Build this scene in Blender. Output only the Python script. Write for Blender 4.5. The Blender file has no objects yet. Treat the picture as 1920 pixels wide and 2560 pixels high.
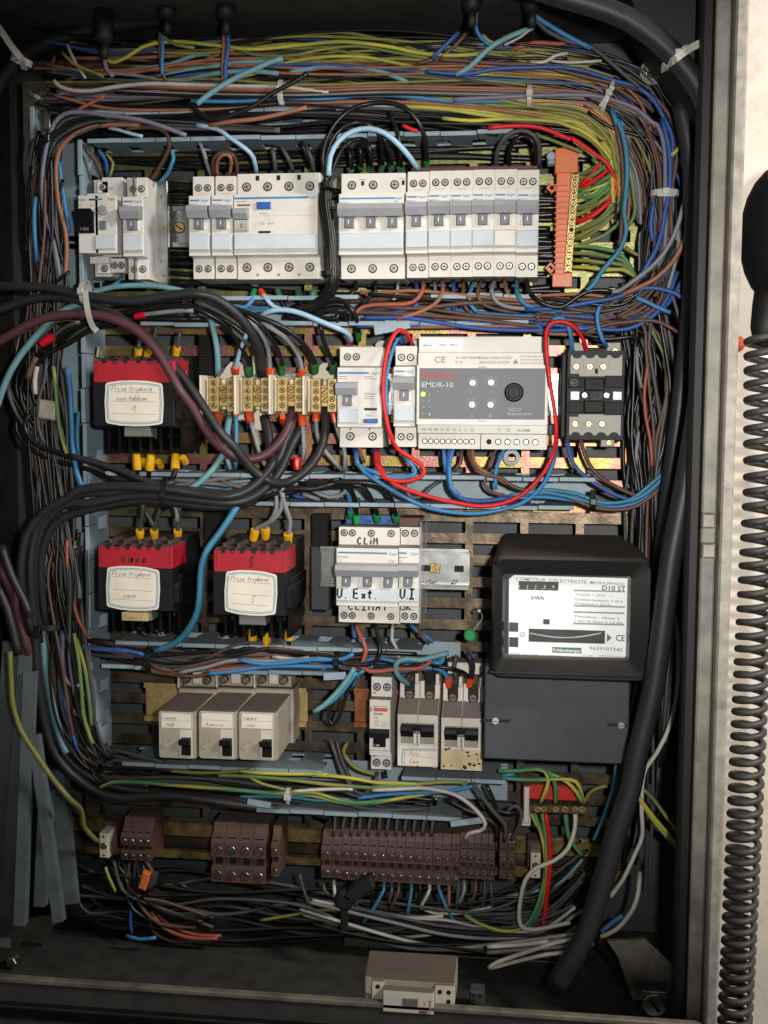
import bpy, bmesh, math, random
from mathutils import Vector, Matrix
random.seed(7)
sc = bpy.context.scene
COL = sc.collection
# ---------------------------------------------------------------- camera
FPX = 3000.0                       # focal length in photograph pixels (1920 x 2560)
nrm = Vector((380.0, -270.0, FPX)).normalized()      # direction straight into the panel, seen by the camera
ex = Vector((24000.0, 400.0, -3000.0)); ex = (ex - ex.dot(nrm) * nrm).normalized()
ed = nrm.cross(ex)                                   # straight down the panel
M3 = Matrix((ex, nrm, -ed))                          # camera image axes (right, down, forward) -> world x, y, z
DIST = 1.03
CAM = Vector((0.0, -DIST, 0.0))
cam_d = bpy.data.cameras.new('camera'); cam = bpy.data.objects.new('camera', cam_d); COL.objects.link(cam)
cr, cu, cb = M3 @ Vector((1, 0, 0)), M3 @ Vector((0, -1, 0)), M3 @ Vector((0, 0, -1))
cam.matrix_world = Matrix(((cr.x, cu.x, cb.x, CAM.x), (cr.y, cu.y, cb.y, CAM.y), (cr.z, cu.z, cb.z, CAM.z), (0, 0, 0, 1)))
cam_d.sensor_fit = 'HORIZONTAL'; cam_d.sensor_width = 36.0; cam_d.lens = 36.0 * FPX / 1920.0
cam_d.clip_start = 0.01; cam_d.clip_end = 50.0
sc.camera = cam
# ---------------------------------------------------------------- light
w = bpy.data.worlds.new("World"); sc.world = w; w.use_nodes = True
w.node_tree.nodes['Background'].inputs[0].default_value = (1.0, 0.96, 0.91, 1)
w.node_tree.nodes['Background'].inputs[1].default_value = 0.14
def lamp(name, kind, loc, target, energy, color, **kw):
    d = bpy.data.lights.new(name, kind); d.energy = energy; d.color = color
    for k, v in kw.items(): setattr(d, k, v)
    o = bpy.data.objects.new(name, d); COL.objects.link(o); o.location = loc
    o.rotation_euler = (Vector(target) - Vector(loc)).to_track_quat('-Z', 'Y').to_euler(); return o
lamp('hand_torch', 'SPOT', (0.07, -1.04, 0.03), (-0.05, 0, -0.02), 34, (1.0, 0.97, 0.92), spot_size=math.radians(57), spot_blend=1.0, shadow_soft_size=0.014)
lamp('wall_fill_lamp', 'AREA', (0.75, -0.62, 0.45), (0.24, 0, -0.14), 12.5, (1.0, 0.96, 0.91), shape='DISK', size=0.30)  # unseen area lamp added at the right to brighten the wall
sc.view_settings.view_transform = 'Standard'; sc.view_settings.look = 'None'
sc.view_settings.exposure = 0.0; sc.view_settings.gamma = 1.0
# ---------------------------------------------------------------- helpers
def at(px, py, h):
    """the point h millimetres in front of the mounting plate seen at photograph pixel px, py"""
    d = M3 @ Vector((px - 960.0, py - 1280.0, FPX))
    t = (DIST - h * 0.001) / d.y
    return CAM + d * t
FR = dict(A=(0,0,.5787),B=(960,0,.5787),C=(60,380,.4822),D=(760,300,.5425),E=(0,700,.3858),F=(480,780,.3617),G=(900,780,.4581),
 H=(180,1180,.3737),I=(760,1200,.3014),J=(1180,1300,.3134),K=(240,1640,.3737),L=(780,1600,.3014),M=(160,1900,.4461),N=(760,1880,.4461),
 O=(860,2200,.639),P=(0,1200,.6147),R=(1340,280,.2713),S=(1340,840,.2713),T=(1380,1400,.3617),U=(0,180,.2713),V=(1640,0,.5877),
 X=(0,1380,.2893),Y=(180,680,.434),a=(200,1140,.4219),b=(200,80,.3014),c=(740,240,.3978),d=(560,690,.2411),e=(880,700,.5184),
 f=(200,1580,.4581),g=(180,1880,.4943),Z=(0,0,1.1573),Q=(0,0,1.0))
def fx(fr, x, y): a = FR[fr]; return a[0] + x * a[2], a[1] + y * a[2]
def pt(fr, x, y, h): p = fx(fr, x, y); return at(p[0], p[1], h)
def lin(c): return tuple(((v / 12.92) if v <= 0.04045 else ((v + 0.055) / 1.055) ** 2.4) for v in c)
def hexc(s): return lin(tuple(int(s[i:i + 2], 16) / 255 for i in (0, 2, 4)))
MATS = {}
def mat(name, col, rough=0.5, metal=0.0, var=0.12, scale=60.0, bump=0.0, bscale=400.0, dust=0.0, dirt=0.0, dirtcol='3a2c1e', spec=0.5, col2=None, trans=0.0, alpha=1.0, emit=0.0, stripe=False, rain=False):
    if name in MATS: return MATS[name]
    m = bpy.data.materials.new(name); m.use_nodes = True; N = m.node_tree.nodes; L = m.node_tree.links
    b = N['Principled BSDF']; c = hexc(col) if isinstance(col, str) else col
    b.inputs['Roughness'].default_value = rough; b.inputs['Metallic'].default_value = metal
    b.inputs['Specular IOR Level'].default_value = spec
    geo = N.new('ShaderNodeNewGeometry')
    n1 = N.new('ShaderNodeTexNoise'); n1.inputs['Scale'].default_value = scale; n1.inputs['Detail'].default_value = 6
    L.new(geo.outputs['Position'], n1.inputs['Vector'])
    mx = N.new('ShaderNodeMix'); mx.data_type = 'RGBA'
    c2 = hexc(col2) if col2 else tuple(v * (1 - 2.2 * var) for v in c)
    cc = tuple(min(1, v * (1 + var)) for v in c) if not col2 else c
    mx.inputs[6].default_value = (*cc, 1); mx.inputs[7].default_value = (*c2, 1)
    rr = N.new('ShaderNodeMapRange'); rr.inputs[1].default_value = 0.32; rr.inputs[2].default_value = 0.68
    L.new(n1.outputs[0], rr.inputs[0]); L.new(rr.outputs[0], mx.inputs[0]); out = mx.outputs[2]
    if rain:                                    # iridescent yellow passivated zinc
        n3 = N.new('ShaderNodeTexNoise'); n3.inputs['Scale'].default_value = 26; n3.inputs['Detail'].default_value = 3
        L.new(geo.outputs['Position'], n3.inputs['Vector'])
        cr_ = N.new('ShaderNodeValToRGB'); e = cr_.color_ramp.elements
        e[0].position = 0.30; e[0].color = (*hexc('8f8a50'), 1); e[1].position = 0.72; e[1].color = (*hexc('86824c'), 1)
        for p_, q_ in ((0.42, 'b09a64'), (0.50, 'b88472'), (0.56, 'a8757c'), (0.63, 'a3905a')):
            k = e.new(p_); k.color = (*hexc(q_), 1)
        L.new(n3.outputs[0], cr_.inputs[0])
        m3 = N.new('ShaderNodeMix'); m3.data_type = 'RGBA'; m3.blend_type = 'MULTIPLY'; m3.inputs[0].default_value = 0.5
        L.new(cr_.outputs[0], m3.inputs[6]); L.new(out, m3.inputs[7]); out = m3.outputs[2]
    if stripe:
        uv = N.new('ShaderNodeUVMap'); sp = N.new('ShaderNodeSeparateXYZ'); L.new(uv.outputs[0], sp.inputs[0])
        fr = N.new('ShaderNodeMath'); fr.operation = 'FRACT'; L.new(sp.outputs[0], fr.inputs[0])
        gt = N.new('ShaderNodeMath'); gt.operation = 'GREATER_THAN'; gt.inputs[1].default_value = 0.42; L.new(fr.outputs[0], gt.inputs[0])
        m4 = N.new('ShaderNodeMix'); m4.data_type = 'RGBA'; m4.inputs[7].default_value = (*hexc(stripe), 1)
        L.new(gt.outputs[0], m4.inputs[0]); L.new(out, m4.inputs[6]); out = m4.outputs[2]
    if dirt > 0:
        n4 = N.new('ShaderNodeTexNoise'); n4.inputs['Scale'].default_value = 35; n4.inputs['Detail'].default_value = 8; n4.inputs['Roughness'].default_value = 0.7
        L.new(geo.outputs['Position'], n4.inputs['Vector'])
        r4 = N.new('ShaderNodeMapRange'); r4.inputs[1].default_value = 0.52; r4.inputs[2].default_value = 0.75; r4.inputs[4].default_value = dirt
        L.new(n4.outputs[0], r4.inputs[0])
        m5 = N.new('ShaderNodeMix'); m5.data_type = 'RGBA'; m5.inputs[7].default_value = (*hexc(dirtcol), 1)
        L.new(r4.outputs[0], m5.inputs[0]); L.new(out, m5.inputs[6]); out = m5.outputs[2]
    if dust > 0:                                # settled dust lies on what faces up
        sn = N.new('ShaderNodeSeparateXYZ'); L.new(geo.outputs['True Normal'], sn.inputs[0])
        r5 = N.new('ShaderNodeMapRange'); r5.inputs[1].default_value = 0.45; r5.inputs[2].default_value = 0.9; r5.inputs[4].default_value = dust
        L.new(sn.outputs[2], r5.inputs[0])
        m6 = N.new('ShaderNodeMix'); m6.data_type = 'RGBA'; m6.inputs[7].default_value = (*hexc('4c4238'), 1)
        L.new(r5.outputs[0], m6.inputs[0]); L.new(out, m6.inputs[6]); out = m6.outputs[2]
        mr = N.new('ShaderNodeMapRange'); mr.inputs[3].default_value = rough; mr.inputs[4].default_value = 0.95; mr.inputs[2].default_value = 0.6; L.new(r5.outputs[0], mr.inputs[0]); L.new(mr.outputs[0], b.inputs['Roughness'])
    L.new(out, b.inputs['Base Color'])
    if bump > 0:
        n2 = N.new('ShaderNodeTexNoise'); n2.inputs['Scale'].default_value = bscale; n2.inputs['Detail'].default_value = 4
        L.new(geo.outputs['Position'], n2.inputs['Vector'])
        bp = N.new('ShaderNodeBump'); bp.inputs['Strength'].default_value = bump; bp.inputs['Distance'].default_value = 0.0006
        L.new(n2.outputs[0], bp.inputs['Height']); L.new(bp.outputs[0], b.inputs['Normal'])
    if trans: b.inputs['Transmission Weight'].default_value = trans
    if alpha < 1: b.inputs['Alpha'].default_value = alpha
    if emit: b.inputs['Emission Color'].default_value = (*c, 1); b.inputs['Emission Strength'].default_value = emit
    MATS[name] = m; return m
cream = mat('cream_plastic', 'd8d4cb', 0.42, var=0.03, dirt=0.10, dirtcol='a89a86', dust=0.75)
cream2 = mat('cream_plastic_old', 'cfc8bb', 0.5, var=0.05, dirt=0.3, dirtcol='8a7b66', dust=0.9)
white = mat('white_label', 'eceef0', 0.35, var=0.02)
paper = mat('paper_label', 'e3dac8', 0.8, var=0.04, dirt=0.15, dirtcol='c7b79c')
window = mat('clear_label_window', 'ccd3d8', 0.12, var=0.03)
lever_l = mat('lever_grey', '9a9ba0', 0.4, var=0.04)
lever_d = mat('lever_grey_dark', '6d6e74', 0.45, var=0.04)
lever_k = mat('lever_black', '131315', 0.42, var=0.08, spec=0.15)
darkhole = mat('dark_recess', '0c0b0b', 0.7, var=0.1)  # flat near-black, stands for the shade inside uncut holes and slots
steel = mat('screw_steel', 'cfccc6', 0.32, 0.55, var=0.1, scale=900)
steel_d = mat('screw_slot', '1c1a18', 0.5, 0.6)  # raised bars, the slot's shade put into their dark colour
brass = mat('brass', 'c9ad70', 0.34, 0.7, var=0.15, scale=500)
brass_p = mat('brass_plate', 'c7ad76', 0.45, 0.7, var=0.1, scale=300, dirt=0.3, dirtcol='6a5228')
blue_p = mat('blue_print', '3b7fb8', 0.5, var=0.03)
blue_btn = mat('blue_button', '2c5fae', 0.4, var=0.04)
ink = mat('black_ink', '15130f', 0.6, var=0.1)
ink2 = mat('grey_print', '8e8c86', 0.6, var=0.05)
pencil = mat('pencil', '8c8478', 0.7, var=0.1)
red_p = mat('red_plastic', 'a81c2a', 0.42, var=0.06, dirt=0.15, dirtcol='5a1016', dust=0.85)
black_p = mat('black_plastic', '18191b', 0.5, var=0.1, spec=0.2, dust=0.6, bump=0.15, bscale=900)
black_m = mat('black_meter', '0b0b0c', 0.3, var=0.1, dust=0.8, spec=0.25)
grey_p = mat('grey_cover', '404246', 0.55, spec=0.3, var=0.05, bump=0.2, bscale=1500)
orange_p = mat('orange_plastic', 'd9703a', 0.4, var=0.06, dirt=0.2, dirtcol='8a3d1c')
brown_p = mat('brown_plastic', '5a3f36', 0.55, var=0.08, dirt=0.25, dirtcol='2e2019', dust=0.5)
duct_m = mat('duct_blue_grey', '8c9fa9', 0.5, var=0.05, dirt=0.4, dirtcol='4f595e', dust=0.5, bump=0.1, bscale=900)
zinc = mat('yellow_zinc', 'a39a6c', 0.40, 1.0, var=0.2, scale=120, dirt=0.65, dirtcol='3a3324', bump=0.35, bscale=500, rain=True)
zinc_g = mat('olive_zinc', '8d8a5e', 0.42, 0.9, var=0.25, scale=120, dirt=0.7, dirtcol='35331f', bump=0.35, bscale=500, col2='6e6f44')
lid_m = mat('lid_shaded', '5e6669', 0.55, var=0.08, dirt=0.6, dirtcol='34383a')  # darker than the duct plastic, shade of the dim corner put into the colour
zinc_w = mat('white_zinc', 'b4b6b4', 0.3, 1.0, var=0.12, scale=90, dirt=0.3, dirtcol='6a665c')
galv = mat('galvanised_steel', '9b968a', 0.38, 1.0, var=0.2, scale=60, dirt=0.4, dirtcol='6c604a')
cab_in = mat('cabinet_paint_inside', '3b3a37', 0.6, var=0.15, dirt=0.6, dirtcol='201b16', bump=0.15)
cab_back = mat('cabinet_back_paint', '43474a', 0.55, var=0.12, dirt=0.5, dirtcol='2d2c2a')
cab_fl = mat('cabinet_flange_paint', '918c81', 0.5, var=0.15, scale=90, dirt=0.8, dirtcol='4d4438', bump=0.3, bscale=300)
gasket = mat('black_gasket', '121211', 0.6, var=0.1)
plaster = mat('plaster', 'ddd2c4', 0.9, var=0.05, scale=14, dirt=0.5, dirtcol='a39078', bump=0.7, bscale=160)
nylon = mat('nylon_tie', 'b9b6ad', 0.35, var=0.05)
nylon_k = mat('nylon_tie_black', '131313', 0.4)
green_f = mat('ferrule_green', '1f9a55', 0.35); green_d = mat('ferrule_dark_green', '2c6a38', 0.35)
orange_f = mat('ferrule_orange', 'dc4a22', 0.35); yellow_f = mat('ferrule_yellow', 'e6ab1c', 0.35, dirt=0.2, dirtcol='9a6a10'); blue_f = mat('ferrule_blue', '1d2c8c', 0.35); red_f = mat('ferrule_red', 'c51320', 0.25)
glassm = mat('glass', 'ffffff', 0.03, trans=1.0, var=0.0)

class MB:
    """collects shapes in millimetres: x to the right, h out of the panel, z up"""
    def __init__(s): s.v = []; s.f = []; s.m = []; s.uv = None
    def add(s, vs, fs, m=0):
        n = len(s.v); s.v += vs; s.f += [tuple(i + n for i in f) for f in fs]; s.m += [m] * len(fs); return s
    def box(s, x0, x1, z0, z1, h0, h1, b=0.0, m=0):
        if b <= 0:
            vs = [(x0, -h0, z0), (x1, -h0, z0), (x1, -h0, z1), (x0, -h0, z1), (x0, -h1, z0), (x1, -h1, z0), (x1, -h1, z1), (x0, -h1, z1)]
            fs = [(0, 3, 2, 1), (4, 5, 6, 7), (0, 1, 5, 4), (1, 2, 6, 5), (2, 3, 7, 6), (3, 0, 4, 7)]
        else:
            vs = []
            for h, i in ((h0, 0), (h1 - b, 0), (h1, b)):
                vs += [(x0 + i, -h, z0 + i), (x1 - i, -h, z0 + i), (x1 - i, -h, z1 - i), (x0 + i, -h, z1 - i)]
            fs = [(0, 3, 2, 1), (8, 9, 10, 11)]
            for k in (0, 4):
                for i in range(4): j = (i + 1) % 4; fs.append((k + i, k + j, k + 4 + j, k + 4 + i))
        return s.add(vs, fs, m)
    def prism(s, pts, h0, h1, b=0.0, m=0):       # outline in x,z pushed out along h; b shrinks the front rim
        n = len(pts); cx = sum(p[0] for p in pts) / n; cz = sum(p[1] for p in pts) / n
        rings = [(h0, 0), (h1, 0)] if b <= 0 else [(h0, 0), (h1 - b, 0), (h1, b)]
        vs = []
        for h, i in rings:
            for x, z in pts:
                d = math.hypot(x - cx, z - cz) or 1; q = 1 - i / d
                vs.append((cx + (x - cx) * q, -h, cz + (z - cz) * q))
        fs = [tuple(range(n - 1, -1, -1)), tuple((len(rings) - 1) * n + i for i in range(n))]
        for k in range(len(rings) - 1):
            for i in range(n): j = (i + 1) % n; fs.append((k * n + i, k * n + j, (k + 1) * n + j, (k + 1) * n + i))
        return s.add(vs, fs, m)
    def cyl(s, x, z, r, h0, h1, n=14, b=0.0, m=0, r2=None):
        pts = [(x + r * math.cos(2 * math.pi * i / n), z + r * math.sin(2 * math.pi * i / n)) for i in range(n)]
        return s.prism(pts, h0, h1, b, m)
    def prof(s, pts, x0, x1, b=0.4, m=0):        # side outline (h, z) carried along x, rims eased
        n = len(pts); ch = sum(p[0] for p in pts) / n; cz = sum(p[1] for p in pts) / n; vs = []
        for x, i in ((x0, b), (x0 + b, 0), (x1 - b, 0), (x1, b)):
            for h, z in pts: vs.append((x, -(h - i * (1 if h > ch else -1)), z - i * (1 if z > cz else -1) * 0.6))
        fs = [tuple(range(n - 1, -1, -1)), tuple(3 * n + i for i in range(n))]
        for k in range(3):
            for i in range(n): j = (i + 1) % n; fs.append((k * n + i, k * n + j, (k + 1) * n + j, (k + 1) * n + i))
        return s.add(vs, fs, m)
    def ring(s, x, z, r0, r1, h0, h1, n=16, m=0, sx=1.0):
        vs = []; fs = []
        for i in range(n):
            c, q = math.cos(2 * math.pi * i / n), math.sin(2 * math.pi * i / n)
            vs += [(x + r0 * c * sx, -h0, z + r0 * q), (x + r1 * c * sx, -h0, z + r1 * q), (x + r1 * c * sx, -h1, z + r1 * q), (x + r0 * c * sx, -h1, z + r0 * q)]
        for i in range(n):
            a, b_ = 4 * i, 4 * ((i + 1) % n)
            for k in range(4): l = (k + 1) % 4; fs.append((a + k, a + l, b_ + l, b_ + k))
        return s.add(vs, fs, m)
    def tube(s, P, r, n=8, m=0, cap=True):       # P in mm as (x, h, z)
        P = [Vector((p[0], -p[1], p[2])) for p in P]; vs = []; fs = []
        up = Vector((0, 0, 1)); prev = None
        for i, p in enumerate(P):
            t = (P[min(i + 1, len(P) - 1)] - P[max(i - 1, 0)]).normalized()
            if prev is None: prev = t.orthogonal().normalized()
            u_ = (prev - prev.dot(t) * t).normalized(); prev = u_; w_ = t.cross(u_)
            rr = r[i] if isinstance(r, (list, tuple)) else r
            for k in range(n):
                a = 2 * math.pi * k / n; vs.append(tuple(p + rr * (math.cos(a) * u_ + math.sin(a) * w_)))
        for i in range(len(P) - 1):
            for k in range(n): l = (k + 1) % n; fs.append((i * n + k, i * n + l, (i + 1) * n + l, (i + 1) * n + k))
        if cap: fs += [tuple(range(n - 1, -1, -1)), tuple((len(P) - 1) * n + k for k in range(n))]
        return s.add(vs, fs, m)
    def text(s, t, x, z, size, h, m=0, align='l', sx=1.0, rot=0.0, shear=0.0):
        V_, F_ = glyphs(t); 
        if not V_: return s
        xs = [v[0] for v in V_]; wd = max(xs) - min(xs); off = 0 if align == 'l' else (-wd / 2 if align == 'c' else -wd)
        c, q = math.cos(rot), math.sin(rot); vs = []
        for a, b_ in V_:
            X = (a - min(xs) + off + shear * b_) * size * sx; Z = b_ * size
            vs.append((x + X * c - Z * q, -h, z + X * q + Z * c))
        return s.add(vs, F_, m)
    def stroke(s, P, wd, h, m=0):                # a flat pen line through x,z points
        vs = []; fs = []
        for i, p in enumerate(P):
            a = P[max(i - 1, 0)]; b_ = P[min(i + 1, len(P) - 1)]; dx, dz = b_[0] - a[0], b_[1] - a[1]; d = math.hypot(dx, dz) or 1
            nx, nz = -dz / d * wd / 2, dx / d * wd / 2
            vs += [(p[0] + nx, -h, p[1] + nz), (p[0] - nx, -h, p[1] - nz)]
        for i in range(len(P) - 1): fs.append((2 * i, 2 * i + 1, 2 * i + 3, 2 * i + 2))
        return s.add(vs, fs, m)
    def build(s, name, mats, parent=None, smooth=False, norm=True):
        me = bpy.data.meshes.new(name); k = 0.001
        me.from_pydata([(a * k, b_ * k, c * k) for a, b_, c in s.v], [], s.f)
        if not isinstance(mats, (list, tuple)): mats = [mats]
        for q in mats: me.materials.append(q)
        me.polygons.foreach_set('material_index', s.m)
        if smooth: me.polygons.foreach_set('use_smooth', [True] * len(s.f))
        if norm:
            bm = bmesh.new(); bm.from_mesh(me); bmesh.ops.recalc_face_normals(bm, faces=bm.faces); bm.to_mesh(me); bm.free()
        o = bpy.data.objects.new(name, me); COL.objects.link(o); o.parent = parent; return o
GL = {}
def glyphs(t):
    if t in GL: return GL[t]
    cu_ = bpy.data.curves.new('t', 'FONT'); cu_.body = t; cu_.resolution_u = 2; cu_.offset = 0.018
    o = bpy.data.objects.new('t', cu_); COL.objects.link(o)
    me = bpy.data.meshes.new_from_object(o.evaluated_get(bpy.context.evaluated_depsgraph_get()))
    r = ([(v.co.x, v.co.y) for v in me.vertices], [tuple(p.vertices) for p in me.polygons])
    bpy.data.objects.remove(o); bpy.data.curves.remove(cu_); bpy.data.meshes.remove(me); GL[t] = r; return r
def tag(o, label=None, cat=None, group=None, kind=None):
    if label: o['label'] = label
    if cat: o['category'] = cat
    if group: o['group'] = group
    if kind: o['kind'] = kind
    return o
def thing(name, label, cat, px, py, h, group=None, rot=0.0):
    """Empty on the plate behind the point at height h seen at px, py"""
    p = at(px, py, h); o = bpy.data.objects.new(name, None); COL.objects.link(o)
    o.empty_display_size = 0.01; o.location = (p.x, 0, p.z); o.rotation_euler = (0, rot, 0)
    return tag(o, label, cat, group)
def place(me, name, parent, x, h, z, rot=0.0, s=1.0):
    o = bpy.data.objects.new(name, me); COL.objects.link(o); o.parent = parent
    o.location = (x * .001, -h * .001, z * .001); o.rotation_euler = (0, rot, 0); o.scale = (s, s, s); return o
def kids(o): return [c for c in bpy.data.objects if c.parent == o]
def dup(o, loc, label, parent=None, rot=None):
    ch = KID.get(o.name)
    if ch is None: KID[o.name] = ch = kids(o)
    c = o.copy(); COL.objects.link(c)
    if parent: c.parent = parent
    if label: c['label'] = label
    if loc is not None: c.location = loc
    if rot is not None: c.rotation_euler = rot
    for k in ch: dup(k, None, None, c)
    return c
KID = {}
def mesh_of(mb, name, mats, smooth=False):
    o = mb.build(name, mats, None, smooth); me = o.data; bpy.data.objects.remove(o); return me
def screw_mesh(r, mats, slot='x', hole=0.0):
    mb = MB()
    if hole: mb.cyl(0, 0, r + hole, -0.3, 0.15, 16, m=2)
    mb.cyl(0, 0, r, 0.1, 1.0, 14, b=0.35)
    d = r * 0.72; t = max(0.35, r * 0.13)
    mb.box(-d, d, -t, t, 0.9, 1.05, m=1)
    if slot == 'x': mb.box(-t, t, -d, d, 0.9, 1.06, m=1)
    return mesh_of(mb, 'screw', mats)
SCR = screw_mesh(2.3, [steel, steel_d, darkhole], 'x', 0.75)
SCR_B = screw_mesh(2.7, [steel, steel_d, darkhole], 'x', 0.9)
SCR_BR = screw_mesh(2.3, [brass, steel_d, darkhole], 'x', 0.35)
SCR_BRS = screw_mesh(2.9, [brass, steel_d, darkhole], '-', 0.3)
# handwriting: each letter a few pen strokes on a unit grid
HW = {'!': ['.1,.62 .1,0', '.1,.86 .12,.98'], 'P': ['0,0 .05,1', '0,.95 .45,1 .5,.65 .05,.5'], 'r': ['0,0 .1,.5 .1,.35 .35,.55'], 'i': ['.1,.5 .12,0 .3,.1', '.12,.75 .16,.78'],
 's': ['.35,.5 .1,.45 .3,.2 .05,0'], 'e': ['0,.25 .35,.3 .25,.55 .02,.3 .15,0 .4,.1'], 't': ['.15,.9 .12,.1 .3,.05', '-.05,.6 .35,.62'],
 'p': ['.05,.5 0,-.5', '0,.45 .3,.5 .3,.1 .02,.05'], 'h': ['.05,1 0,0 .1,.4 .3,.45 .3,0'], 'a': ['.35,.45 .05,.4 .1,0 .35,.2 .36,.5 .4,0'],
 'c': ['.35,.45 .1,.5 0,.2 .15,0 .38,.1'], 'v': ['0,.5 .15,0 .35,.5'], 'u': ['0,.5 .05,.05 .3,.1 .33,.5 .38,0'], 'o': ['.2,.5 0,.25 .2,0 .4,.25 .2,.5'],
 'l': ['.1,0 .1,.5 .2,1 .25,.9 .15,.1 .3,0'], 'b': ['.05,1 0,0 .3,.1 .3,.45 .02,.4'], 'x': ['0,.5 .35,0', '.35,.5 0,0'], 'm': ['0,0 .02,.5 .18,.4 .2,0 .25,.45 .4,.4 .45,0'],
 'n': ['0,0 .02,.5 .25,.45 .32,0'], 'y': ['0,.5 .15,.05', '.35,.5 .05,-.5'], 'g': ['.3,.45 .05,.4 .1,.05 .32,.4 .25,-.4 0,-.3'],
 'C': ['.5,.8 .3,1 .05,.7 .05,.25 .3,0 .55,.15'], 'L': ['.05,1 .0,.05 .45,.05'], 'M': ['0,0 .08,1 .28,.5 .5,1 .55,0'], 'U': ['0,1 .02,.3 .2,0 .42,.2 .45,1'],
 'E': ['.45,1 0,.95 .02,.03 .5,.0', '0,.5 .4,.52'], 'I': ['0,1 .5,1', '.25,1 .22,0', '0,0 .5,0'], 'A': ['0,0 .25,1 .5,0', '.1,.35 .42,.35'],
 'R': ['0,0 .05,1', '0,.98 .42,.95 .4,.6 .05,.5 .5,0'], 'T': ['0,1 .5,1', '.25,1 .22,0'], 'S': ['.45,.9 .1,.95 .1,.6 .42,.4 .4,.08 0,.05'],
 'H': ['0,1 0,0', '.45,1 .45,0', '0,.5 .45,.5'], 'B': ['0,0 .05,1 .4,.85 .05,.5 .45,.3 .02,0'], '.': ['.05,.06 .12,.0'], "'": ['.1,1.0 .2,1.15'], '1': ['-.1,.3 .2,.9 .3,.9 .42,0'],
 '3': ['.05,.9 .4,.95 .15,.55 .4,.3 .3,.0 .05,.05'], '2': ['.05,.8 .3,1 .4,.7 .05,.05 .5,.05'], '7': ['0,1 .4,1 .15,0'], '4': ['.3,1 0,.4 .45,.4', '.35,.6 .33,0']}
def smooth2(P, k=4):
    if len(P) < 3: return P
    out = []
    for i in range(len(P) - 1):
        p0, p1, p2, p3 = P[max(i - 1, 0)], P[i], P[i + 1], P[min(i + 2, len(P) - 1)]
        for j in range(k):
            t = j / k
            out.append(tuple(0.5 * (2 * p1[q] + (p2[q] - p0[q]) * t + (2 * p0[q] - 5 * p1[q] + 4 * p2[q] - p3[q]) * t * t + (3 * p1[q] - p0[q] - 3 * p2[q] + p3[q]) * t ** 3) for q in range(len(p1))))
    out.append(tuple(P[-1])); return out
def hand(mb, t, x, z, size, wd, h, m=0, sp=1.0, slant=0.12, smoothed=True):
    X = x
    for ch in t:
        if ch == ' ': X += .4 * size * sp; continue
        mxx = 0
        for st in HW.get(ch, []):
            P = [tuple(float(q) for q in s_.split(',')) for s_ in st.split()]; mxx = max(mxx, max(p[0] for p in P))
            P = [(X + (p[0] + slant * p[1]) * size, z + p[1] * size) for p in P]
            mb.stroke(smooth2(P) if smoothed else P, wd, h, m)
        X += (mxx + .14) * size * sp
    return X
# ---------------------------------------------------------------- wall and cabinet
def W2(px, py, h): p = at(px, py, h); return p.x * 1000, p.z * 1000
def root(name, label, cat, group=None, kind=None):
    o = bpy.data.objects.new(name, None); COL.objects.link(o); return tag(o, label, cat, group, kind)
o = MB().box(-900, 900, -900, 900, -62, -52).build('wall', plaster); tag(o, kind='structure')
XR1, XR2, XR3 = W2(1757, 1300, 178)[0], W2(1801, 1300, 190)[0], W2(1833, 1300, 190)[0]
zl0 = W2(800, 2498, 190)[1]; XL = W2(40, 1280, -40)[0]; ZT = W2(900, 128, -46)[1]; ZF = W2(700, 2508, 190)[1] - 33; ZB0 = W2(500, 2535, 190)[1]
cab = root('electrical_cabinet', 'grey steel cabinet with open front and dark interior fixed on the plaster wall', 'cabinet')
MB().box(XL, XR2, ZF, ZT, -48, -46).build('back_panel', cab_back, cab)
MB().box(XL - 3, XL, ZF - 1, ZT + 8, -50, 190).build('side_wall', cab_in, cab)
MB().box(XR2, XR2 + 2.5, ZF - 8, ZT + 8, -50, 176).build('side_wall', cab_in, cab)
MB().box(XL, XR2, ZT, ZT + 3, -50, 188).build('top_wall', cab_in, cab)
MB().box(XL, XR2, ZF - 4, ZF - 1, -50, 186).build('bottom_wall', cab_in, cab)
m = MB().box(XR1, XR2, ZF + 12, ZT, 160, 172, 1.2); m.build('inner_lip', mat('lip_paint', '8f8a7f', 0.5, var=0.15, dirt=0.4, dirtcol='2b2620'), cab)
MB().box(XR2 + .1, XR3, zl0 - 30, ZT + 8, 177, 190, 1.5).build('front_flange', cab_fl, cab)
MB().box(XR1 - 9, XR1, ZF, ZT, 150, 168, 2).build('door_seal', gasket, cab)
m = MB().box(XL, XR2 - .5, zl0 - 4.2, zl0, 184, 190, 1); m.box(XL, XR2 - .5, zl0 - 20, zl0 - 4.2, 183, 188, .6, m=1); m.build('bottom_flange', [mat('lip_edge', '6f685c', 0.5, var=0.2, dirt=0.6, dirtcol='3a3026'), cab_in], cab)
MB().box(XL, XR2 - 1, zl0 - 26, zl0 - 20, 170, 184, 2).build('door_seal', gasket, cab)
MB().box(XL, XL + 220, ZT - 8, ZT - 5, 186, 190, .5).build('top_flange', cab_fl, cab)
for py in (1302, 1377):                                  # clips on the flange
    x, z = W2(1770, py, 180)
    MB().box(x - 4, x + 5, z - 5, z + 5, 172, 181, 1).build('hinge_clip', mat('clip_worn', '9a958a', .5, .2, dirt=.5, dirtcol='5a5348'), cab)
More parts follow.
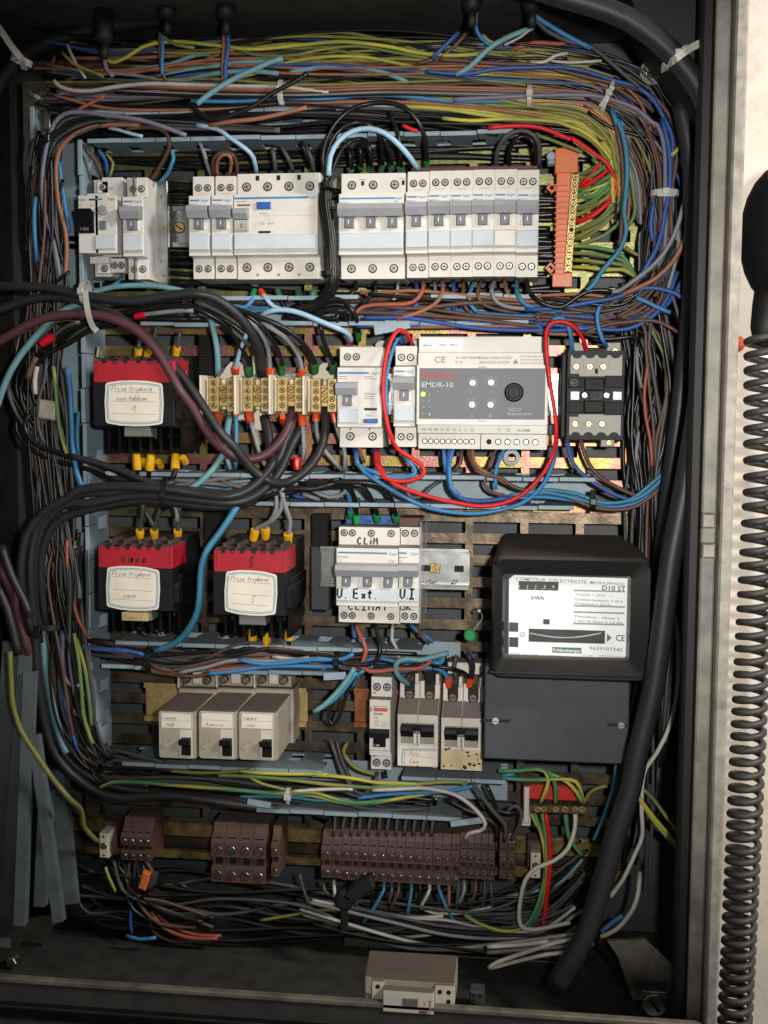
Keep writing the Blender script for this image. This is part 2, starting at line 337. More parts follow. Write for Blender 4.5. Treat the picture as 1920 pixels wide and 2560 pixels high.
for px, py in ((418, 58), (565, 58), (260, 120), (1180, 40), (1330, 40)):   # cable glands through the top wall
    x, z = W2(px, py, 85)
    g_ = MB(); n = 14
    g_.tube([(x, 85, ZT), (x, 85, z + 8), (x, 85, z + 3)], [8, 7.5, 5], 14); g_.tube([(x, 85, z + 3), (x, 85, z - 8)], [3.6, 3.2], 12)
    g_.build('cable_gland', gasket, cab, smooth=True)
# the slotted mounting plate: every slot is an opening
def slotted(name, zt, nrows, m, cols=None, parent=None):
    x0 = W2(198, 1150, 0)[0]
    cols = cols or []
    xr = W2(1590, 1150, 0)[0]; x1 = W2(1049, 1138, 0)[0]
    edges = []; k = -10
    while True:
        a_ = x1 + k * 47.0; k += 1
        if a_ + 40.2 < x0: continue
        if a_ > xr - 20: break
        edges.append((max(a_, x0 + 8), min(a_ + 40.2, xr - 9)))
    mb = MB(); z = zt
    for r_ in range(nrows + 1):
        hb = 9.0 if (r_ or 'top' not in name) else 22.0
        if r_ in cols: hb += 0.0
        mb.box(x0, xr, z - hb, z, -1.6, 0); z -= hb
        if r_ < nrows:
            prev = x0
            for a_, b_ in edges:
                mb.box(prev, a_, z - 9.9, z, -1.6, 0); prev = b_
            mb.box(prev, xr, z - 9.9, z, -1.6, 0); z -= 9.9
    o_ = mb.build(name, m, parent); return z
pl = root('mounting_plate', 'yellow zinc plated steel plate pierced with rows of oblong slots behind all the devices', 'mounting plate')
zinc_r = mat('zinc_rusty', '6e6150', 0.4, 0.8, var=0.3, scale=60, dirt=0.85, dirtcol='33241a', bump=0.35, bscale=240, dust=0.4)
zt = W2(700, 352, 0)[1]
zz = slotted('top_panel', zt, 6, zinc_g, parent=pl)
zz = slotted('upper_panel', zz - .3, 9, zinc, parent=pl)
slotted('lower_panel', zz - 0.3, 16, zinc_r, parent=pl)
for px in (215, 1585):
    x = W2(px, 1200, -3)[0]; MB().box(x - 3, x + 3, W2(px, 2000, -3)[1], W2(px, 340, -3)[1], -40, -1.7).build('edge_flange', zinc_r, pl)

# ---------------------------------------------------------------- wiring ducts
PITCH = 29.3
def fmesh(horizontal, flip):
    mb = MB(); w_ = PITCH / 2 - 0.35
    if horizontal:
        mb.box(-w_, w_, -3.3, 0.2, 50.4, 52.4, .3); mb.box(-w_, w_, -1.7, 0, 26, 50.4); mb.box(-w_ + 5.5, w_ - 5.5, -1.7, 0, 6, 26); mb.box(-w_ - .3, w_ + .3, -1.7, 0, 0, 6)
        mb.prism([(-w_ + 5.5, -1.2), (-w_ + 5.5, -.5), (-w_ + 5.4, -.5)], 8, 9)
    else:
        mb.box(-0.2, 3.3, -w_, w_, 50.4, 52.4, .3); mb.box(0, 1.7, -w_, w_, 26, 50.4); mb.box(0, 1.7, -w_ + 5.5, w_ - 5.5, 6, 26); mb.box(0, 1.7, -w_ - .3, w_ + .3, 0, 6)
    return mesh_of(mb, 'finger', duct_m)
FH = fmesh(True, 0); FV = fmesh(False, 0)
def hwall(par, pxl, pxr, pyc, skip=()):
    z = W2((pxl + pxr) / 2, pyc, 52)[1]; x0, x1 = W2(pxl, pyc, 52)[0], W2(pxr, pyc, 52)[0]
    n = max(1, round((x1 - x0) / PITCH))
    for i in range(n):
        if i in skip: continue
        f_ = place(FH, 'finger', par, x0 + (i + .5) * PITCH, 0, z + random.uniform(-.5, .5))
        f_.rotation_euler = (random.uniform(-.012, .012), random.uniform(-.006, .006), 0)
    return x0, x0 + n * PITCH, z
def vwall(par, px, pyt, pyb, pyc, skip=()):
    x = W2(px, pyc, 52)[0]; z1, z0 = W2(px, pyt, 52)[1], W2(px, pyb, 52)[1]
    n = round((z1 - z0) / PITCH)
    for i in range(n):
        if i in skip: continue
        f_ = place(FV, 'finger', par, x + random.uniform(-.5, .5), 0, z1 - (i + .5) * PITCH); f_.rotation_euler = (0, random.uniform(-.006, .006), random.uniform(-.015, .015))
    return x, z1, z0
G_D = 'slotted blue-grey wiring ducts'
d = root('wiring_duct', 'blue-grey slotted wiring duct above the top row of breakers, overflowing with wires', 'wiring duct', G_D)
a_ = hwall(d, 225, 1300, 264); b_ = hwall(d, 217, 1322, 336); MB().box(b_[0], b_[1], b_[2], a_[2] - 2, .5, 2).build('base', duct_m, d)
d = root('wiring_duct', 'blue-grey slotted wiring duct between the top breakers and the thermostat row', 'wiring duct', G_D)
a_ = hwall(d, 545, 1462, 737, skip=(4, 5, 9, 10)); b_ = hwall(d, 350, 1358, 804); MB().box(b_[0], b_[1] + 20, b_[2], a_[2] - 2, .5, 2).build('base', duct_m, d)
d = root('wiring_duct', 'blue-grey slotted wiring duct with bare pale floor under the thermostat', 'wiring duct', G_D)
a_ = hwall(d, 262, 1455, 1187); b_ = hwall(d, 300, 1452, 1257); MB().box(a_[0], a_[1], b_[2], a_[2] - 2, .5, 2).build('base', duct_m, d)
d = root('wiring_duct', 'blue-grey slotted wiring duct between the red-topped contactors and the three grey relays', 'wiring duct', G_D)
a_ = hwall(d, 288, 1164, 1617, skip=(9,)); b_ = hwall(d, 253, 822, 1672); MB().box(a_[0], a_[1], b_[2], a_[2] - 2, .5, 2).build('base', duct_m, d)
d = root('wiring_duct', 'blue-grey slotted wiring duct above the brown terminal strip', 'wiring duct', G_D)
a_ = hwall(d, 305, 826, 1917); c_ = hwall(d, 1003, 1255, 1946); b_ = hwall(d, 640, 1122, 2031)
MB().box(a_[0] + 40, c_[1], b_[2], a_[2] - 5, .5, 2).build('base', duct_m, d)
d = root('wiring_duct', 'upright blue-grey slotted wiring duct down the left side of the cabinet', 'wiring duct', G_D)
a_ = vwall(d, 84, 265, 2100, 700, skip=(17, 18, 19)); b_ = vwall(d, 205, 348, 1880, 900, skip=())
MB().box(a_[0] + 1.7, b_[0], b_[2], a_[1] - 20, .5, 2).build('base', duct_m, d)
def bar3(mb, p, q, wv, th, m=0):
    """flat strip from p to q (mm x,h,z), wv wide, th thick"""
    p, q = Vector(p), Vector(q); t = (q - p).normalized(); s_ = Vector((t.z, 0, -t.x)).normalized(); n_ = t.cross(s_)
    vs = []
    for c in (p, q):
        for a1, b1 in ((-1, -1), (1, -1), (1, 1), (-1, 1)):
            v = c + s_ * (a1 * wv / 2) + n_ * (b1 * th / 2); vs.append((v.x, -v.y, v.z))
    mb.add(vs, [(0, 3, 2, 1), (4, 5, 6, 7), (0, 1, 5, 4), (1, 2, 6, 5), (2, 3, 7, 6), (3, 0, 4, 7)], m); return mb
def pmm(fr, x, y, h): p = pt(fr, x, y, h); return (p.x * 1000, h, p.z * 1000)
def loose(name, label, cat, fr, x0, y0, h0, x1, y1, h1, wv, m=None, group=None, th=2, lips=True):
    a1, b1 = pmm(fr, x0, y0, h0), pmm(fr, x1, y1, h1); mb = MB(); bar3(mb, a1, b1, wv, th)
    if lips:
        t = (Vector(b1) - Vector(a1)).normalized(); s_ = Vector((t.z, 0, -t.x)).normalized() * (wv / 2 - .6)
        for q in (-1, 1):
            bar3(mb, Vector(a1) + s_ * q - Vector((0, 4, 0)), Vector(b1) + s_ * q - Vector((0, 4, 0)), 1.2, 7.5)
    o_ = mb.build(name, m or (lid_m if lips else duct_m)); return tag(o_, label, cat, group)
G_L = 'loose duct lids leaning in the corner'
loose('trunking_strip', 'long loose grey duct lid, the widest, leaning at the far left edge', 'duct lid', 'P', 60, 660, 60, -10, 1900, 90, 21, group=G_L)
loose('trunking_strip', 'loose grey duct lid leaning just behind the widest one, under the maroon cable end', 'duct lid', 'P', 110, 640, 70, 15, 1900, 100, 12, group=G_L)
loose('trunking_strip', 'bright narrow duct lid leaning beside the green-yellow wire', 'duct lid', 'P', 118, 780, 80, 78, 1812, 110, 9.5, group=G_L)
loose('trunking_strip', 'narrow duct lid standing forward with its foot nearest the terminal rail', 'duct lid', 'P', 135, 1040, 84, 236, 1800, 112, 8.5, group=G_L)
loose('trunking_strip', 'short shaded duct lid standing behind the other leaning lids', 'duct lid', 'P', 185, 1180, 40, 160, 1735, 60, 10, group=G_L)
loose('trunking_strip', 'dark duct lid upright against the end of the terminal rail', 'duct lid', 'P', 232, 1180, 30, 284, 1725, 50, 13, group=G_L)
loose('trunking_fragment', 'broken blue-grey duct finger lying askew above the red wire loop', 'duct piece', 'G', 80, 106, 62, 272, 68, 62, 6, lips=False)
loose('trunking_fragment', 'second broken duct finger lying behind the askew one above the red loop', 'duct piece', 'G', 78, 88, 58, 200, 62, 58, 5, lips=False)
loose('trunking_fragment', 'broken duct finger tilted at the right end of the middle left duct', 'duct piece', 'f', 1330, 243, 62, 1452, 236, 62, 6, lips=False)
loose('trunking_fragment', 'bent duct finger at the right end of the duct over the terminal strip', 'duct piece', 'N', 822, 402, 55, 1000, 380, 55, 5, lips=False)
loose('trunking_fragment', 'short bent duct finger at the left end of the duct over the terminal strip', 'duct piece', 'M', 1030, 232, 58, 1160, 254, 58, 5, lips=False)
# DIN rails
def rail(label, pxl, pxr, py, h0, m, hh=35.0, name='din_rail', screws=()):
    x0, z = W2(pxl, py, h0 + 7); x1 = W2(pxr, py, h0 + 7)[0]; z = W2((pxl + pxr) / 2, py, h0 + 7)[1]; a = hh / 2
    r_ = thing(name, label, 'rail', (pxl + pxr) / 2, py, h0 + 7); cx = r_.location.x * 1000; x0 -= cx; x1 -= cx
    mb = MB(); mb.box(x0, x1, -a + 4.5, a - 4.5, h0, h0 + 1.3); 
    for q in (-1, 1):
        za, zb = sorted((q * (a - 4.5), q * (a - 3.2))); mb.box(x0, x1, za, zb, h0, h0 + 7.3)
        za, zb = sorted((q * (a - 3.2), q * a)); mb.box(x0, x1, za, zb, h0 + 6, h0 + 7.3, .3)
    mb.build('rail_strip', m, r_)
    for px in screws:
        x = W2(px, py, h0)[0] - cx; place(SCR_BRS, 'screw', r_, x, h0 + 1.4, 0, .6, 1.6)
    return r_
rail('zinc DIN rail behind the top row of white breakers', 250, 1345, 562, 8, zinc_w, screws=(450,))
rail('zinc DIN rail behind the thermostat row', 480, 1500, 985, 8, zinc_w)
rwm = rail('short bright DIN rail with dark printing between the black-marked breakers and the meter', 800, 1173, 1420, 26, zinc_w)
m = MB(); m.text('eidmuller', 14, -14, 5.6, 27.35, rot=0, sx=1.0, shear=.15); m.text('ZF', 47, -13, 5, 27.35, shear=.3)
m.box(14.5, 29.5, -3, 2.4, 27.32, 27.4, m=1); m.box(50, 58, -3, 2.4, 27.32, 27.4, m=1); m.build('lettering', [ink, darkhole], rwm)
place(mesh_of(MB().box(-4.2, 4.2, -4.2, 4.2, 0, 2, .8), 'square_washer', brass_p), 'square_washer', rwm, 34, 27.4, 0, .08)
place(SCR_BRS, 'screw', rwm, 34, 29.4, 0, 1.0, .95)
rail('rusty gold DIN rail behind the three grey relays', 360, 766, 1762, 8, brass_p)
rail('rusty orange DIN rail stub left of the narrow white breaker', 884, 1210, 1775, 8, mat('rust_rail', 'a0623a', 0.5, .5, var=.2, dirt=.6, dirtcol='4a2a18'))
m = MB(); x0, z0 = W2(165, 2108, 12); x1, _ = W2(1560, 2108, 12); bs = mat('bar_steel', 'a08c58', .4, .7, var=.25, scale=120, dirt=.8, dirtcol='3a2f1e')
m.box(x0, x1, -6 + z0, z0 + 1, 12, 19, .5); tag(m.build('din_rail', bs), 'narrow yellowed rail carrying the brown terminal blocks', 'rail')
m = MB(); m.box(x0, x1, z0 + 9, z0 + 22, -2, 5, 1); tag(m.build('crossbar', bs), 'dull yellow steel crossbar just above the brown terminal rail', 'crossbar')
for i, (py, pl_, pr_, lb) in enumerate(((2318, 900, 1480, 'grey steel strip low in the cabinet, topmost of the three under the terminals'), (2352, 860, 1470, 'grey steel strip low in the cabinet, middle one of the three under the terminals'), (2384, 1000, 1460, 'grey steel strip low in the cabinet, lowest of the three under the terminals'))):
    x0, z0 = W2(pl_, py, 20); x1, _ = W2(pr_, py, 20)
    tag(MB().box(x0, x1, z0 - 4, z0 + 4, 12 + 3 * i, 20 + 3 * i, 1).build('steel_strip', galv), lb, 'steel strip', 'grey strips under the terminals')
# brackets
x, z = W2(86, 250, 40)
b = thing('corner_bracket', 'galvanised forked bracket with a washered bolt in the top left corner', 'bracket', 86, 250, 40)
m = MB(); m.box(-12, 12, -8, 17, 34, 37, .5); m.box(-12, -4, -45, -8, 34, 37, .5); m.box(6, 12, -24, -8, 34, 37, .5); m.build('plate', galv, b)
m = MB(); m.cyl(0, 4, 9, 37, 38.5, 20, .3); m.cyl(0, 4, 6, 38.5, 40, 20, .3); m.build('washer', galv, b); MB().cyl(0, 4, 3.4, 40, 47, 6, .8).build('bolt', zinc_w, b)
b = thing('corner_bracket', 'long galvanised mounting ear with a square slot and big slotted screw at the bottom right', 'bracket', 1600, 2380, 142)
m = MB(); P_ = [(fx('O', *q)) for q in ((1030, 240), (1185, 232), (1296, 340), (1285, 470), (1130, 470), (1070, 300))]
c0 = W2(1600, 2380, 142); pts = [tuple(u - v for u, v in zip(W2(p[0], p[1], 142), c0)) for p in P_]
m.prism(pts, 138, 142, .5); m.build('plate', galv, b)
x, z = [u - v for u, v in zip(W2(860 + 1200 * .639, 2200 + 410 * .639, 142), c0)]; MB().box(x - 12, x + 12, z - 3.4, z + 3.4, 142.1, 142.5).build('slot', darkhole, b)
x, z = [u - v for u, v in zip(W2(860 + 1215 * .639, 2200 + 505 * .639, 148), c0)]; MB().box(x - 9, x + 9, z - 2, z + 12, 142.2, 145, .5).build('tab', galv, b)
me = screw_mesh(9, [zinc_w, steel_d, darkhole], '-', 0); place(me, 'screw', b, x, 146, z + 2, .9, .95)
b = thing('corner_bracket', 'dark galvanised mounting ear lying in the bottom left corner', 'bracket', 70, 2360, 100)
c0 = W2(70, 2360, 100); pts = [tuple(u - v for u, v in zip(W2(p[0], p[1], 100), c0)) for p in ((0, 2300), (150, 2290), (110, 2350), (70, 2390), (0, 2405))]
MB().prism(pts, 96, 100, .5).build('plate', galv, b); MB().box(-6, 12, -1.5, 1.5, 100.1, 100.5).build('slot', darkhole, b); MB().cyl(-14, -16, 5, 98, 104, 6, .8).build('bolt', galv, b)
# black shape added in place of the dark void at top right
P_ = [(1560, -40), (1862, -40), (1850, 150), (1832, 235), (1808, 290), (1788, 318), (1760, 330), (1700, 200), (1600, 60)]
b = thing('dark_corner_fill', 'black filler shape for the dark void in the top right corner behind the thick cable', 'dark filler', 1750, 150, 120); c0 = W2(1750, 150, 120)
MB().prism([(min(q[0], XR2 - c0[0] - .5), min(q[1], ZT - c0[1] - .5)) for q in [tuple(u - v for u, v in zip(W2(p[0], p[1], 120), c0)) for p in P_]], 60, 122, 2).build('shell', gasket, b)
# lamp or handset on the right with its spiral cord
b = thing('wall_handset', 'rounded black housing on the wall at the right above the spiral cord', 'handset', 1985, 585, 130)
m = MB(); vs = []; fs = []; n, k_ = 24, 12
for i in range(k_ + 1):
    a1 = math.pi * i / k_; rr = 37 * math.sin(a1) ** .85 if 0 < i < k_ else .5; zc = 52 * math.cos(a1)
    for j in range(n): a2 = 2 * math.pi * j / n; vs.append((rr * math.cos(a2), -(125 + rr * math.sin(a2)), zc))
for i in range(k_):
    for j in range(n): l = (j + 1) % n; fs.append((i * n + j, i * n + l, (i + 1) * n + l, (i + 1) * n + j))
m.add(vs, fs); m.build('housing', black_p, b, smooth=True)
m = MB(); m.tube([(-9, 128, -40), (-13, 130, -54), (-18, 132, -68), (-21, 136, -78)], [17, 15, 11, 6], 16); m.build('collar', gasket, b, smooth=True)
x, z = W2(1868, 852, 0); tag(MB().cyl(x, z, 7, -51.9, -44, 16, 5).build('orange_spot', mat('orange_spot_colour', 'c8582a', .5)), 'small orange spot on the wall behind the top of the spiral cord', 'cap')  # raised disc added for the orange spot on the wall
P_ = []; n = 0; a1 = 0.0
y = 835.0
while y < 2620:
    cx = 1905 - max(0, (y - 1200)) * .052 + (2 * math.sin(y / 330)); pitch = 38 - 10 * min(1, max(0, (y - 1300) / 900))
    for k_ in range(14):
        t = 2 * math.pi * k_ / 14; p = at(cx, y + pitch * k_ / 14, 140)
        R_ = 10.8
        P_.append((p.x * 1000 + R_ * math.cos(t), 140 + R_ * math.sin(t), p.z * 1000))
    y += pitch * random.uniform(.9, 1.1)
tag(MB().tube(P_, 2.65, 8).build('spiral_cord', black_p if 0 else mat('cord_rubber', '3a3733', .55, var=.1), smooth=True), 'thick dark grey spiral cord hanging down over the plaster wall on the right', 'spiral cord')
# cable ties
def ring_tie(label, fr, x, y, h, wdir, rx, rh, m, tail=None, wd=3.0, cat='cable tie'):
    """band round a bundle; wdir = direction angle of the bundle in the panel plane (0 = horizontal run)"""
    p = pmm(fr, x, y, h); c, s_ = math.cos(wdir), math.sin(wdir); mb = MB(); n = 18; vs = []; fs = []
    for i in range(n):
        a = 2 * math.pi * i / n
        for wq, rq in ((-wd / 2, 0), (wd / 2, 0), (wd / 2, .9), (-wd / 2, .9)):
            t = (rx + rq) * math.cos(a); hh = (rh + rq) * math.sin(a)
            vs.append((p[0] + wq * c - t * s_, -(p[1] + hh), p[2] + wq * s_ + t * c))
    for i in range(n):
        a, b_ = 4 * i, 4 * ((i + 1) % n)
        for k in range(4): l = (k + 1) % 4; fs.append((a + k, a + l, b_ + l, b_ + k))
    mb.add(vs, fs); mb.box(p[0] - 2.6, p[0] + 2.6, p[2] - 2.6, p[2] + 2.6, p[1] + rh, p[1] + rh + 4, .6)
    if tail:
        q = [pmm(fr, *t_) for t_ in tail]; q = smooth2(q, 4)
        for u, v in zip(q[:-1], q[1:]): bar3(mb, u, v, wd, .9)
    return tag(mb.build('cable_tie', m), label, cat)
# ---------------------------------------------------------------- breakers
G_B = 'white modular breakers in the top row'
def din_body(mb, x0, x1, H=84, th=50, bh=62, m=0):
    a = H / 2
    mb.prof([(8, -a), (th, -a), (th, -25.5), (th + 2, -24.6), (bh, -24), (bh, 24), (th + 2, 24.6), (th, 25.5), (th, a), (8, a)], x0, x1, .45, m)
def tie_txt(mb, x, z, w_, n, h, m, sz=1.5):
    for i in range(n): mb.box(x, x + w_ * random.uniform(.6, 1), z - i * sz * 1.5 - sz * .5, z - i * sz * 1.5, h, h + .06, m=m)
def lever(par, x0, x1, tabs, h=62, light=True, zt=16.2):
    mb = MB()
    mb.prof([(h, zt), (h + 9, zt - 1.2), (h + 9.8, zt - 5.2), (h + 6, zt - 10.8), (h, zt - 11)], x0, x1, .4, 0)
    mb.build('lever', [lever_l, lever_d], par)
    mb = MB()
    for x in tabs: mb.box(x - 3.4, x + 3.4, zt - 19.5, zt - 11.1, h, h + 4.5, .5)
    mb.build('lever_tab', lever_d, par)
    mb = MB()
    for x in tabs: mb.box(x - .35, x + .35, zt - 16.2, zt - 13.2, h + 4.5, h + 4.6)
    mb.build('lever_mark', white, par)
def hager(label, fr, cx, cy, W, n_lev, screws_t, screws_b, group=G_B, stripe=True, big=False, H=84, win=window, name='circuit_breaker', hollow=0, rot=0.0, logo_w=None):
    px, py = fx(fr, cx, cy); r_ = thing(name, label, 'breaker', px, py, 50, group, rot or random.uniform(-.006, .006)); a = W / 2; r_.location.z += random.uniform(-.0006, .0006)
    din_body(mb := MB(), -a, a, H); mb.build('body', cream, r_)
    m = MB()
    m.box(-a + 1, a - (7.6 if W > 20 else 8.6), 19.6, 20.9, 62, 62.12); m.build('blue_stripe', blue_p, r_)
    m = MB(); m.text('hager', a - .8, 19.3, 3.1, 62.14, 0, 'r', 1.0, 0, .15); m.text('MFN716' if W < 30 else 'NC763A', -a + 1.1, 16.2, 2.0, 62.1, 1); m.text('C16', -a + 1.1, 13.9, 1.9, 62.1, 1)
    if W > 30: tie_txt(m, a - 8, 14 + 4, 6, 1, 62.02, 1, 1.3)
    m.build('lettering', [mat('logo_blue', '6aa0c8', .5), ink2], r_)
    x_ = [(-a + W * (i + .5) / n_lev) for i in range(n_lev)] if n_lev > 1 else [0]
    m = MB()
    for x in x_: m.box(x - 5.6, x - 3.6, -3.2, 5, 62, 63.4, .3); m.box(x + 3.6, x + 5.6, -3.2, 5, 62, 63.4, .3)
    if n_lev > 1:
        for x in x_[:-1]: m.box(x + W / n_lev / 2 - 1.2, x + W / n_lev / 2 + 1.2, 1.5, 4, 62, 63, .3)
    m.build('lever_guide', cream, r_)
    lever(r_, -a + .15, a - .15, x_)
    MB().box(-a + .5, a - .5, -19.8, -7, 62, 64.2, .7).build('label_window', win, r_)
    m = MB(); m.box(-a + .5, a - .5, -21, -20, 62, 63.6, .3); m.build('window_hinge', cream2, r_)
    for z, S_ in ((a_top := H / 2 - 9.2, screws_t), (-H / 2 + 8.2, screws_b)):
        for x in S_: place(SCR_B if big else SCR, 'screw', r_, x, 50.1, z, random.uniform(0, 1.5))
    if big:
        m = MB()
        for x in (screws_t[0] + 8.8, screws_t[-1] + 7.0) if W < 60 else (-12, 6, 19):
            m.box(x - 1.2, x + 1.2, 32.5, 36, 50, 50.2)
            m.box(x - 3, x + 3, 37, 37.6, 50, 50.15, m=1)
        m.build('terminal_notch', [darkhole, ink2], r_)
    else:
        m = MB()
        m.stroke(smooth2([(-3.5, H / 2 - 13.4), (-2, H / 2 - 14.2), (2, H / 2 - 14.2), (3.5, H / 2 - 13.4)]), .28, 50.15); m.build('printed_arc', ink2, r_)
    return r_
# top row, right half
hager('wide three-pole breaker right of the black wire bundle in the top row', 'D', 318, 488, 52.5, 3, (-17.4, 0, 17.4), (-17.4, 0, 17.4), big=True)
one = None
lab = ['narrow breaker directly right of the three-pole one in the top row', 'second narrow breaker right of the top three-pole one', 'third narrow breaker right of the top three-pole one', 'fourth narrow breaker right of the top three-pole one', 'narrow top-row breaker with an opaque cream window under a looped wire', 'last narrow breaker of the top row, next to the orange terminal bar']
for i, (cx, cy) in enumerate(((525, 485), (627, 480), (727, 477), (827, 475), (928, 472), (1030, 474))):
    hager(lab[i], 'D', cx, cy, 17.6, 1, (-3.7, 3.7), (-3.7, 3.7), win=cream if i == 4 else window)
# top row, left half
hager('narrow breaker left of the wide residual current switch, first of the pair', 'C', 930, 392, 17.6, 1, (-3.8, 3.8), (-3.8, 3.8), H=83)
hager('narrow breaker touching the wide residual current switch, second of the pair', 'C', 1046, 390, 17.6, 1, (-3.8, 3.8), (-3.8, 3.8), H=83)
r_ = thing('residual_current_switch', 'wide four-pole residual current switch with a blue test button in the top row', 'residual current switch', *fx('C', 1320, 386), 50, None)
din_body(mb := MB(), -34.6, 34.6, 85); mb.build('body', cream, r_)
for z in (32, -33):
    for x in (-26.5, -9, 8.7, 26): place(SCR_B, 'screw', r_, x, 50.1, z, random.uniform(0, 1.5), 1.05)
m = MB()
for x in (-17.5, 0, 17): m.box(x - 1.5, x + 1.5, 37, 41, 50, 50.2); m.box(x - 1.2, x + 1.2, -40, -38, 50, 50.2, m=1)
m.build('terminal_notch', [darkhole, ink2], r_)
MB().box(-33.8, 27, 20.2, 21.8, 62, 62.12).build('blue_stripe', blue_p, r_)
MB().box(-15, -3.5, 12, 17.6, 62, 64.5, .8).build('test_button', blue_btn, r_)
MB().box(-31.5, -21, 14.8, 16.2, 62, 62.1).build('red_print', mat('red_print', '7a3a3c', .6), r_)
m = MB(); m.prof([(62, 13.5), (69, 12.3), (70, 8), (66, 4), (62, 3.8)], -34, -21.6, .5); m.build('lever', lever_l, r_)
MB().box(-33.6, -21.8, -5.5, 3.6, 62, 65, .6).build('lever_tab', mat('tab_pale', 'b5b4b2', .4), r_); MB().box(-28, -27.3, -3, .8, 65, 65.1).build('lever_mark', ink, r_)
MB().box(-14, -4, -7, -5.2, 62, 62.3).build('indicator_slot', ink, r_)
m = MB(); m.text('hager', 34, 20, 3.3, 62.1, 0, 'r', shear=.15); m.text('125', -13, 0, 3, 62.1, 1); m.text('30mA', -6.5, 0, 2.4, 62.1, 1); tie_txt(m, -13, 9, 9, 2, 62.05, 1, 1.2); tie_txt(m, -32, 18.6, 8, 1, 62.05, 1, 1.1)
m.build('lettering', [mat('logo_blue', '6aa0c8', .5), ink2], r_)
MB().box(-34, 34, -20.2, -8, 62, 64.4, .8).build('label_window', window, r_)
m = MB(); m.box(-34.4, 34.4, -22, -21, 62, 63.8, .3); m.box(-34.4, 34.4, 6.6, 7, 62, 62.3); m.build('window_hinge', cream2, r_)
# far left trio
r_ = thing('isolator_switch', 'small old breaker with a black rocker switch, leftmost in the top row', 'switch', *fx('C', 348, 388), 50)
MB().prof([(8, -40), (40, -40), (40, 40), (8, 40)], -1, 14, .4).build('body', cream, r_)
m = MB(); m.box(-4.5, 14, 24, 28, 40, 47, .5); m.box(-3, 14, -30, -24, 40, 47, .5); m.box(3, 14, -38, -30, 40, 46, .5); m.box(4, 14, 28, 38, 40, 46, .5)
m.prof([(30, -23), (62, -23), (62, 23.6), (30, 23.6)], -6.5, 11, .6); m.build('front', cream, r_)
m = MB(); m.prof([(62, 10), (70, 12), (66, 2), (63.5, -7), (62, -7)], -5.5, 7.5, .6); m.build('rocker', lever_k, r_)
m = MB(); m.text('I ON', -3.5, -5, 3.4, 65.2); m.build('lettering', [ink2], r_)
m = MB(); m.box(3, 8.5, 19.5, 20.8, 62, 62.1); m.text('hager', -6, 19.4, 3, 62.1, 1); m.text('16', -6, 15, 3, 62.1, 1); m.text('230V', 3.4, 15, 2, 62.1, 1); m.build('printing', [ink, ink2], r_)
place(SCR, 'screw', r_, 9.5, 46.1, 33, .4); place(SCR, 'screw', r_, 9.5, 46.1, -34, .9)
r_ = thing('timer_module', 'white timer module with a round grey dial and small slide switch in the top left', 'timer', *fx('C', 452, 388), 50)
m = MB(); m.prof([(8, -24), (46, -24), (46, 41), (8, 41)], -9, 9, .4); m.box(-3, 9, -37, -25, 30, 44, .5); m.prof([(30, -23), (62, -23), (62, 23.6), (30, 23.6)], -9.5, 9, .5); m.build('body', cream, r_)
m = MB(); m.cyl(-2, 11.5, 4, 62, 65, 18, .6); m.box(-5.6, 1.6, 11, 12, 65, 65.6, .2); m.build('dial', lever_l, r_)
MB().box(-5, .5, -4, 3, 62, 64, .5).build('slide_switch', lever_d, r_)
MB().box(-9, 8.6, -20, -8.5, 62, 64, .6).build('label_window', window, r_)
m = MB(); m.box(-9, -3, 20, 21.4, 62, 62.1); m.text('hager', 8.6, 19.8, 3, 62.1, 1, 'r'); m.text('OC', 3, -1.5, 2.8, 62.1, 1); m.text('CE', -3, 31, 3.2, 46.1, 1)
for a1 in range(8): t = a1 * .75 - .4; m.stroke([(-2 + 5 * math.cos(t), 11.5 + 5 * math.sin(t)), (-2 + 6.4 * math.cos(t), 11.5 + 6.4 * math.sin(t))], .3, 62.1, 1)
m.build('printing', [blue_p, ink2], r_)
for x in (0, 6): place(SCR, 'screw', r_, x, 44.1, -31, .5 + x, .95)
for sx, sy, lb in ((560, 390, 0),):
    hager('narrow breaker beside the translucent grey end plate in the top left', 'C', 590, 400, 17.6, 1, (-3.6, 3.6), (-3.6, 3.6), H=83)
r_ = thing('end_plate', 'dusty galvanised side plate with small holes right of the top left breakers', 'side plate', *fx('C', 678, 415), 30)
mb = MB(); mb.box(-9.5, -8.5, -42, 42, 8, 56); mb.prof([(20, -43), (26, -43), (26, 43), (20, 43)], -8.4, 10, .4); mb.build('plate', zinc_w, r_)
m = MB()
for x, z in ((5, 30), (-4, 20), (6, 4), (-5, -12), (4, -24), (-4, -34), (6, -36)): m.cyl(x, z, 1.1, 26, 26.2, 10)
m.build('hole', mat('hole_bright', '7a7568', .4, .6), r_)
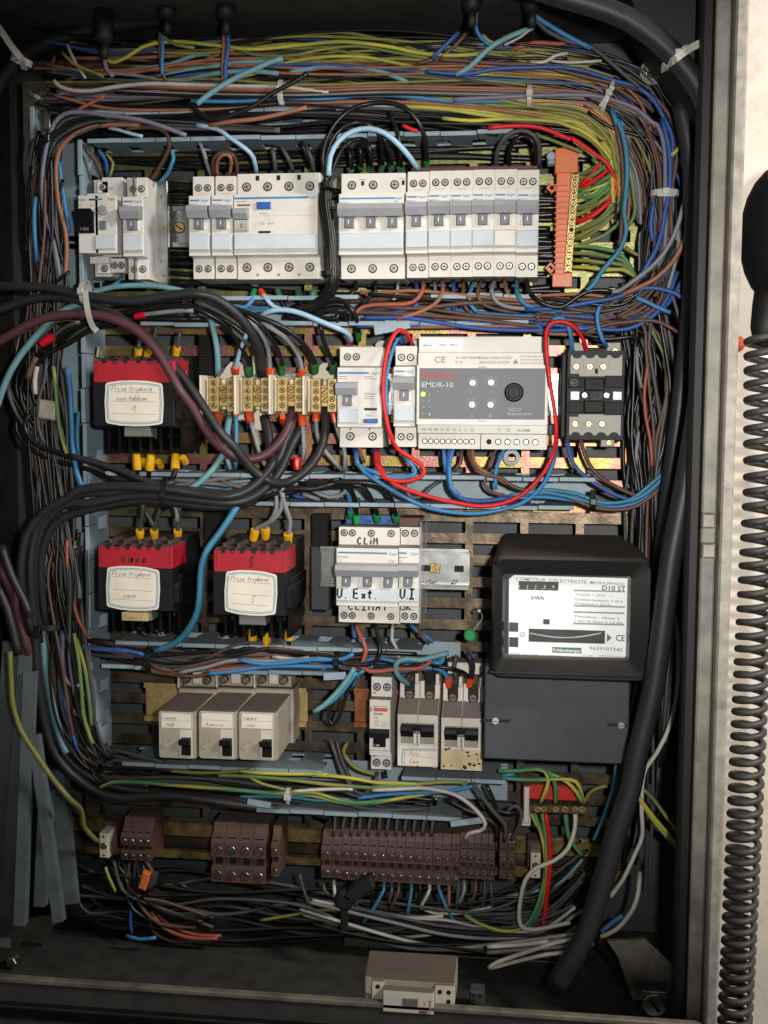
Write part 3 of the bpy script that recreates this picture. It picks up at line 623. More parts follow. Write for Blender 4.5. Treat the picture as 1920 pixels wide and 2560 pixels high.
# orange terminal bar
r_ = thing('earth_terminal_bar', 'orange plastic carrier with an upright brass screw bar and many green-yellow wires', 'terminal bar', *fx('R', 300, 975), 42)
m = MB(); m.prof([(6, -52), (36, -52), (36, 54), (6, 54)], -10, 2, .5); m.box(-12, 4, -54, -43, 30, 37, .5); m.box(-11.5, 7, 36, 56, 28, 37, .8)
for z in (26, -38): m.ring(-13.5, z, 2.2, 4.6, 20, 30, 4)
for i in range(17): z = 26 - i * 4.4; m.box(-11.2, -1, z, z + 1.2, 36, 38.6, .2)
m.build('carrier', orange_p, r_)
mb = MB()
for i in range(15): 
    z = 31.6 - i * 5.15; x = 4.6 - i * .30
    mb.box(x - 3.0, x + 3.0, z - 2.57, z + 2.57, 36, 43.5, .3)
mb.build('brass_bar', brass_p, r_)
for i in range(14):
    z = 31.6 - (i + (1 if i > 7 else 0)) * 5.15; place(SCR_BR, 'screw', r_, 4.6 - (31.6 - z) / 5.15 * .30, 43.6, z, random.uniform(0, 1.5), .93)
MB().cyl(2.4, -9.6, 1.9, 43.5, 43.7, 14).build('mounting_hole', darkhole, r_)
# row two: residual breaker, breaker
r_ = thing('residual_breaker', 'double-width residual breaker with a blue test button left of the long red wire loop', 'residual breaker', *fx('F', 1170, 590), 50)
din_body(mb := MB(), -18, 18, 82); mb.build('body', cream, r_)
m = MB(); m.box(-17, 8, 18.8, 20.4, 62, 62.1); m.build('blue_stripe', blue_p, r_)
m = MB(); m.text('hager', 17, 18.6, 3.2, 62.1, 0, 'r', shear=.15); m.text('16A', 4, 2, 3, 62.1, 1); m.text('30mA', 8.8, 2, 2.2, 62.1, 1); tie_txt(m, 4, 17, 11, 2, 62.05, 1, 1.2); tie_txt(m, -17, 17, 8, 2, 62.05, 1, 1.2); tie_txt(m, 4, 1, 11, 2, 62.05, 1, 1.2); m.text('Test', 5, -15.5, 2.6, 62.1, 1); m.build('lettering', [mat('logo_blue', '6aa0c8', .5), ink2], r_)
lever(r_, -18.4, -1, (-9.5,), zt=12.5)
m = MB(); m.box(-15, -13, -6, 1, 62, 63.4, .3); m.box(-6, -4, -6, 1, 62, 63.4, .3); m.build('lever_guide', cream, r_)
MB().box(-17, 0, -21, -9.5, 62, 64, .6).build('label_window', window, r_)
MB().box(4, 15.5, -20.8, -17.4, 62, 64.5, .6).build('test_button', blue_btn, r_)
MB().box(4.2, 14.6, -10.6, -8.6, 62, 62.2).build('indicator_slot', ink, r_)
for x in (-11.5, -4.2): place(SCR, 'screw', r_, x, 50.1, 33, x)
for x in (-9, 9.5): place(SCR_B, 'screw', r_, x, 50.1, -32, x)
m = MB(); m.box(-9.5, -8.5, -27, -23, 50, 50.3); m.box(6.5, 7.5, -27, -23, 50, 50.3); m.build('terminal_notch', darkhole, r_)
m = MB(); m.prism([(7, 40), (23, 40), (23, 46), (20, 48), (10, 48), (7, 45)], 10, 18, .6); m.build('rail_clip', cream2, r_)
r_ = hager('narrow breaker between the long red wire loop and the thermostat', 'F', 1478, 590, 17.6, 1, (-3.7, 3.7), (-3.7, 3.7), H=82, group=None)
m = MB(); m.prism([(-1, 40), (10, 40), (10, 46), (8, 48), (2, 48), (-1, 45)], 10, 18, .6); m.build('rail_clip', cream2, r_)
# thermostat
r_ = thing('thermostat_module', 'wide cream thermostat module with grey face, green lamp and round black fuse holder', 'thermostat', *fx('G', 668, 452), 56)
mb = MB(); mb.prof([(8, -44), (48, -44), (48, -32), (56, -31), (56, -24.4), (66, -24), (66, 23.4), (56, 23.8), (56, 33.5), (46, 34.2), (46, 47), (8, 47)], -52.5, 52.5, .6); mb.build('housing', cream, r_)
m = MB(); m.prism(smooth2([(-50, 21), (50, 21), (50, -19.5), (-50, -19.5), (-50, 21)], 1)[:4], 66, 66.3); m.build('face_plate', mat('thermostat_face', '63656b', .5, var=.02, bump=.1, bscale=2000), r_)
m = MB(); m.text('Raychem', -48, 13.6, 6.6, 66.5, 0, sx=1.12, shear=.18); m.build('brand_lettering', mat('red_print2', 'c6302c', .5), r_)
m = MB(); m.text('EMDR-10', -48, 6, 5.6, 66.5, sx=1.15); m.text('T315mA IEC127-2/V', 20, -16, 2.4, 66.5)
for i, ch in enumerate(('/', '!', '*', '0')): m.text(ch, -42.5, -1.5 - 5.2 * i, 3.6, 66.5)
KN = ((-7.5, 9.3), (7.2, 9.6), (-7.8, -8), (7, -8))
for x, z in KN:
    for k_ in range(11): t = -.9 + k_ * .49; m.stroke([(x + 3.7 * math.cos(t), z + 3.7 * math.sin(t)), (x + 4.9 * math.cos(t), z + 4.9 * math.sin(t))], .3, 66.45)
for i_, (x, z) in enumerate(((-9, .8), (7.2, .8), (-8, -18), (6, -17.6))): m.text('i*i0'[i_], x, z, 3.4, 66.45)
m.box(22, 22.3, -12.6, -10.4, 66.35, 66.45); m.box(30.5, 30.8, -12.6, -10.4, 66.35, 66.45); m.box(22.3, 30.5, -12.6, -12.3, 66.35, 66.45); m.box(22.3, 30.5, -10.7, -10.4, 66.35, 66.45)
m.build('lettering', mat('white_print', 'b9bcc0', .5), r_)
for x, z in KN:
    q = MB(); q.cyl(x, z, 2.6, 66.3, 68, 18, .4); q.build('adjuster', white, r_); q = MB(); q.box(x - .25, x + .25, z - 2, z + 2, 68, 68.1); q.build('adjuster_slot', ink2, r_)
m = MB(); m.cyl(25.5, 2, 7.6, 66.3, 69.5, 28, 1.2); m.build('fuse_holder', lever_k, r_); m = MB(); m.cyl(25.5, 2, 5, 69.5, 72, 24, .6); m.build('fuse_cap', lever_k, r_); m = MB(); m.box(25, 26, -1.6, 5.6, 72, 72.2); m.build('cap_slot', darkhole, r_)
m = MB(); m.cyl(-47, 0.2, 1.9, 66.3, 67, 14, .4); m.build('green_lamp', mat('lamp_green', 'b8f04a', .3, emit=1.6, var=0), r_)
for z in (-5, -10, -15): q = MB(); q.cyl(-47, z, 1.1, 66.3, 66.6, 12); q.build('dark_lamp', mat('lamp_off', '7b7f80', .4), r_)
m = MB(); m.text('CE', -39, 25.7, 7, 56.2, sx=1.1); m.box(-3, 3, 21.5, 22.2, 66.3, 66.4); m.box(-3, 3, -21.2, -20.6, 66.3, 66.4); m.build('mark_lettering', ink2, r_)
m = MB(); m.text('AC 230V 50/60Hz', -22, 28.8, 2.7, 56.2); m.text('IP 20', -22, 25.2, 2.7, 56.2); m.text('Frei/pin 16(4)A,AC230V', -3, 28.8, 2.7, 56.2); m.text('Alarm 2(1)A, AC230V', -3, 25.2, 2.7, 56.2)
m.text('Do not open while energised', 30, 30.2, 1.7, 56.2); m.text('Nicht unter Spannung offnen', 30, 27.6, 1.7, 56.2); m.text('Ne pas ouvrir sous tension', 30, 25, 1.7, 56.2); m.prism([(24, 25), (28.4, 25), (26.2, 28.8)], 56.05, 56.2)
for i, s_ in enumerate(('PE', 'PE', 'PE', 'N', 'N', 'N', 'L', "L'", 'LS')): m.text(s_, -47 + i * 4.9, -29.4, 3.3, 56.2, 0, 'c')
for s_, x in (('T1', 13.5), ('T2', 21), ('ALARM', 33)): m.text(s_, x, -29.4, 3.3, 56.2, 0, 'c')
m.build('lettering', ink2, r_)
m = MB(); m.box(-51.5, -17, 36.6, 45, 46, 46.5, .1); m.text('EMERGE', -49.5, 39.2, 2.2, 46.7, 1); m.text('VEXILE  CIMEUX', -36.5, 39.6, 2.2, 46.7, 1); m.build('sticker', [white, ink2], r_)
m = MB(); m.box(-1.6, -1.0, -44, -32.2, 48, 48.3); m.build('terminal_joint', darkhole, r_)
MS = mesh_of(MB().cyl(0, 0, 2.3, -.3, .1, 14, m=1).cyl(0, 0, 1.75, .05, .7, 12, .3), 'screw', [steel, darkhole])
for i in range(9): place(MS, 'screw', r_, -47 + i * 4.85, 48.1, -38, 0)
for i in range(5): place(MS, 'screw', r_, 13 + i * 7.5, 48.1, -38, 0, 1.12)
MB().cyl(5.5, -38, 2.2, 48, 48.2, 14).build('empty_terminal', darkhole, r_)
r_ = thing('mounting_washer', 'grey oval ring with a slotted hole lying on the plate under the thermostat', 'ring', *fx('G', 828, 795), 12)
m = MB(); m.ring(0, 0, 3.6, 7, 2, 14, 20); m.build('ring', mat('grey_ring', '8d979c', .4), r_)
# grey contactor
r_ = thing('contactor', 'small black contactor with pale grey terminal blocks and blue ferrules at the right', 'contactor', *fx('G', 1285, 455), 62)
m = MB(); m.prof([(6, -38), (62, -35), (62, 35), (6, 38)], -23, 23, .8); m.box(-27, -20, -34, 34, 6, 50, 1); m.box(-22, 22, -37, -33, 20, 48, 1); m.box(-22, 22, 33, 38, 20, 50, 1); m.build('housing', black_p, r_)
cg = mat('contactor_grey', '9a968c', .5, var=.05, dirt=.2, dirtcol='6d675c')
for s_ in (1, -1):
    m = MB(); P_ = [(-20, 31.5), (-20, 17), (-13, 17), (-13, 15), (20, 15), (20, 31.5)]
    for k_ in range(4):
        c = 15 - k_ * 10
        P_ += [(c + 4, 31.5), (c + 2.8, 29.6), (c, 28.8), (c - 2.8, 29.6), (c - 4, 31.5)]
    P_ = [(x, z * s_) for x, z in P_]; m.prism(P_, 62, 64.5); m.build('terminal_block', cg, r_)
    for x in (-15.5, -5, 5.5): place(SCR_BR, 'screw', r_, x, 64.7, 22.5 * s_, x, 1.05)
    m = MB()
    for x in (-10, 0, 10): m.box(x - .2, x + .2, min(20 * s_, 29 * s_), max(20 * s_, 29 * s_), 64.5, 64.65)
    m.build('printed_line', ink2, r_)
for x, z, s_ in ((14, 37, 1), (11, -36, 1), (-15, 37, 1)):
    m = MB(); m.box(x - 5.5, x + 5.5, z - 5, z + 5, 38, 52, .5); m.build('coil_terminal', cg, r_)
    if x > 0: place(SCR_BR, 'screw', r_, x + 1, 52.2, z - 1.5, .4, .9)
dk = mat('contactor_dark', '232325', .5, var=.06, dust=.3, spec=.12)
m = MB(); m.box(-21.5, -9, 6, 14, 62, 65, .5); m.box(7, 22, 6, 15.5, 62, 65.5, .5); m.box(-21.5, -9, -14, -5, 62, 65, .5); m.box(7, 22, -15.5, -5, 62, 65.5, .5); m.box(-9, 6.5, 3.5, 13.5, 62, 66.5, 1); m.box(-9, 6.5, -14, -4, 62, 66.5, 1); m.build('front_blocks', dk, r_)
for x in (-16.2, 16.8): m = MB(); m.box(x - 3.8, x + 3.8, -4, 3.4, 62, 66, .6); m.build('grey_pad', mat('pad_grey', '6f7277', .3), r_)
m = MB(); m.box(-5, 6, -4.2, 3.6, 62, 65.4, .4); m.box(-3, -1.6, -1.8, 3, 65.4, 67, .2); m.box(1, 2.4, -1.8, 3, 65.4, 67, .2); m.box(-3, 2.4, -.4, .8, 65.4, 66.8, .2); m.box(-4, 4, -9.6, -8.2, 66.5, 67.5, .2); m.box(3, 4.4, -12, -8, 66.5, 67.5, .2); m.build('armature', lever_k, r_)
for x in (-8.6, 8.6): place(SCR, 'screw', r_, x, 64, 0, .3, .95)
m = MB(); m.ring(-17, 10, 2.3, 2.7, 65, 65.15, 20); m.text('BBC', -17, 9.3, 1.9, 65.1, 0, 'c'); m.build('logo', ink2, r_)
m = MB(); m.box(-1, 1.4, 17, 21, 64.5, 64.8); m.box(-2.2, 1.4, 7.5, 11, 66.5, 66.8); m.build('slot', darkhole, r_)
# row three: black-marked breakers
r_ = thing('circuit_breaker', 'wide breaker hand-marked CLIM and U. Ext. in black pen', 'breaker', *fx('I', 545, 790), 50)
din_body(mb := MB(), -26.2, 26.2, 80); mb.build('body', cream, r_)
MB().box(-25, 16, 19.4, 20.8, 62, 62.1).build('blue_stripe', blue_p, r_)
m = MB(); m.text('hager', 25, 18.8, 3.2, 62.1, 0, 'r', shear=.15); m.text('C32', 17, 12.5, 3.2, 62.1, 1); m.text('NC764N', -25, 15.6, 2.3, 62.1, 1); m.text('C32', -25, 12.8, 2, 62.1, 1); m.text('N', -24, 36.6, 2.4, 50.1, 1); m.build('lettering', [mat('logo_blue', '6aa0c8', .5), ink2], r_)
X_ = (-17.5, 0, 17.2)
X_ = (-17.5, 0, 17.2); m = MB()
for x in X_: m.box(x - 7, x - 3.6, -4, 4, 62, 63.4, .3); m.box(x + 3.6, x + 5.8, -4, 4, 62, 63.4, .3)
for x in (-9, 9): m.box(x - 1.3, x + 1.3, 1, 3.4, 62, 63.4, .4)
m.build('lever_guide', cream, r_); lever(r_, -26, 26, X_, zt=12)
MB().box(-26, 25.8, -20, -8.6, 62, 64, .6).build('label_window', window, r_)
m = MB(); X_ = hand(m, 'CL!', -10.5, 25.9, 5.6, 1.35, 50.3, sp=1.5, slant=.05, smoothed=False); hand(m, 'M', X_ + .8, 25.9, 5.6, 1.3, 50.3, slant=0, smoothed=False); m.build('marker_writing', ink, r_)
m = MB(); hand(m, 'U. Ext.', -25, -17.4, 8.0, 1.6, 64.2, sp=1.35, slant=.05, smoothed=False); m.build('marker_writing', ink, r_)
m = MB(); hand(m, 'CLIMAT', -18, -29.4, 7, 1.3, 50.3, sp=1.28, slant=.05, smoothed=False); m.build('marker_writing', ink, r_)
for x in (-21.4, -14.6, 1.3, 17.8): place(SCR, 'screw', r_, x, 50.1, 35.2, x)
for x in (-21.4, -14.6, 1.3, 17.8): place(SCR, 'screw', r_, x, 50.1, -34.3, x)
r_ = thing('circuit_breaker', 'narrow breaker hand-marked U.I in black pen, left of the short bright rail', 'breaker', *fx('I', 878, 790), 50)
din_body(mb := MB(), -8.9, 8.9, 80); mb.build('body', cream, r_)
MB().box(-8, -1.5, 19.2, 20.6, 62, 62.1).build('blue_stripe', blue_p, r_)
m = MB(); m.text('hager', 8.6, 18.6, 3.2, 62.1, 0, 'r', shear=.15); m.text('MFN710', -8, 15.4, 2.1, 62.1, 1); m.text('C10', -8, 12.8, 2, 62.1, 1); m.text('N', -7.6, 36.6, 2.4, 50.1, 1); m.build('lettering', [mat('logo_blue', '6aa0c8', .5), ink2], r_)
lever(r_, -8.6, 8.6, (0,), zt=12); m = MB(); m.box(-7, -3.6, -4, 4, 62, 63.4, .3); m.box(3.6, 5.8, -4, 4, 62, 63.4, .3); m.build('lever_guide', cream, r_)
MB().box(-8.6, 8.6, -20, -8.6, 62, 64, .6).build('label_window', window, r_)
m = MB(); hand(m, 'U.I', -6.5, -17.4, 8, 1.6, 64.2, sp=1.1, slant=.05, smoothed=False); m.build('marker_writing', ink, r_)
m = MB(); hand(m, '!SR.', -8.6, -29.4, 6.6, 1.3, 50.3, sp=1.1, slant=.05, smoothed=False); m.build('marker_writing', ink, r_)
for x in (-4, 3.6): place(SCR, 'screw', r_, x, 50.1, 35.0, x); place(SCR, 'screw', r_, x, 50.1, -34.3, x)
MB().box(9.2, 10.2, -38, 46, 8, 60, .3).build('clear_side_plate', mat('clear_plate', 'd8dcde', .1, alpha=.35), r_)
for x0, c_, lb, tx in ((545, '2f62b0', 'blue plastic marker strip behind the green ferrules over the wide marked breaker', '268  '), ):
    r2 = thing('marker_strip', lb, 'marker strip', *fx('I', 560, 340), 20); m = MB(); m.prof([(10, -5), (22, -5), (22, 5), (10, 5)], -22, 24, .5); m.build('strip', mat('blue_strip', c_, .4), r2); m = MB(); m.text('396', -6, -1.5, 4.4, 22.2); m.text('EK', 14, -1.5, 4.4, 22.2); m.build('lettering', ink, r2)
r2 = thing('busbar_cover', 'maroon comb busbar cover above the narrow marked breaker', 'busbar', *fx('I', 885, 352), 34); m = MB(); m.prof([(12, -4), (40, -4), (40, 4.5), (12, 4.5)], -9.5, 9.5, .6); m.build('cover', mat('maroon_plastic', '5a2626', .4), r2)
tag(r2, None)
r2 = thing('busbar_cover', 'thin maroon comb busbar running over the six narrow top-row breakers', 'busbar', *fx('D', 785, 226), 36); m = MB(); m.box(-51, 51, -1.8, 1.4, 20, 40, .5); m.build('cover', mat('maroon_plastic', '5a2626', .4), r2)
# electricity meter
r_ = thing('electricity_meter', 'black electricity meter with a white dial plate and dusty top at the right', 'electricity meter', *fx('J', 800, 780), 130)
def rr(x0, x1, z0, z1, r, n=5):
    P_ = []
    for cx, cz, a0 in ((x1 - r, z1 - r, 0), (x0 + r, z1 - r, 90), (x0 + r, z0 + r, 180), (x1 - r, z0 + r, 270)):
        for i in range(n + 1): t = math.radians(a0 + 90 * i / n); P_.append((cx + r * math.cos(t), cz + r * math.sin(t)))
    return P_
def frustum(mb, A, B, h0, h1, m=0, caps=(1, 1)):
    n = len(A); vs = [(p[0], -h0, p[1]) for p in A] + [(p[0], -h1, p[1]) for p in B]
    fs = [(i, (i + 1) % n, n + (i + 1) % n, n + i) for i in range(n)]
    if caps[0]: fs.append(tuple(range(n - 1, -1, -1)))
    if caps[1]: fs.append(tuple(n + i for i in range(n)))
    mb.add(vs, fs, m)
x0, z0 = W2(*fx('J', 150, 1262), 130); x1, z1 = W2(*fx('J', 1450, 315), 130); cx, cz = W2(*fx('J', 800, 780), 130)
x0 -= cx; x1 -= cx; z0 -= cz; z1 -= cz
m = MB(); frustum(m, rr(x0 + 2, x1 - 8, z0, z1 + 4, 7), rr(x0, x1, z0, z1, 9), 4, 60, caps=(1, 0)); frustum(m, rr(x0, x1, z0, z1, 9), rr(x0, x1, z0, z1, 9), 60, 126, caps=(0, 0)); frustum(m, rr(x0, x1, z0, z1, 9), rr(x0 + 2, x1 - 2, z0 + 2, z1 - 2, 8), 126, 130, caps=(0, 0))
frustum(m, rr(x0 + 2, x1 - 2, z0 + 2, z1 - 2, 8), rr(x0 + 8, x1 - 16, z0 + 15, z1 - 13, 3), 130, 129, caps=(0, 0)); frustum(m, rr(x0 + 8, x1 - 16, z0 + 15, z1 - 13, 3), rr(x0 + 11, x1 - 18, z0 + 16.5, z1 - 14.5, 2), 129, 118, caps=(0, 1))
m.box(x0 - .6, x1 + .6, z0 + 4, z0 + 5.2, 118, 131.4, .5)
m.build('case', black_m, r_)
def J(X_, Y_, h): a = W2(*fx('J', X_, Y_), h); return a[0] - cx, a[1] - cz
c_ = [J(*q, 118.5) for q in ((296, 470), (335, 440), (1255, 466), (1245, 1098), (292, 1088))]
m = MB(); m.prism(c_, 118.1, 118.5); m.build('dial_plate', white, r_)
m = MB(); jr = MB()
def JB(mb, X0, Y0, X1, Y1, h, m_=0): a = J(X0, Y1, h); b_ = J(X1, Y0, h); mb.box(a[0], b_[0], a[1], b_[1], h - .15, h, m=m_)
def JT(mb, t, X0, Y0, size, m_=0, sx=1.0, w_=None):
    a = J(X0, Y0, 118.7)
    if w_: V_, _ = glyphs(t); gw = max(v[0] for v in V_) - min(v[0] for v in V_); sx = (J(w_, Y0, 118.7)[0] - a[0]) / (gw * size)
    mb.text(t, a[0], a[1], size, 118.7, m_, sx=sx, rot=-.028)
JT(m, "COMPTEUR  D'ELECTRICITE  MONOPHASE", 350, 480, 3.4, 1, w_=1222); JT(m, 'D10 ST', 1038, 558, 5.0, 0, w_=1225); JT(m, 'kWh', 474, 634, 4.4, 0, w_=574)
JT(m, 'Tension = 230V   ~', 824, 600, 2.5, 1, w_=1118); JT(m, 'Courant maximum = 30 A', 822, 640, 2.5, 1, w_=1208); JT(m, 'Frequence = 50 Hz', 824, 672, 2.5, 1, w_=1112)
JT(m, 'Precision : classe 2', 820, 776, 2.6, 1, w_=1178); JT(m, '1 tour de disque = 1,6 Wh', 820, 810, 2.4, 1, w_=1202); JT(m, 'CE', 1146, 962, 6.4, 0, w_=1218); JT(m, '9639107345', 935, 1034, 3.6, 1, w_=1200)
JT(m, "APPAREIL NON SOUMIS AU CONTROLE DE L'ETAT", 296, 1070, 1.7, 1, w_=815); JT(m, '10 - 30A', 885, 1085, 1.7, 1, w_=965); JT(m, 'FABRIQUE EN FRANCE', 1010, 1088, 1.7, 1, w_=1225)
JB(m, 752, 872, 756, 890, 118.65)
a = J(400, 914, 118.6); m.ring(a[0], a[1], 1.0, 1.4, 118.5, 118.65, 14, 1); m.ring(a[0], a[1], 1.9, 2.3, 118.5, 118.65, 6, 1)
for X0, Y0, X1, Y1 in ((812, 566, 1222, 690), (808, 738, 1216, 832), (640, 972, 874, 1058)):
    for q in ((X0, Y0, X1, Y0 + 2), (X0, Y1 - 2, X1, Y1), (X0, Y0 + 2, X0 + 2, Y1 - 2), (X1 - 2, Y0 + 2, X1, Y1 - 2)): JB(m, *q, 118.64, 1)
m.build('lettering', [ink, ink2], r_)
m = MB(); JB(m, 371, 494, 691, 556, 118.8); m.build('register_window', darkhole, r_)
m = MB()
for i, ch in enumerate('11124'): a = J(376 + i * 65, 545, 119); m.text(ch, a[0], a[1], 3.6, 119, 0, sx=1.1); JB(m, 432 + i * 62, 548, 446 + i * 62, 552, 118.95)
m.build('register_digits', mat('white_print', 'b9bcc0', .5), r_)
m = MB(); JB(m, 452, 884, 1062, 970, 118.8); JB(m, 296, 818, 370, 890, 118.8); JB(m, 296, 936, 370, 1012, 118.8); JB(m, 568, 792, 620, 832, 118.8); m.build('disc_window', darkhole, r_)
P_ = [J(460 + i * 30, 902 + 36 * math.sin(math.pi * i / 19 * 1.0) , 119) for i in range(20)]; m = MB(); m.stroke(P_, .9, 119); m.build('disc_edge', mat('disc_alu', 'b0b0b0', .4, .3), r_)
m = MB(); JB(m, 641, 1020, 873, 1056, 118.75); a, b_, c2 = J(1076, 905, 118.7), J(1076, 974, 118.7), J(1114, 940, 118.7); m.prism([a, b_, c2], 118.6, 118.75); m.build('green_print', mat('green_print', '1f6a4c', .5), r_)
m = MB(); a = J(646, 1046, 118.9); V_, _ = glyphs('Schlumberger'); gw = max(v[0] for v in V_); m.text('Schlumberger', a[0], a[1], 3.2, 118.9, sx=(J(868, 1046, 118.9)[0] - a[0]) / (gw * 3.2), rot=-.02); m.build('maker_lettering', white, r_)
m = MB(); q = [J(*k_, 124) for k_ in ((250, 420), (1305, 420), (1300, 1130), (245, 1110))]; m.prism(q, 124, 125); m.build('glass_pane', mat('meter_glass', 'f2f4f4', .04, alpha=.03), r_)
q0, q1 = W2(*fx('J', 92, 1905), 100), W2(*fx('J', 1262, 1272), 100)
m = MB(); m.box(q0[0] - cx, q1[0] - cx, q0[1] - cz, z0 + 3, 10, 100, 1.2); m.build('terminal_cover', grey_p, r_)
for X_, Y_, a0, b0, mm in ((186, 1600, 90, 300, nylon), (1190, 1636, 1080, 1240, lever_l)):
    a = W2(*fx('J', X_, Y_), 100); u0, u1 = W2(*fx('J', a0, Y_), 100)[0], W2(*fx('J', b0, Y_), 100)[0]
    q = MB(); q.box(u0 - cx, u1 - cx, a[1] - cz - 1.2, a[1] - cz + 1.2, 100, 100.2); q.build('slot', darkhole, r_)
    q = MB(); q.cyl(a[0] - cx, a[1] - cz, 2.7, 100.2, 102.5, 16, .6); q.box(a[0] - cx - 1.9, a[0] - cx + 1.9, a[1] - cz - .3, a[1] - cz + .3, 102.5, 102.6, m=1); q.build('screw', [mm, steel_d], r_)
# seal
r2 = thing('lead_seal', 'small green plastic seal hanging on a thin wire beside the meter', 'seal', *fx('I', 1378, 1285), 70)
m = MB(); m.cyl(0, 0, 5, 67, 73, 20, 1.2); m.ring(0, 0, 2, 3, 73, 73.6, 16); m.build('seal_body', green_f, r2); a = [W2(*fx('I', *q), 72) for q in ((1395, 1270), (1420, 1230), (1460, 1180), (1480, 1130), (1455, 1080))]; c0 = W2(*fx('I', 1378, 1285), 70)
m = MB(); m.tube(smooth2([(p[0] - c0[0], 72, p[1] - c0[1]) for p in a]), .35, 5); m.build('seal_wire', steel, r2); m = MB(); m.cyl(a[-1][0] - c0[0], a[-1][1] - c0[1], 2.3, 70, 75, 12, 1); m.build('stud', galv, r2)
# ---------------------------------------------------------------- red-topped contactors
def label_shape(w_, h_, bulge=1.5):
    a, b_ = w_ / 2, h_ / 2; P_ = []
    for t in range(5): P_.append((a - 2.5 + 2.5 * math.cos(math.radians(t * 22.5)), b_ - 2.5 + 2.5 * math.sin(math.radians(t * 22.5))))
    P_ += [(a * .5, b_ + bulge), (0, b_ + bulge * 1.25), (-a * .5, b_ + bulge)]
    for t in range(4, -1, -1): P_.append((-(a - 2.5 + 2.5 * math.cos(math.radians(t * 22.5))), b_ - 2.5 + 2.5 * math.sin(math.radians(t * 22.5))))
    P_ += [(-a - .8, 0)] + [(x, -z) for x, z in reversed(P_)] + [(a + .8, 0)]
    return P_
def sticker(par, x, z, w_, h_, h, lines, rot=0.0, hand_lines=()):
    P_ = label_shape(w_, h_); c, s_ = math.cos(rot), math.sin(rot); T = lambda p, k=1.0, ky=None: (x + p[0] * k * c - p[1] * (ky or k) * s_, z + p[0] * k * s_ + p[1] * (ky or k) * c)
    MB().prism([T(p) for p in P_], h, h + .3).build('label', paper, par)
    m = MB()
    for k, kz, wd in ((.93, .9, .75), (.885, .84, .45)): Q = [T(p, k, kz) for p in P_]; m.stroke(Q + [Q[0]], wd, h + .4)
    m.build('blue_border', mat('label_blue', '6f9ab5', .7, var=.05), par)
    m = MB()
    for zz_ in lines: m.stroke([T((-w_ * .38, zz_)), T((w_ * .38, zz_ - .1))], .3, h + .4)
    for t, xx, zz_, sz in hand_lines: a = T((xx, zz_)); hand(m, t, a[0], a[1], sz, .42, h + .5, sp=1.15, slant=.3)
    m.build('handwriting', pencil, par)
def contactor_red(label, fr, cx, cz_, sx, wr, lines, hl, mark=None, tab=None, lab_rot=0.0, lab_dx=0.0):
    """local origin: middle of the seam between red cover and black body, at h 90"""
    px, py = fx(fr, cx, cz_); r_ = thing('contactor', label, 'contactor', px, py, 90, 'red-topped contactors with handwritten labels'); a = wr / 2
    m = MB(); m.prof([(8, -37), (84, -37), (90, -35), (90, 0), (60, 1), (40, 22), (8, 22)], -a - 1, a - 1, .8); m.box(-a - 3, a + 1, -26, -8, 10, 70, 1)
    m.box(a - 3, a + 2.5, -30, -14, 20, 84, .8); m.build('body', black_p, r_)
    m = MB(); m.prof([(52, 0), (91, 0), (91, 17), (86, 18.5), (52, 18.5)], -a, a, .9); m.build('red_cover', red_p, r_)
    m = MB()
    for x in (-.72, -.2, .12, .62): m.box(a * x - 1.7, a * x + 1.7, 15, 19, 84, 91.3)
    for x in (-.47, .38): m.box(a * x - 1.6, a * x - .7, 14.6, 19, 84, 91.3); m.box(a * x + .6, a * x + 1.5, 14.6, 19, 84, 91.3)
    m.box(-a + 2.5, -a + 2.8, 3, 16, 91, 91.15); m.box(a - 2.8, a - 2.5, 3, 16, 91, 91.15)
    for x in (-.62, -.2, .2, .62): m.box(a * x - 6, a * x + 6, 18.3, 18.8, 56, 70)
    m.build('slot', darkhole, r_)
    m = MB()
    for x in (-.8, -.4, 0, .4, .8): m.box(a * x - 1.4, a * x + 1.4, 18, 21.6, 48, 80, .6)
    m.build('top_barrier', mat('barrier_dusty', '4a3c33', .7, dust=.9), r_)
    m = MB()
    for i in range(8): x = -a + 3 + i * (wr - 6) / 7; m.box(x - 1.5, x + 1.5, -58, -36, 20, 66, 1)
    m.box(-a + 2, a - 2, -54, -37, 8, 40, .5)
    m.build('bottom_barrier', lever_k, r_)
    for x in (-.7, -.22, .12, .6):
        q = MB(); q.cyl(a * x, -44, 3.4, 48, 58, 12, 1); q.box(a * x - 3.2, a * x + 3.2, -50, -42, 44, 48, .5); q.build('terminal_screw', [mat('tarnished', '8d8472', .4, .8, dirt=.5)], r_)
    sticker(r_, lab_dx, -17, wr * .70, 33, 91, lines, lab_rot, hl)
    if mark: m = MB(); hand(m, mark[0], mark[1], 4.5, mark[2], 1.5, 91.3, sp=1.6); m.build('marker_writing', mat('faded_ink', '5f0f16', .6), r_)
    m = MB(); m.box(-10 + (tab or 0), 12 + (tab or 0), -44, -35.5, 70, 88, .8); m.build('grey_tab', mat('tab_grey', '6b6a63', .5, var=.1), r_)
    return r_
contactor_red('red-topped black contactor labelled with the number 1, in the thermostat row', 'E', 870, 662, 0, 68, (9, 1.5, -8.5), (('Prise triphase', -19, 9.6, 4.4), ('sous tableau', -15, 2.2, 3.8), ('1', -2, -7, 5.5)), lab_rot=-.01)
rc = contactor_red('red-topped black contactor with cave written on the cover and on its label', 'H', 425, 640, 0, 63, (9, -1.5, -9.5), (('Prise triphase', -18, 9.6, 4.2), ('cave', -8, -8, 4.6)), mark=('cave', -11, 7), lab_rot=-.03, lab_dx=-2)
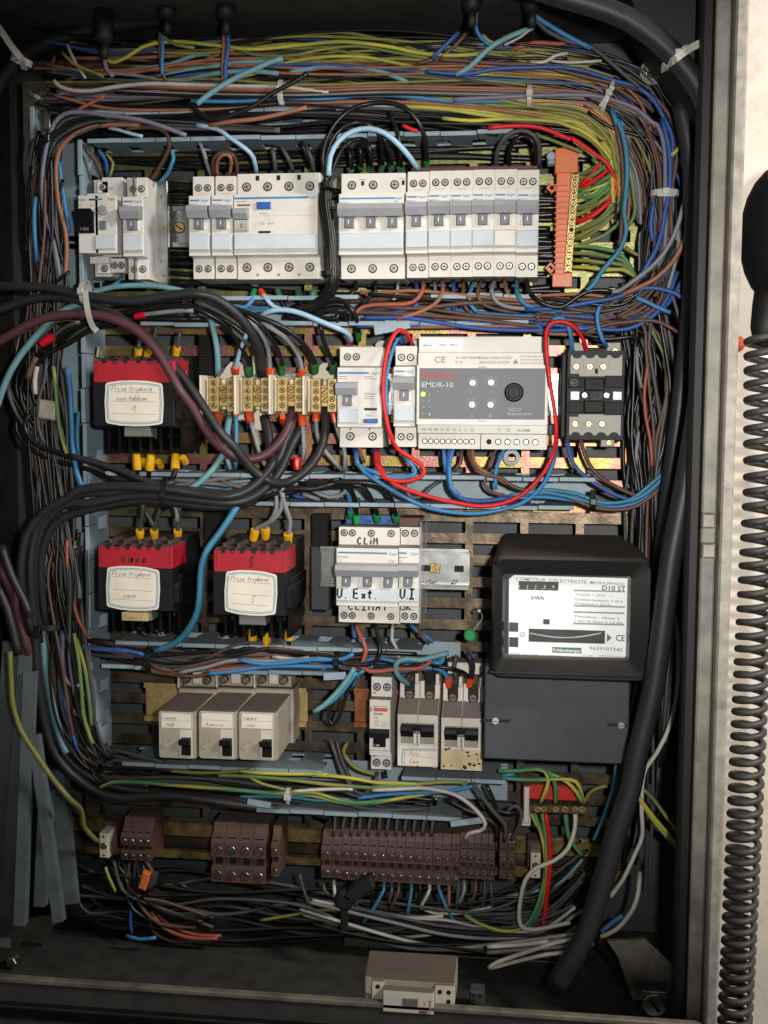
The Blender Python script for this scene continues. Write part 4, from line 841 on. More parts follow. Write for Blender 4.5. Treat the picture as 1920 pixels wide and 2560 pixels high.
m = MB(); m.box(-12, 10, -44, -37, 88, 91, .3); m.build('small_tag', mat('tag_beige', 'b89f6e', .6), rc); m = MB(); hand(m, 'P cave 30', -10, -42.5, 3.4, .4, 91.2, sp=1.1); m.build('handwriting', ink2, rc)
contactor_red('red-topped black contactor marked 3, right of the bright blue wire', 'H', 1190, 668, 0, 60, (8.5, -1.5, -9.5), (('Prise triphase', -17, 9, 4.0), ('3', 0, -8, 6)), mark=('3', -1, 8), lab_rot=-.04, lab_dx=1)
# ridged black cable clamps
def clamp(label, fr, x, y0, y1, wd, long=False):
    p = fx(fr, x, (y0 + y1) / 2); r_ = thing('cable_clamp', label, 'cable clamp', *p, 26, 'black ridged cable clamps'); hh = abs(W2(*fx(fr, x, y0), 26)[1] - W2(*fx(fr, x, y1), 26)[1]) / 2
    MB().box(-wd / 2, wd / 2, -hh, hh, 4, 18, 1).build('clamp_body', black_p, r_)
    me = mesh_of(MB().box(-wd / 2 + .4, wd / 2 - .4, -.7, .7, 18, 20.5, .4), 'rib', black_p)
    n = int(2 * hh / 2.4)
    if long: MB().box(-wd / 2 + 1, wd / 2 + 2, -hh, hh * .35, 18, 27, 1).build('clamp_lever', grey_p, r_); n = int(.62 * hh / 2.4) 
    for i in range(n): place(me, 'rib', r_, 0, 0, hh - 1.6 - i * 2.4)
    return r_
clamp('black ridged cable clamp right of contactor number 1', 'E', 1325, 350, 680, 15)
clamp('black ridged cable clamp between the cave contactor and the bright blue wire', 'H', 925, 270, 560, 15)
clamp('black ridged clamp with a long grey lever left of the black-marked breakers', 'I', 120, 295, 1080, 15, True)
# ---------------------------------------------------------------- brass distribution blocks
bone = mat('bone_plastic', 'd8cdb6', .5, var=.04, dirt=.25, dirtcol='8c7a5c', dust=.4)
def brassblock(label, X0, X1, hasright=True, Yt=455, Yb=690):
    px, py = fx('F', (X0 + X1) / 2, (Yt + Yb) / 2); r_ = thing('distribution_block', label, 'distribution block', px, py, 48, 'brass distribution blocks'); c0 = W2(px, py, 48)
    x0 = W2(*fx('F', X0, Yt), 48)[0] - c0[0]; x1 = W2(*fx('F', X1, Yb), 48)[0] - c0[0]; zt_, zb = W2(*fx('F', X0, Yt), 48)[1] - c0[1], W2(*fx('F', X0, Yb), 48)[1] - c0[1]
    m = MB(); m.box(x0 - .5, x0 + 1.3, zb - 2, zt_ + 2, 8, 58, .5); m.box(x0 + 1.3, x1, zb + 2, zt_ - 1, 8, 36, .5); m.box(x0 + 1.3, x0 + 6.5, zb + .5, zt_ - .5, 30, 40); m.build('carrier', bone, r_)
    c1, c2 = x0 + 9.4, x1 - 4.3; ys = [zt_ - 4.2 - i * 6.25 for i in range(4)]
    m = MB(); m.box(c1 - 4.2, c1 + 4.2, zb, zt_, 36, 49, .5); m.box(c2 - 4.0, c2 + 4.0, zb, zt_, 36, 49, .5); m.build('brass_bar', brass_p, r_)
    MB().box(c1 + 4.2, c2 - 4.0, zb + 4.6, zt_ - 5.5, 34, 46, .5).build('brass_link', brass_p, r_)
    for z in ys:
        place(SCR_BR, 'screw', r_, c1, 49.1, z, random.uniform(0, 1.5)); place(SCR_BR, 'screw', r_, c2, 49.1, z, random.uniform(0, 1.5))
    for z in (ys[1] + .5, ys[2] - .2): place(SCR_BRS, 'screw', r_, (c1 + c2 + .3) / 2, 46.1, z, random.uniform(-1, 1))
    return r_
brassblock('brass distribution block at the left end, fed by the thick teal cable', 75, 310)
brassblock('second brass distribution block from the left, behind the black and orange ferrules', 310, 545)
brassblock('third brass distribution block from the left, with the maroon cable rising into it', 548, 778, Yt=452, Yb=690)
brassblock('rightmost brass distribution block, touching the double-width residual breaker', 780, 1005, Yt=460, Yb=692)
for lb, X_, Y_ in (('cream mounting ear poking up behind the leftmost two brass blocks', 300, 410), ('cream mounting ear poking up left of the residual breaker', 935, 415)):
    r_ = thing('mounting_ear', lb, 'mounting ear', *fx('F', X_, Y_), 14); m = MB(); m.prism([(-16, -9), (16, -9), (8, 4), (4, 8), (-4, 8), (-8, 4)], 8, 16, .8); m.build('ear', bone, r_); MB().cyl(1, 2.5, 2, 16, 16.2, 12).build('hole', darkhole, r_)
r_ = thing('ceramic_terminal', 'white ceramic screw terminal standing between the two left brass blocks', 'ceramic terminal', *fx('F', 440, 365), 30); m = MB(); m.box(-3, 3, -8, 8, 10, 30, 1); m.cyl(0, 4, 1.6, 30, 30.6, 10); m.build('body', bone, r_)
r_ = thing('ceramic_terminal', 'white ceramic screw terminal hanging below the second brass block', 'ceramic terminal', *fx('F', 452, 745), 30); m = MB(); m.box(-3.6, 3.6, -9, 9, 10, 30, 1); m.cyl(0, -2, 1.8, 30, 31, 10); m.build('body', bone, r_)
r_ = thing('plastic_saddle', 'white plastic cable base showing under the two left brass blocks', 'cable base', *fx('F', 330, 720), 20); m = MB(); m.prism([(-14, 6), (16, 6), (14, -2), (6, -7), (2, -3), (-8, -5)], 8, 18, 1); m.build('body', bone, r_)
# ---------------------------------------------------------------- grey relays, row four
relay_m = mat('relay_beige', 'a59b8b', .55, var=.05, dirt=.35, dirtcol='6f624f', dust=.95)
def relay(label, X0, X1, Yt, Yb, t1, t2, fold):
    hF = 100; px, py = fx('K', (X0 + X1) / 2, (Yt + Yb) / 2); r_ = thing('relay_switch', label, 'relay', px, py, hF, 'grey relays with black rockers'); c0 = W2(px, py, hF)
    x0 = W2(*fx('K', X0, Yt), hF)[0] - c0[0]; x1 = W2(*fx('K', X1, Yt), hF)[0] - c0[0]; z1 = W2(*fx('K', X0, Yt), hF)[1] - c0[1]; z0 = W2(*fx('K', X0, Yb), hF)[1] - c0[1]
    m = MB(); frustum(m, rr(x0 + 1, x1 - 1, z0, z1, 1.5, 2), rr(x0, x1, z0, z1, 2, 2), 40, 97, caps=(1, 0)); frustum(m, rr(x0, x1, z0, z1, 2, 2), rr(x0 + 1, x1 - 1, z0 + 1, z1 - 1, 2, 2), 97, hF, caps=(0, 1))
    m.box(x0 - .5, x1 + 1, z0 - 2, z1 + 4, 12, 40, 1); m.box(x0 + 2, x1 - 2, z1 + 4, z1 + 14, 12, 34, 1); m.build('housing', relay_m, r_)
    W_ = x1 - x0
    m = MB(); m.box(x0 + 2.6, x1 - 2.8, z1 - 14.5, z1 - 1.6, hF, hF + .25); m.build('label', paper, r_)
    m = MB(); m.stroke(smooth2([(x0 + 3.2, z1 - 14), (x0 + 3.2, z1 - 4), (x0 + 5, z1 - 2.2), (x1 - 5, z1 - 2.2), (x1 - 3.4, z1 - 4), (x1 - 3.4, z1 - 14)]), .6, hF + .35); m.build('blue_border', mat('label_blue', '6f9ab5', .7, var=.05), r_)
    m = MB(); m.stroke([(x0 + 5, z1 - 8.3), (x1 - 5, z1 - 8.4)], .25, hF + .35); hand(m, t1, x0 + 5, z1 - 7.4, 2.9, .32, hF + .4, sp=1.0, slant=.3); hand(m, t2, x0 + 7, z1 - 13.2, 3.1, .32, hF + .4, sp=1.1, slant=.3); m.build('handwriting', pencil, r_)
    xr = x0 + W_ * .58
    m = MB(); m.box(xr, x1 - 3.2, z0 + 2.6, z1 - 15.6, hF - .05, hF + .2); m.build('rocker_recess', cream2, r_)
    m = MB(); m.prof([(hF, z0 + 3.2), (hF + 1.8, z0 + 4.5), (hF + 1.2, z0 + 11), (hF + 5.4, z0 + 13.6), (hF + 5, z0 + 18), (hF, z0 + 18.6)], xr + 1.6, x1 - 4.2, .4); m.box(xr - .3, xr + 2.2, z0 + 13, z0 + 17, hF, hF + 4.6, .8); m.build('rocker', lever_k, r_)
    m = MB(); m.cyl(x0 + 5.2, z0 + 11, 2.3, hF, hF + .8, 16, .4); m.build('push_button', relay_m, r_)
    m = MB(); m.text('10A', x0 + 3.2, z0 + 15, 1.8, hF + .2); m.text('230V', x0 + 8, z0 + 15, 1.8, hF + .2); m.build('printing', ink2, r_)
    for q in (.22, .80):
        place(mesh_of(MB().cyl(0, 0, 3.6, 0, 5, 14, .8).cyl(0, 0, 2.2, 5, 6.4, 12, .4), 'terminal_screw', mat('tarnished', '8d8472', .4, .8, dirt=.5)), 'terminal_screw', r_, x0 + W_ * q, 40, z1 + 12)
    m = MB(); m.box(x0 + W_ * .38, x0 + W_ * .64, z1 + 8, z1 + 20, 34, 42, 1); m.box(x0 - .3, x0 + 1.2, z1 + 5, z1 + 20, 20, 44, .4); m.build('terminal_barrier', cream2, r_)
    return r_
relay('grey relay with black rocker labelled Hall, leftmost of the three', 412, 668, 360, 685, 'Lumiere', 'Hall', 0)
relay('grey relay with black rocker and a creased label, middle of the three', 680, 944, 358, 690, '', 'Buanderie', 1)
relay('grey relay with black rocker labelled Lumiere cave, rightmost of the three', 948, 1212, 362, 698, 'Lumiere', 'cave', 0)
# ---------------------------------------------------------------- narrow white breaker
r_ = thing('circuit_breaker', 'narrow white breaker with an orange stripe and black lever beside the blue wires', 'breaker', *fx('L', 575, 715), 50)
mb = MB(); mb.prof([(8, -37), (50, -37), (50, -22.3), (60, -22), (60, 25), (50, 25.5), (50, 42), (30, 44), (8, 44)], -8.7, 8.7, .5); mb.build('body', cream, r_)
m = MB(); m.box(-5, 6.4, 15.2, 18.2, 60, 60.15); m.build('orange_stripe', mat('orange_print', 'cf5a34', .5), r_)
m = MB(); m.text('MERLIN GERIN', -5, 18.9, 1.7, 60.15, 1); m.text('multi 9', -4, 15.9, 1.9, 60.3, 1); m.text('Declic', -5, 12.3, 2.9, 60.15, 0, sx=1.1); m.text('C16', -5, 9.3, 2.3, 60.15); tie_txt(m, -5, 8, 5, 4, 60.1, 1, 1.0); m.text('[]', -8, 16, 3.4, 60.15); m.text('N', -7, 27.4, 3.0, 50.2); m.text('N', -7, -26.8, 3, 50.2)
m.stroke([(2, 1.5), (2, 6.5), (4, 6.5), (5.4, 5), (3.6, 3.4), (5.6, 2)], .3, 60.15); m.build('lettering', [ink, ink2], r_)
m = MB(); m.prof([(60, .5), (68, -1), (68, -5), (63, -6), (60, -6)], -8.3, 8.2, .4); m.box(-5, 5, -14, -6, 60, 64, .5); m.build('lever', lever_k, r_)
m = MB(); m.text('I  ON', -4, -13, 1.8, 64.1); m.build('lever_lettering', white, r_)
m = MB(); m.box(-8.4, -5.2, -17, -7, 60, 62, .3); m.box(5.2, 8.2, -17, -7, 60, 62, .3); m.box(-8, 8, -19.4, -18, 60, 61.4, .3); m.build('lever_guide', cream, r_)
for x in (-3.8, 4.6): place(SCR_B, 'screw', r_, x, 50.1, 33.5, x, .95); place(SCR_B, 'screw', r_, x, 50.1, -31.5, x, .95)
# ---------------------------------------------------------------- double switches
def dswitch(label, X0, X1, dY, stick):
    px, py = fx('L', (X0 + X1) / 2, 760 + dY); r_ = thing('double_switch', label, 'switch', px, py, 62, 'old two-pole switches with black rockers'); c0 = W2(px, py, 62)
    x0 = W2(*fx('L', X0, 800), 62)[0] - c0[0]; x1 = W2(*fx('L', X1, 800), 62)[0] - c0[0]; Z = lambda Y_: W2(*fx('L', 900, Y_ + dY), 62)[1] - c0[1]
    zt_, z5, z6, zb = Z(380), Z(520), Z(622), Z(1050); xm = (x0 + x1) / 2
    m = MB()
    for a1, b1 in ((x0, xm - .15), (xm + .15, x1)):
        m.prof([(8, zb + 2), (62, zb), (62, z6), (46, z5), (44, zt_), (8, zt_ + 8)], a1, b1, .5)
    m.build('body', cream2, r_)
    me = mesh_of(MB().prism([(-4.4, 9), (-4.4, -4), (-3, -6.5), (0, -7.4), (3, -6.5), (4.4, -4), (4.4, 9)], -.2, .3).cyl(0, -2.5, 3.5, 0, 2.4, 16, .5, m=1).box(-2.6, 2.6, -2.9, -2.1, 2.3, 2.45, m=2), 'screw', [darkhole, mat('old_screw', '9a8f7a', .35, .9), steel_d])
    for a1 in ((x0 + xm) / 2, (xm + x1) / 2): place(me, 'screw', r_, a1, 46.4, z5 + 5.8)
    m = MB()
    for a1 in (xm - 3.4, x1 - 3.2): m.box(a1, a1 + 3, zt_ - 1, zt_ + 8, 30, 52, .5)
    m.box(x0 + 3, x1 - 1, zt_ + 6, zt_ + 16, 14, 34, .6); m.build('terminal_fin', cream2, r_)
    m = MB(); m.box(x0 + 3, x1 - 3, Z(860), Z(690), 62, 62.3); m.build('rocker_recess', mat('recess_grey', '8c887f', .5), r_)
    m = MB(); zz0, zz1 = Z(800), Z(700)
    for a1, b1 in ((x0 + 3.2, xm - 3.4), (xm + 3, x1 - 3.2)): m.prof([(62, zz1), (68, zz1 - 1), (68.6, zz1 - 4), (64, zz0), (62, zz0)], a1, b1, .4)
    m.prof([(62, zz1), (68, zz1 - 1), (68, zz1 - 4), (62, zz1 - 5)], xm - 3.4, xm + 3, 0.2); m.build('rocker', lever_k, r_)
    m = MB(); m.box(xm - 3.2, xm - .6, Z(858), Z(765), 62.3, 66, .3); m.box(xm + .6, xm + 2.4, Z(858), Z(765), 62.3, 66, .3)
    m.build('divider', cream2, r_)
    m = MB(); m.box(x0 + .6, x1 - .4, Z(1040), Z(884), 62, 62.3); m.build('label', paper if stick == 0 else mat('torn_label', 'cdb98f', .8, dirt=.7, dirtcol='8a734a'), r_)
    if stick == 0:
        m = MB(); m.stroke(smooth2([(x0 + 4, Z(1040)), (x0 + 4.5, Z(930)), (x0 + 8, Z(908)), (x1 - 1, Z(900))]), .9, 62.4); m.stroke(smooth2([(x0 + 5.8, Z(1040)), (x0 + 6.2, Z(940)), (x0 + 9, Z(920)), (x1 - 1, Z(914))]), .5, 62.4); m.build('blue_border', mat('label_blue', '6f9ab5', .7, var=.05), r_)
        m = MB(); hand(m, 'Prise', x0 + 10, Z(955), 3, .34, 62.5, slant=.3); hand(m, 'Cave', x0 + 10, Z(1024), 3.6, .34, 62.5, slant=.3); m.stroke([(x0 + 8, Z(962)), (x1 - 2, Z(972))], .25, 62.45); m.build('handwriting', pencil, r_)
    else:
        m = MB()
        for X_, Y_, q in ((1110, 905, 2.2), (1140, 900, 1.6), (1290, 930, 1.8), (1300, 960, 1.4), (1365, 945, 1.2), (1270, 1055, 2.6), (1310, 1030, 2.4), (1345, 1038, 2.0), (1385, 1025, 1.8), (1155, 1040, 1.2), (1250, 915, .9), (1090, 1045, 1.4)):
            a1 = W2(*fx('L', X_, Y_), 62); a1 = (a1[0] - c0[0], a1[1] - c0[1]); m.prism([(a1[0] + q * random.uniform(.5, 1.1) * math.cos(t * .9), a1[1] + .7 * q * random.uniform(.5, 1.1) * math.sin(t * .9)) for t in range(7)], 62.3, 62.4)
        m.text('N12', x1 - 5, Z(925), 1.6, 62.4); m.text('2', x1 - 4, Z(968), 3, 62.4); m.build('torn_stain', ink, r_)
dswitch('old cream two-pole switch with a label reading Prise Cave', 708, 1045, 0, 0)
dswitch('old cream two-pole switch with a torn stained label, beside the meter cover', 1070, 1412, 14, 1)
# red earth bar
r_ = thing('earth_bar', 'red-backed earth bar with six slotted screws under the meter', 'terminal bar', *fx('N', 1430, 300), 40); c0 = W2(*fx('N', 1430, 300), 40)
m = MB(); x0 = W2(*fx('N', 1225, 300), 40)[0] - c0[0]; x1 = W2(*fx('N', 1560, 300), 40)[0] - c0[0]; m.box(x0, x1, 2, 15, 14, 34, 1); m.build('red_back', mat('red_bar', 'c02a22', .4, dust=.5), r_)
m = MB(); m.box(x0 + 3, x1 + 6, -7, 0, 26, 40, .6); m.build('brass_bar', mat('bar_old', '6f5443', .4, .5, dust=.4), r_)
for i, X_ in enumerate((1308, 1345, 1412, 1465, 1520, 1560)): a1 = W2(*fx('N', X_, 328), 44); place(SCR_BRS, 'screw', r_, a1[0] - c0[0], 40.2, a1[1] - c0[1], random.uniform(0, 1.5), 1.0)
m = MB(); m.box(x0 + 1, x0 + 5.5, -16, 16, 34, 43, .8); m.box(x0 - 1, x0 + 7, -20, -8, 30, 38, .8); m.build('end_clip', cream2, r_)
m = MB(); 
for i, X_ in enumerate((1272, 1320, 1345, 1412, 1465, 1520)): a1 = W2(*fx('N', X_, 286), 34); m.box(a1[0] - c0[0] - 1.6, a1[0] - c0[0] + 1.6, -1, 2.5, 34, 41, .3)
m.build('slot', darkhole, r_)
# ---------------------------------------------------------------- brown terminal blocks
def brown(label, name, X0, X1, Yt, Yb, fr, n, hF=52, group=None, s=1.0, scr=None):
    """a run of n brown terminals; each terminal is a part, with its two screws"""
    px, py = fx(fr, (X0 + X1) / 2, (Yt + Yb) / 2); r_ = thing(name, label, 'terminal block', px, py, hF, group); c0 = W2(px, py, hF)
    x0 = W2(*fx(fr, X0, Yt), hF)[0] - c0[0]; x1 = W2(*fx(fr, X1, Yb), hF)[0] - c0[0]; zt_ = W2(*fx(fr, X0, Yt), hF)[1] - c0[1]; zb = W2(*fx(fr, X0, Yb), hF)[1] - c0[1]; zt_, zb = (zt_ - zb) / 2, -(zt_ - zb) / 2
    w_ = (x1 - x0) / n; Hh = zt_ - zb
    mb = MB(); mb.prof([(14, zb - 1), (hF, zb), (hF, zb + Hh * .33), (hF - 6, zb + Hh * .36), (hF - 6, zb + Hh * .60), (hF, zb + Hh * .63), (hF, zt_), (hF - 9, zt_ + 6), (hF - 13, zt_ + 13), (14, zt_ + 14)], -w_ / 2 + .15, w_ / 2 - .15, .25)
    mb.box(-w_ / 2 + w_ * .24, w_ / 2 - w_ * .24, zb + Hh * .385, zb + Hh * .575, hF - 6, hF - 5.8, m=1); mb.box(-w_ * .3, w_ * .3, zt_ + 2.4, zt_ + 2.9, hF - 5, hF - 3, m=1)
    me = mesh_of(mb, 'terminal', [brown_p, darkhole])
    rs = min(w_ * .33, Hh * .115); sm = mesh_of(MB().cyl(0, 0, rs + .5, -.1, .2, 12, m=1).cyl(0, 0, rs, .1, .9, 12, .3).box(-rs * .8, rs * .8, -.3, .3, .85, .95, m=1), 'screw', [galv, darkhole])
    for i in range(n):
        x = x0 + w_ * (i + .5); t = place(me, 'terminal', r_, x, 0, 0)
        place(sm, 'screw', t, 0, hF, zb + Hh * .80, random.uniform(0, 3)); place(sm, 'screw', t, 0, hF, zb + Hh * .17, random.uniform(0, 3))
    return r_
brown('long strip of thirteen brown terminals in the middle of the rail', 'terminal_strip', 208, 872, 560, 732, 'N', 13)
brown('pair of brown terminals at the left end of the long strip', 'terminal_strip', 95, 208, 545, 705, 'N', 2)
brown('group of five narrow brown terminals at the right end of the long strip', 'terminal_strip', 874, 1068, 570, 712, 'N', 5)
brown('two narrow brown terminals standing apart right of the long strip', 'terminal_strip', 1095, 1182, 570, 712, 'N', 2)
brown('block of four large brown terminals in the dark left half of the rail', 'terminal_strip', 822, 1130, 465, 688, 'M', 4)
brown('single brown terminal right of the four large ones', 'terminal_strip', 1158, 1205, 478, 652, 'M', 1)
brown('four small brown terminals in the dark near the left end of the rail', 'terminal_strip', 315, 488, 430, 562, 'M', 4)
for lb, fr, X_, Y_ in (('white end block with a central screw at the left end of the terminal rail', 'M', 222, 482), ('white end block with a hole between the green-yellow wires at the right of the rail', 'N', 1297, 638)):
    r_ = thing('end_block', lb, 'end block', *fx(fr, X_, Y_), 50, 'white end blocks of the terminal rail'); m = MB(); m.box(-4.2, 4.2, -11, 11, 30, 50, .8); m.build('body', mat('end_white', 'c9c2ae', .5, dust=.5), r_); m = MB(); m.box(-7, 5, -9, 14, 10, 30, .8); m.build('foot', brown_p, r_)
    m = MB(); m.cyl(0, 0, 3.1, 50, 50.5, 16, .2); m.build('screw', mat('old_screw', '9a8f7a', .35, .9), r_); m = MB(); m.cyl(0, 8.4, 1, 50, 50.2, 10); m.cyl(0, -8.4, 1, 50, 50.2, 10); m.build('hole', darkhole, r_)
# loose things
r_ = thing('loose_module', 'loose grey-white module lying dusty on the bottom lip of the cabinet', 'module', *fx('O', 257, 430), 182)
m = MB(); m.prof([(150, -9), (182, -8.5), (182, 7), (176, 10), (156, 16), (150, 12)], -33.5, 33.5, .6); m.box(-33, -29, -4, 9, 182, 184, .4); m.build('body', relay_m, r_)
m = MB(); m.prof([(182, -8.8), (184, -8.8), (184, 6), (182, 6.5)], -28, -19, .3); m.prof([(182, -8.8), (184, -8.8), (184, 6), (182, 6.5)], 19, 33, .3); m.prof([(180, -12.5), (190, -13.5), (190, 2.6), (184, 3.6)], -19, 18.5, .6); m.build('front', cream2, r_)
m = MB(); m.box(-4, 7, -8, -2.4, 190, 190.8, .3); m.build('window', mat('module_window', '6b665a', .4), r_)
m = MB()
for x, z in ((-23.5, 2), (22.5, 1), (29, 1), (29, -6)): m.cyl(x, z, 1.7, 184, 184.3, 12)
m.build('terminal_hole', darkhole, r_)
m = MB(); m.text('legrand', 16.6, -12.4, 3.2, 190.3, 0, rot=1.57); m.text('1 A0', 12.6, -8, 2.2, 190.3, 0, rot=1.57); m.box(8, 14, -13, -11.2, 190.1, 190.3, m=1); m.build('lettering', [ink2, mat('red_print3', '8c3a30', .6)], r_)
r_ = thing('small_connector', 'tiny grey connector block lying on the cabinet floor', 'connector', *fx('O', 520, 462), 122); MB().box(-5.5, 5.5, -5, 5, 108, 122, 1).cyl(-2.4, 2, 1.3, 122, 122.3, 10, m=1).cyl(2.6, 2, 1.3, 122, 122.3, 10, m=1).cyl(-2.4, -2.2, 1.3, 122, 122.3, 10, m=1).build('body', [grey_p, darkhole], r_)
r_ = thing('cable_clip', 'beige square clip holding the dark wires left of contactor 1', 'cable clip', *fx('E', 305, 842), 66); m = MB(); m.box(-7.5, 7.5, -8, 8, 60, 68, 1.5); m.build('clip_body', mat('clip_beige', '9d978a', .5), r_, ); r_.rotation_euler = (0, .12, 0)
r_ = thing('wire_marker', 'orange plastic marker on a wire among the dark terminals at lower left', 'wire marker', *fx('M', 455, 685), 60); m = MB(); m.box(-5, 2, -8, 8, 54, 60, 1); m.build('flag', orange_p, r_); m = MB(); m.box(2, 7.5, -7, 8, 50, 56, 1); m.build('socket', grey_p, r_); r_.rotation_euler = (0, .3, 0)
r_ = thing('cable_lug', 'black rubber lug standing before the brown terminal strip', 'cable lug', *fx('N', 225, 830), 80); m = MB(); m.cyl(0, 0, 8.5, 74, 84, 16, 3); m.prism([(-2, 4), (8, 16), (22, 24), (26, 14), (16, 4), (6, -2)], 76, 84, 2); m.box(-3, 3, -26, -6, 76, 82, 1); m.build('lug_body', gasket, r_)
r_ = thing('red_plug', 'small blurred red plug behind the wires at the top left', 'plug', *fx('A', 372, 435), 20); m = MB(); m.cyl(0, 0, 6, 10, 22, 14, 2); m.build('plug_body', mat('dull_red', '5f1f1c', .5), r_)
r_ = thing('white_card', 'white card strip tucked behind the wires at the left edge', 'card', *fx('U', 285, 1450), 30); MB().box(-6, 4, -17, 17, 26, 28).build('card_body', cream2, r_)
r_ = thing('blue_cap', 'pale blue wire cap above the orange terminal bar', 'wire cap', *fx('D', 1140, 170), 30); MB().cyl(0, 0, 4, 20, 34, 12, 1).box(-3, 3, -6, 0, 22, 32, 1).build('cap_body', duct_m, r_)
r_ = thing('plate_screw', 'round dark screw head on the right edge of the mounting plate', 'screw', *fx('S', 885, 1105), 6); place(screw_mesh(4.5, [galv, steel_d, darkhole], '-', 0), 'screw_head', r_, 0, 3, 0, .5)
# ---------------------------------------------------------------- wires
def wm(n, c, **k): k.setdefault('rough', .48); k.setdefault('bump', .12); k.setdefault('spec', .4); k.setdefault('var', .06); k.setdefault('dirt', .45); k.setdefault('dirtcol', '4a423a'); k.setdefault('dust', .25); return mat('wire_' + n, c, **k)
WC = {'k': (wm('black', '141414', rough=.33, dirt=.1), 'black'), 'K': (wm('charcoal', '262628', rough=.45, dirt=.1), 'thick charcoal'), 'g': (wm('grey', '818384'), 'grey'), 'G': (wm('dark_grey', '48494a'), 'dark grey'),
 'l': (wm('pale_grey', 'b3b0aa'), 'pale grey'), 'b': (wm('blue', '3a7fb4'), 'bright blue'), 'c': (wm('pale_blue', '9dbfd6'), 'pale blue'), 't': (wm('teal', '6b979e'), 'faded teal'),
 'd': (wm('dark_blue', '2e5598'), 'dark blue'), 'u': (wm('sea_blue', '3a7f9e'), 'sea blue'), 'n': (wm('brown', '5f4438'), 'brown'), 'o': (wm('tan_brown', '98644a'), 'tan brown'), 'r': (wm('red', 'd01c1c', dirt=.1), 'red'),
 'e': (wm('green_yellow', 'b4ae4c', stripe='4a8458'), 'green-yellow striped'), 'E': (wm('green_yellow_old', '8f8c44', stripe='5b7a48'), 'faded green-yellow'), 'y': (wm('yellow', 'c0b640', stripe='9aa048'), 'yellow'), 'O': (wm('olive', '7e7a3e'), 'olive'),
 'w': (wm('off_white', 'c4beb2'), 'off-white'), 'm': (wm('maroon', '553038'), 'thick maroon'), 'v': (wm('violet_grey', '77748a'), 'violet-grey'), 'a': (wm('rust', 'a25440'), 'rusty brown'), 'B': (mat('bare_copper', 'a08062', .4, .9), 'bare')}
def parse(path):
    P = []; h = 50; fr = 'Z'
    for t in path.split():
        if len(t) == 1 and t.isalpha(): fr = t; continue
        q = t.split(','); h = float(q[2]) if len(q) > 2 else h
        x, y = fx(fr, float(q[0]), float(q[1])); P.append((x, y, h))
    return P
NW = 0
def spline(P3, r):
    """P3: points in mm (x, h, z)"""
    S_ = []
    for i in range(len(P3) - 1):
        p0, p1, p2, p3 = P3[max(i - 1, 0)], P3[i], P3[i + 1], P3[min(i + 2, len(P3) - 1)]
        n = max(2, int(math.dist(p1, p2) / (4.5 + r))); n = min(n, 14)
        for j in range(n):
            t = j / n; S_.append(tuple(0.5 * (2 * p1[q] + (p2[q] - p0[q]) * t + (2 * p0[q] - 5 * p1[q] + 4 * p2[q] - p3[q]) * t * t + (3 * p1[q] - p0[q] - 3 * p2[q] + p3[q]) * t ** 3) for q in range(3)))
    S_.append(P3[-1]); return S_
def wire_mesh(P3, r, col, nm):
    r = r * (.87 if 2.1 <= r < 6 else (.94 if r < 6 else 1.08))
    S_ = spline(P3, r); mb = MB(); ns = 8 if r < 3 else 14; mb.tube(S_, r, ns)
    o_ = mb.build(nm, WC[col][0], smooth=True, norm=False); me = o_.data; me.flip_normals()
    if col in 'eEy':
        uv = me.uv_layers.new(name='uv'); L_ = [0.0]
        for a1, b1 in zip(S_[:-1], S_[1:]): L_.append(L_[-1] + math.dist(a1, b1))
        ph = random.random()
        for p in me.polygons:
            if len(p.vertices) != 4: continue
            for li in p.loop_indices:
                v = me.loops[li].vertex_index; k_, j_ = v % ns, v // ns
                kk = k_
                if k_ == 0 and any(me.loops[x].vertex_index % ns == ns - 1 for x in p.loop_indices): kk = ns
                uv.data[li].uv = (kk / ns * 1.0 + L_[j_] / 95 + ph, 0)
    return o_, S_
FER = {'G': (green_f, 'green'), 'D': (green_d, 'dark green'), 'O': (orange_f, 'orange'), 'Y': (yellow_f, 'yellow'), 'B': (blue_f, 'blue'), 'R': (red_f, 'red')}
def ferrule(par, P, Q_, kind, L, r):
    """sleeve at the wire end P, pointing on beyond it away from Q_"""
    r *= .76; L *= .68; P, Q_ = Vector(P), Vector(Q_); t = (P - Q_).normalized(); a1 = P - t * L * .35; mb = MB(); pts = [a1, a1 + t * L * .25, a1 + t * L * .8, a1 + t * L]
    mb.tube([tuple(p) for p in pts], [r * 1.08, r * 1.12, r, r * .9], 10); mb.build('ferrule', FER[kind][0], par, smooth=False)
def W(col, r, path, loc, f0=None, f1=None, name='wire', cat='wire', group=None):
    P = parse(path); P3 = [(lambda p, h: (p.x * 1000, h, p.z * 1000))(at(*p), p[2]) for p in P]
    o_, S_ = wire_mesh(P3, r, col, 'cable' if r > 2.15 else name)
    tag(o_, (WC[col][1] + (' cable ' if r > 2.15 else ' wire ') + loc), 'cable' if r > 2.15 else cat, group)
    if f0: ferrule(o_, S_[0], S_[1], *f0)
    if f1: ferrule(o_, S_[-1], S_[-2], *f1)
    return o_
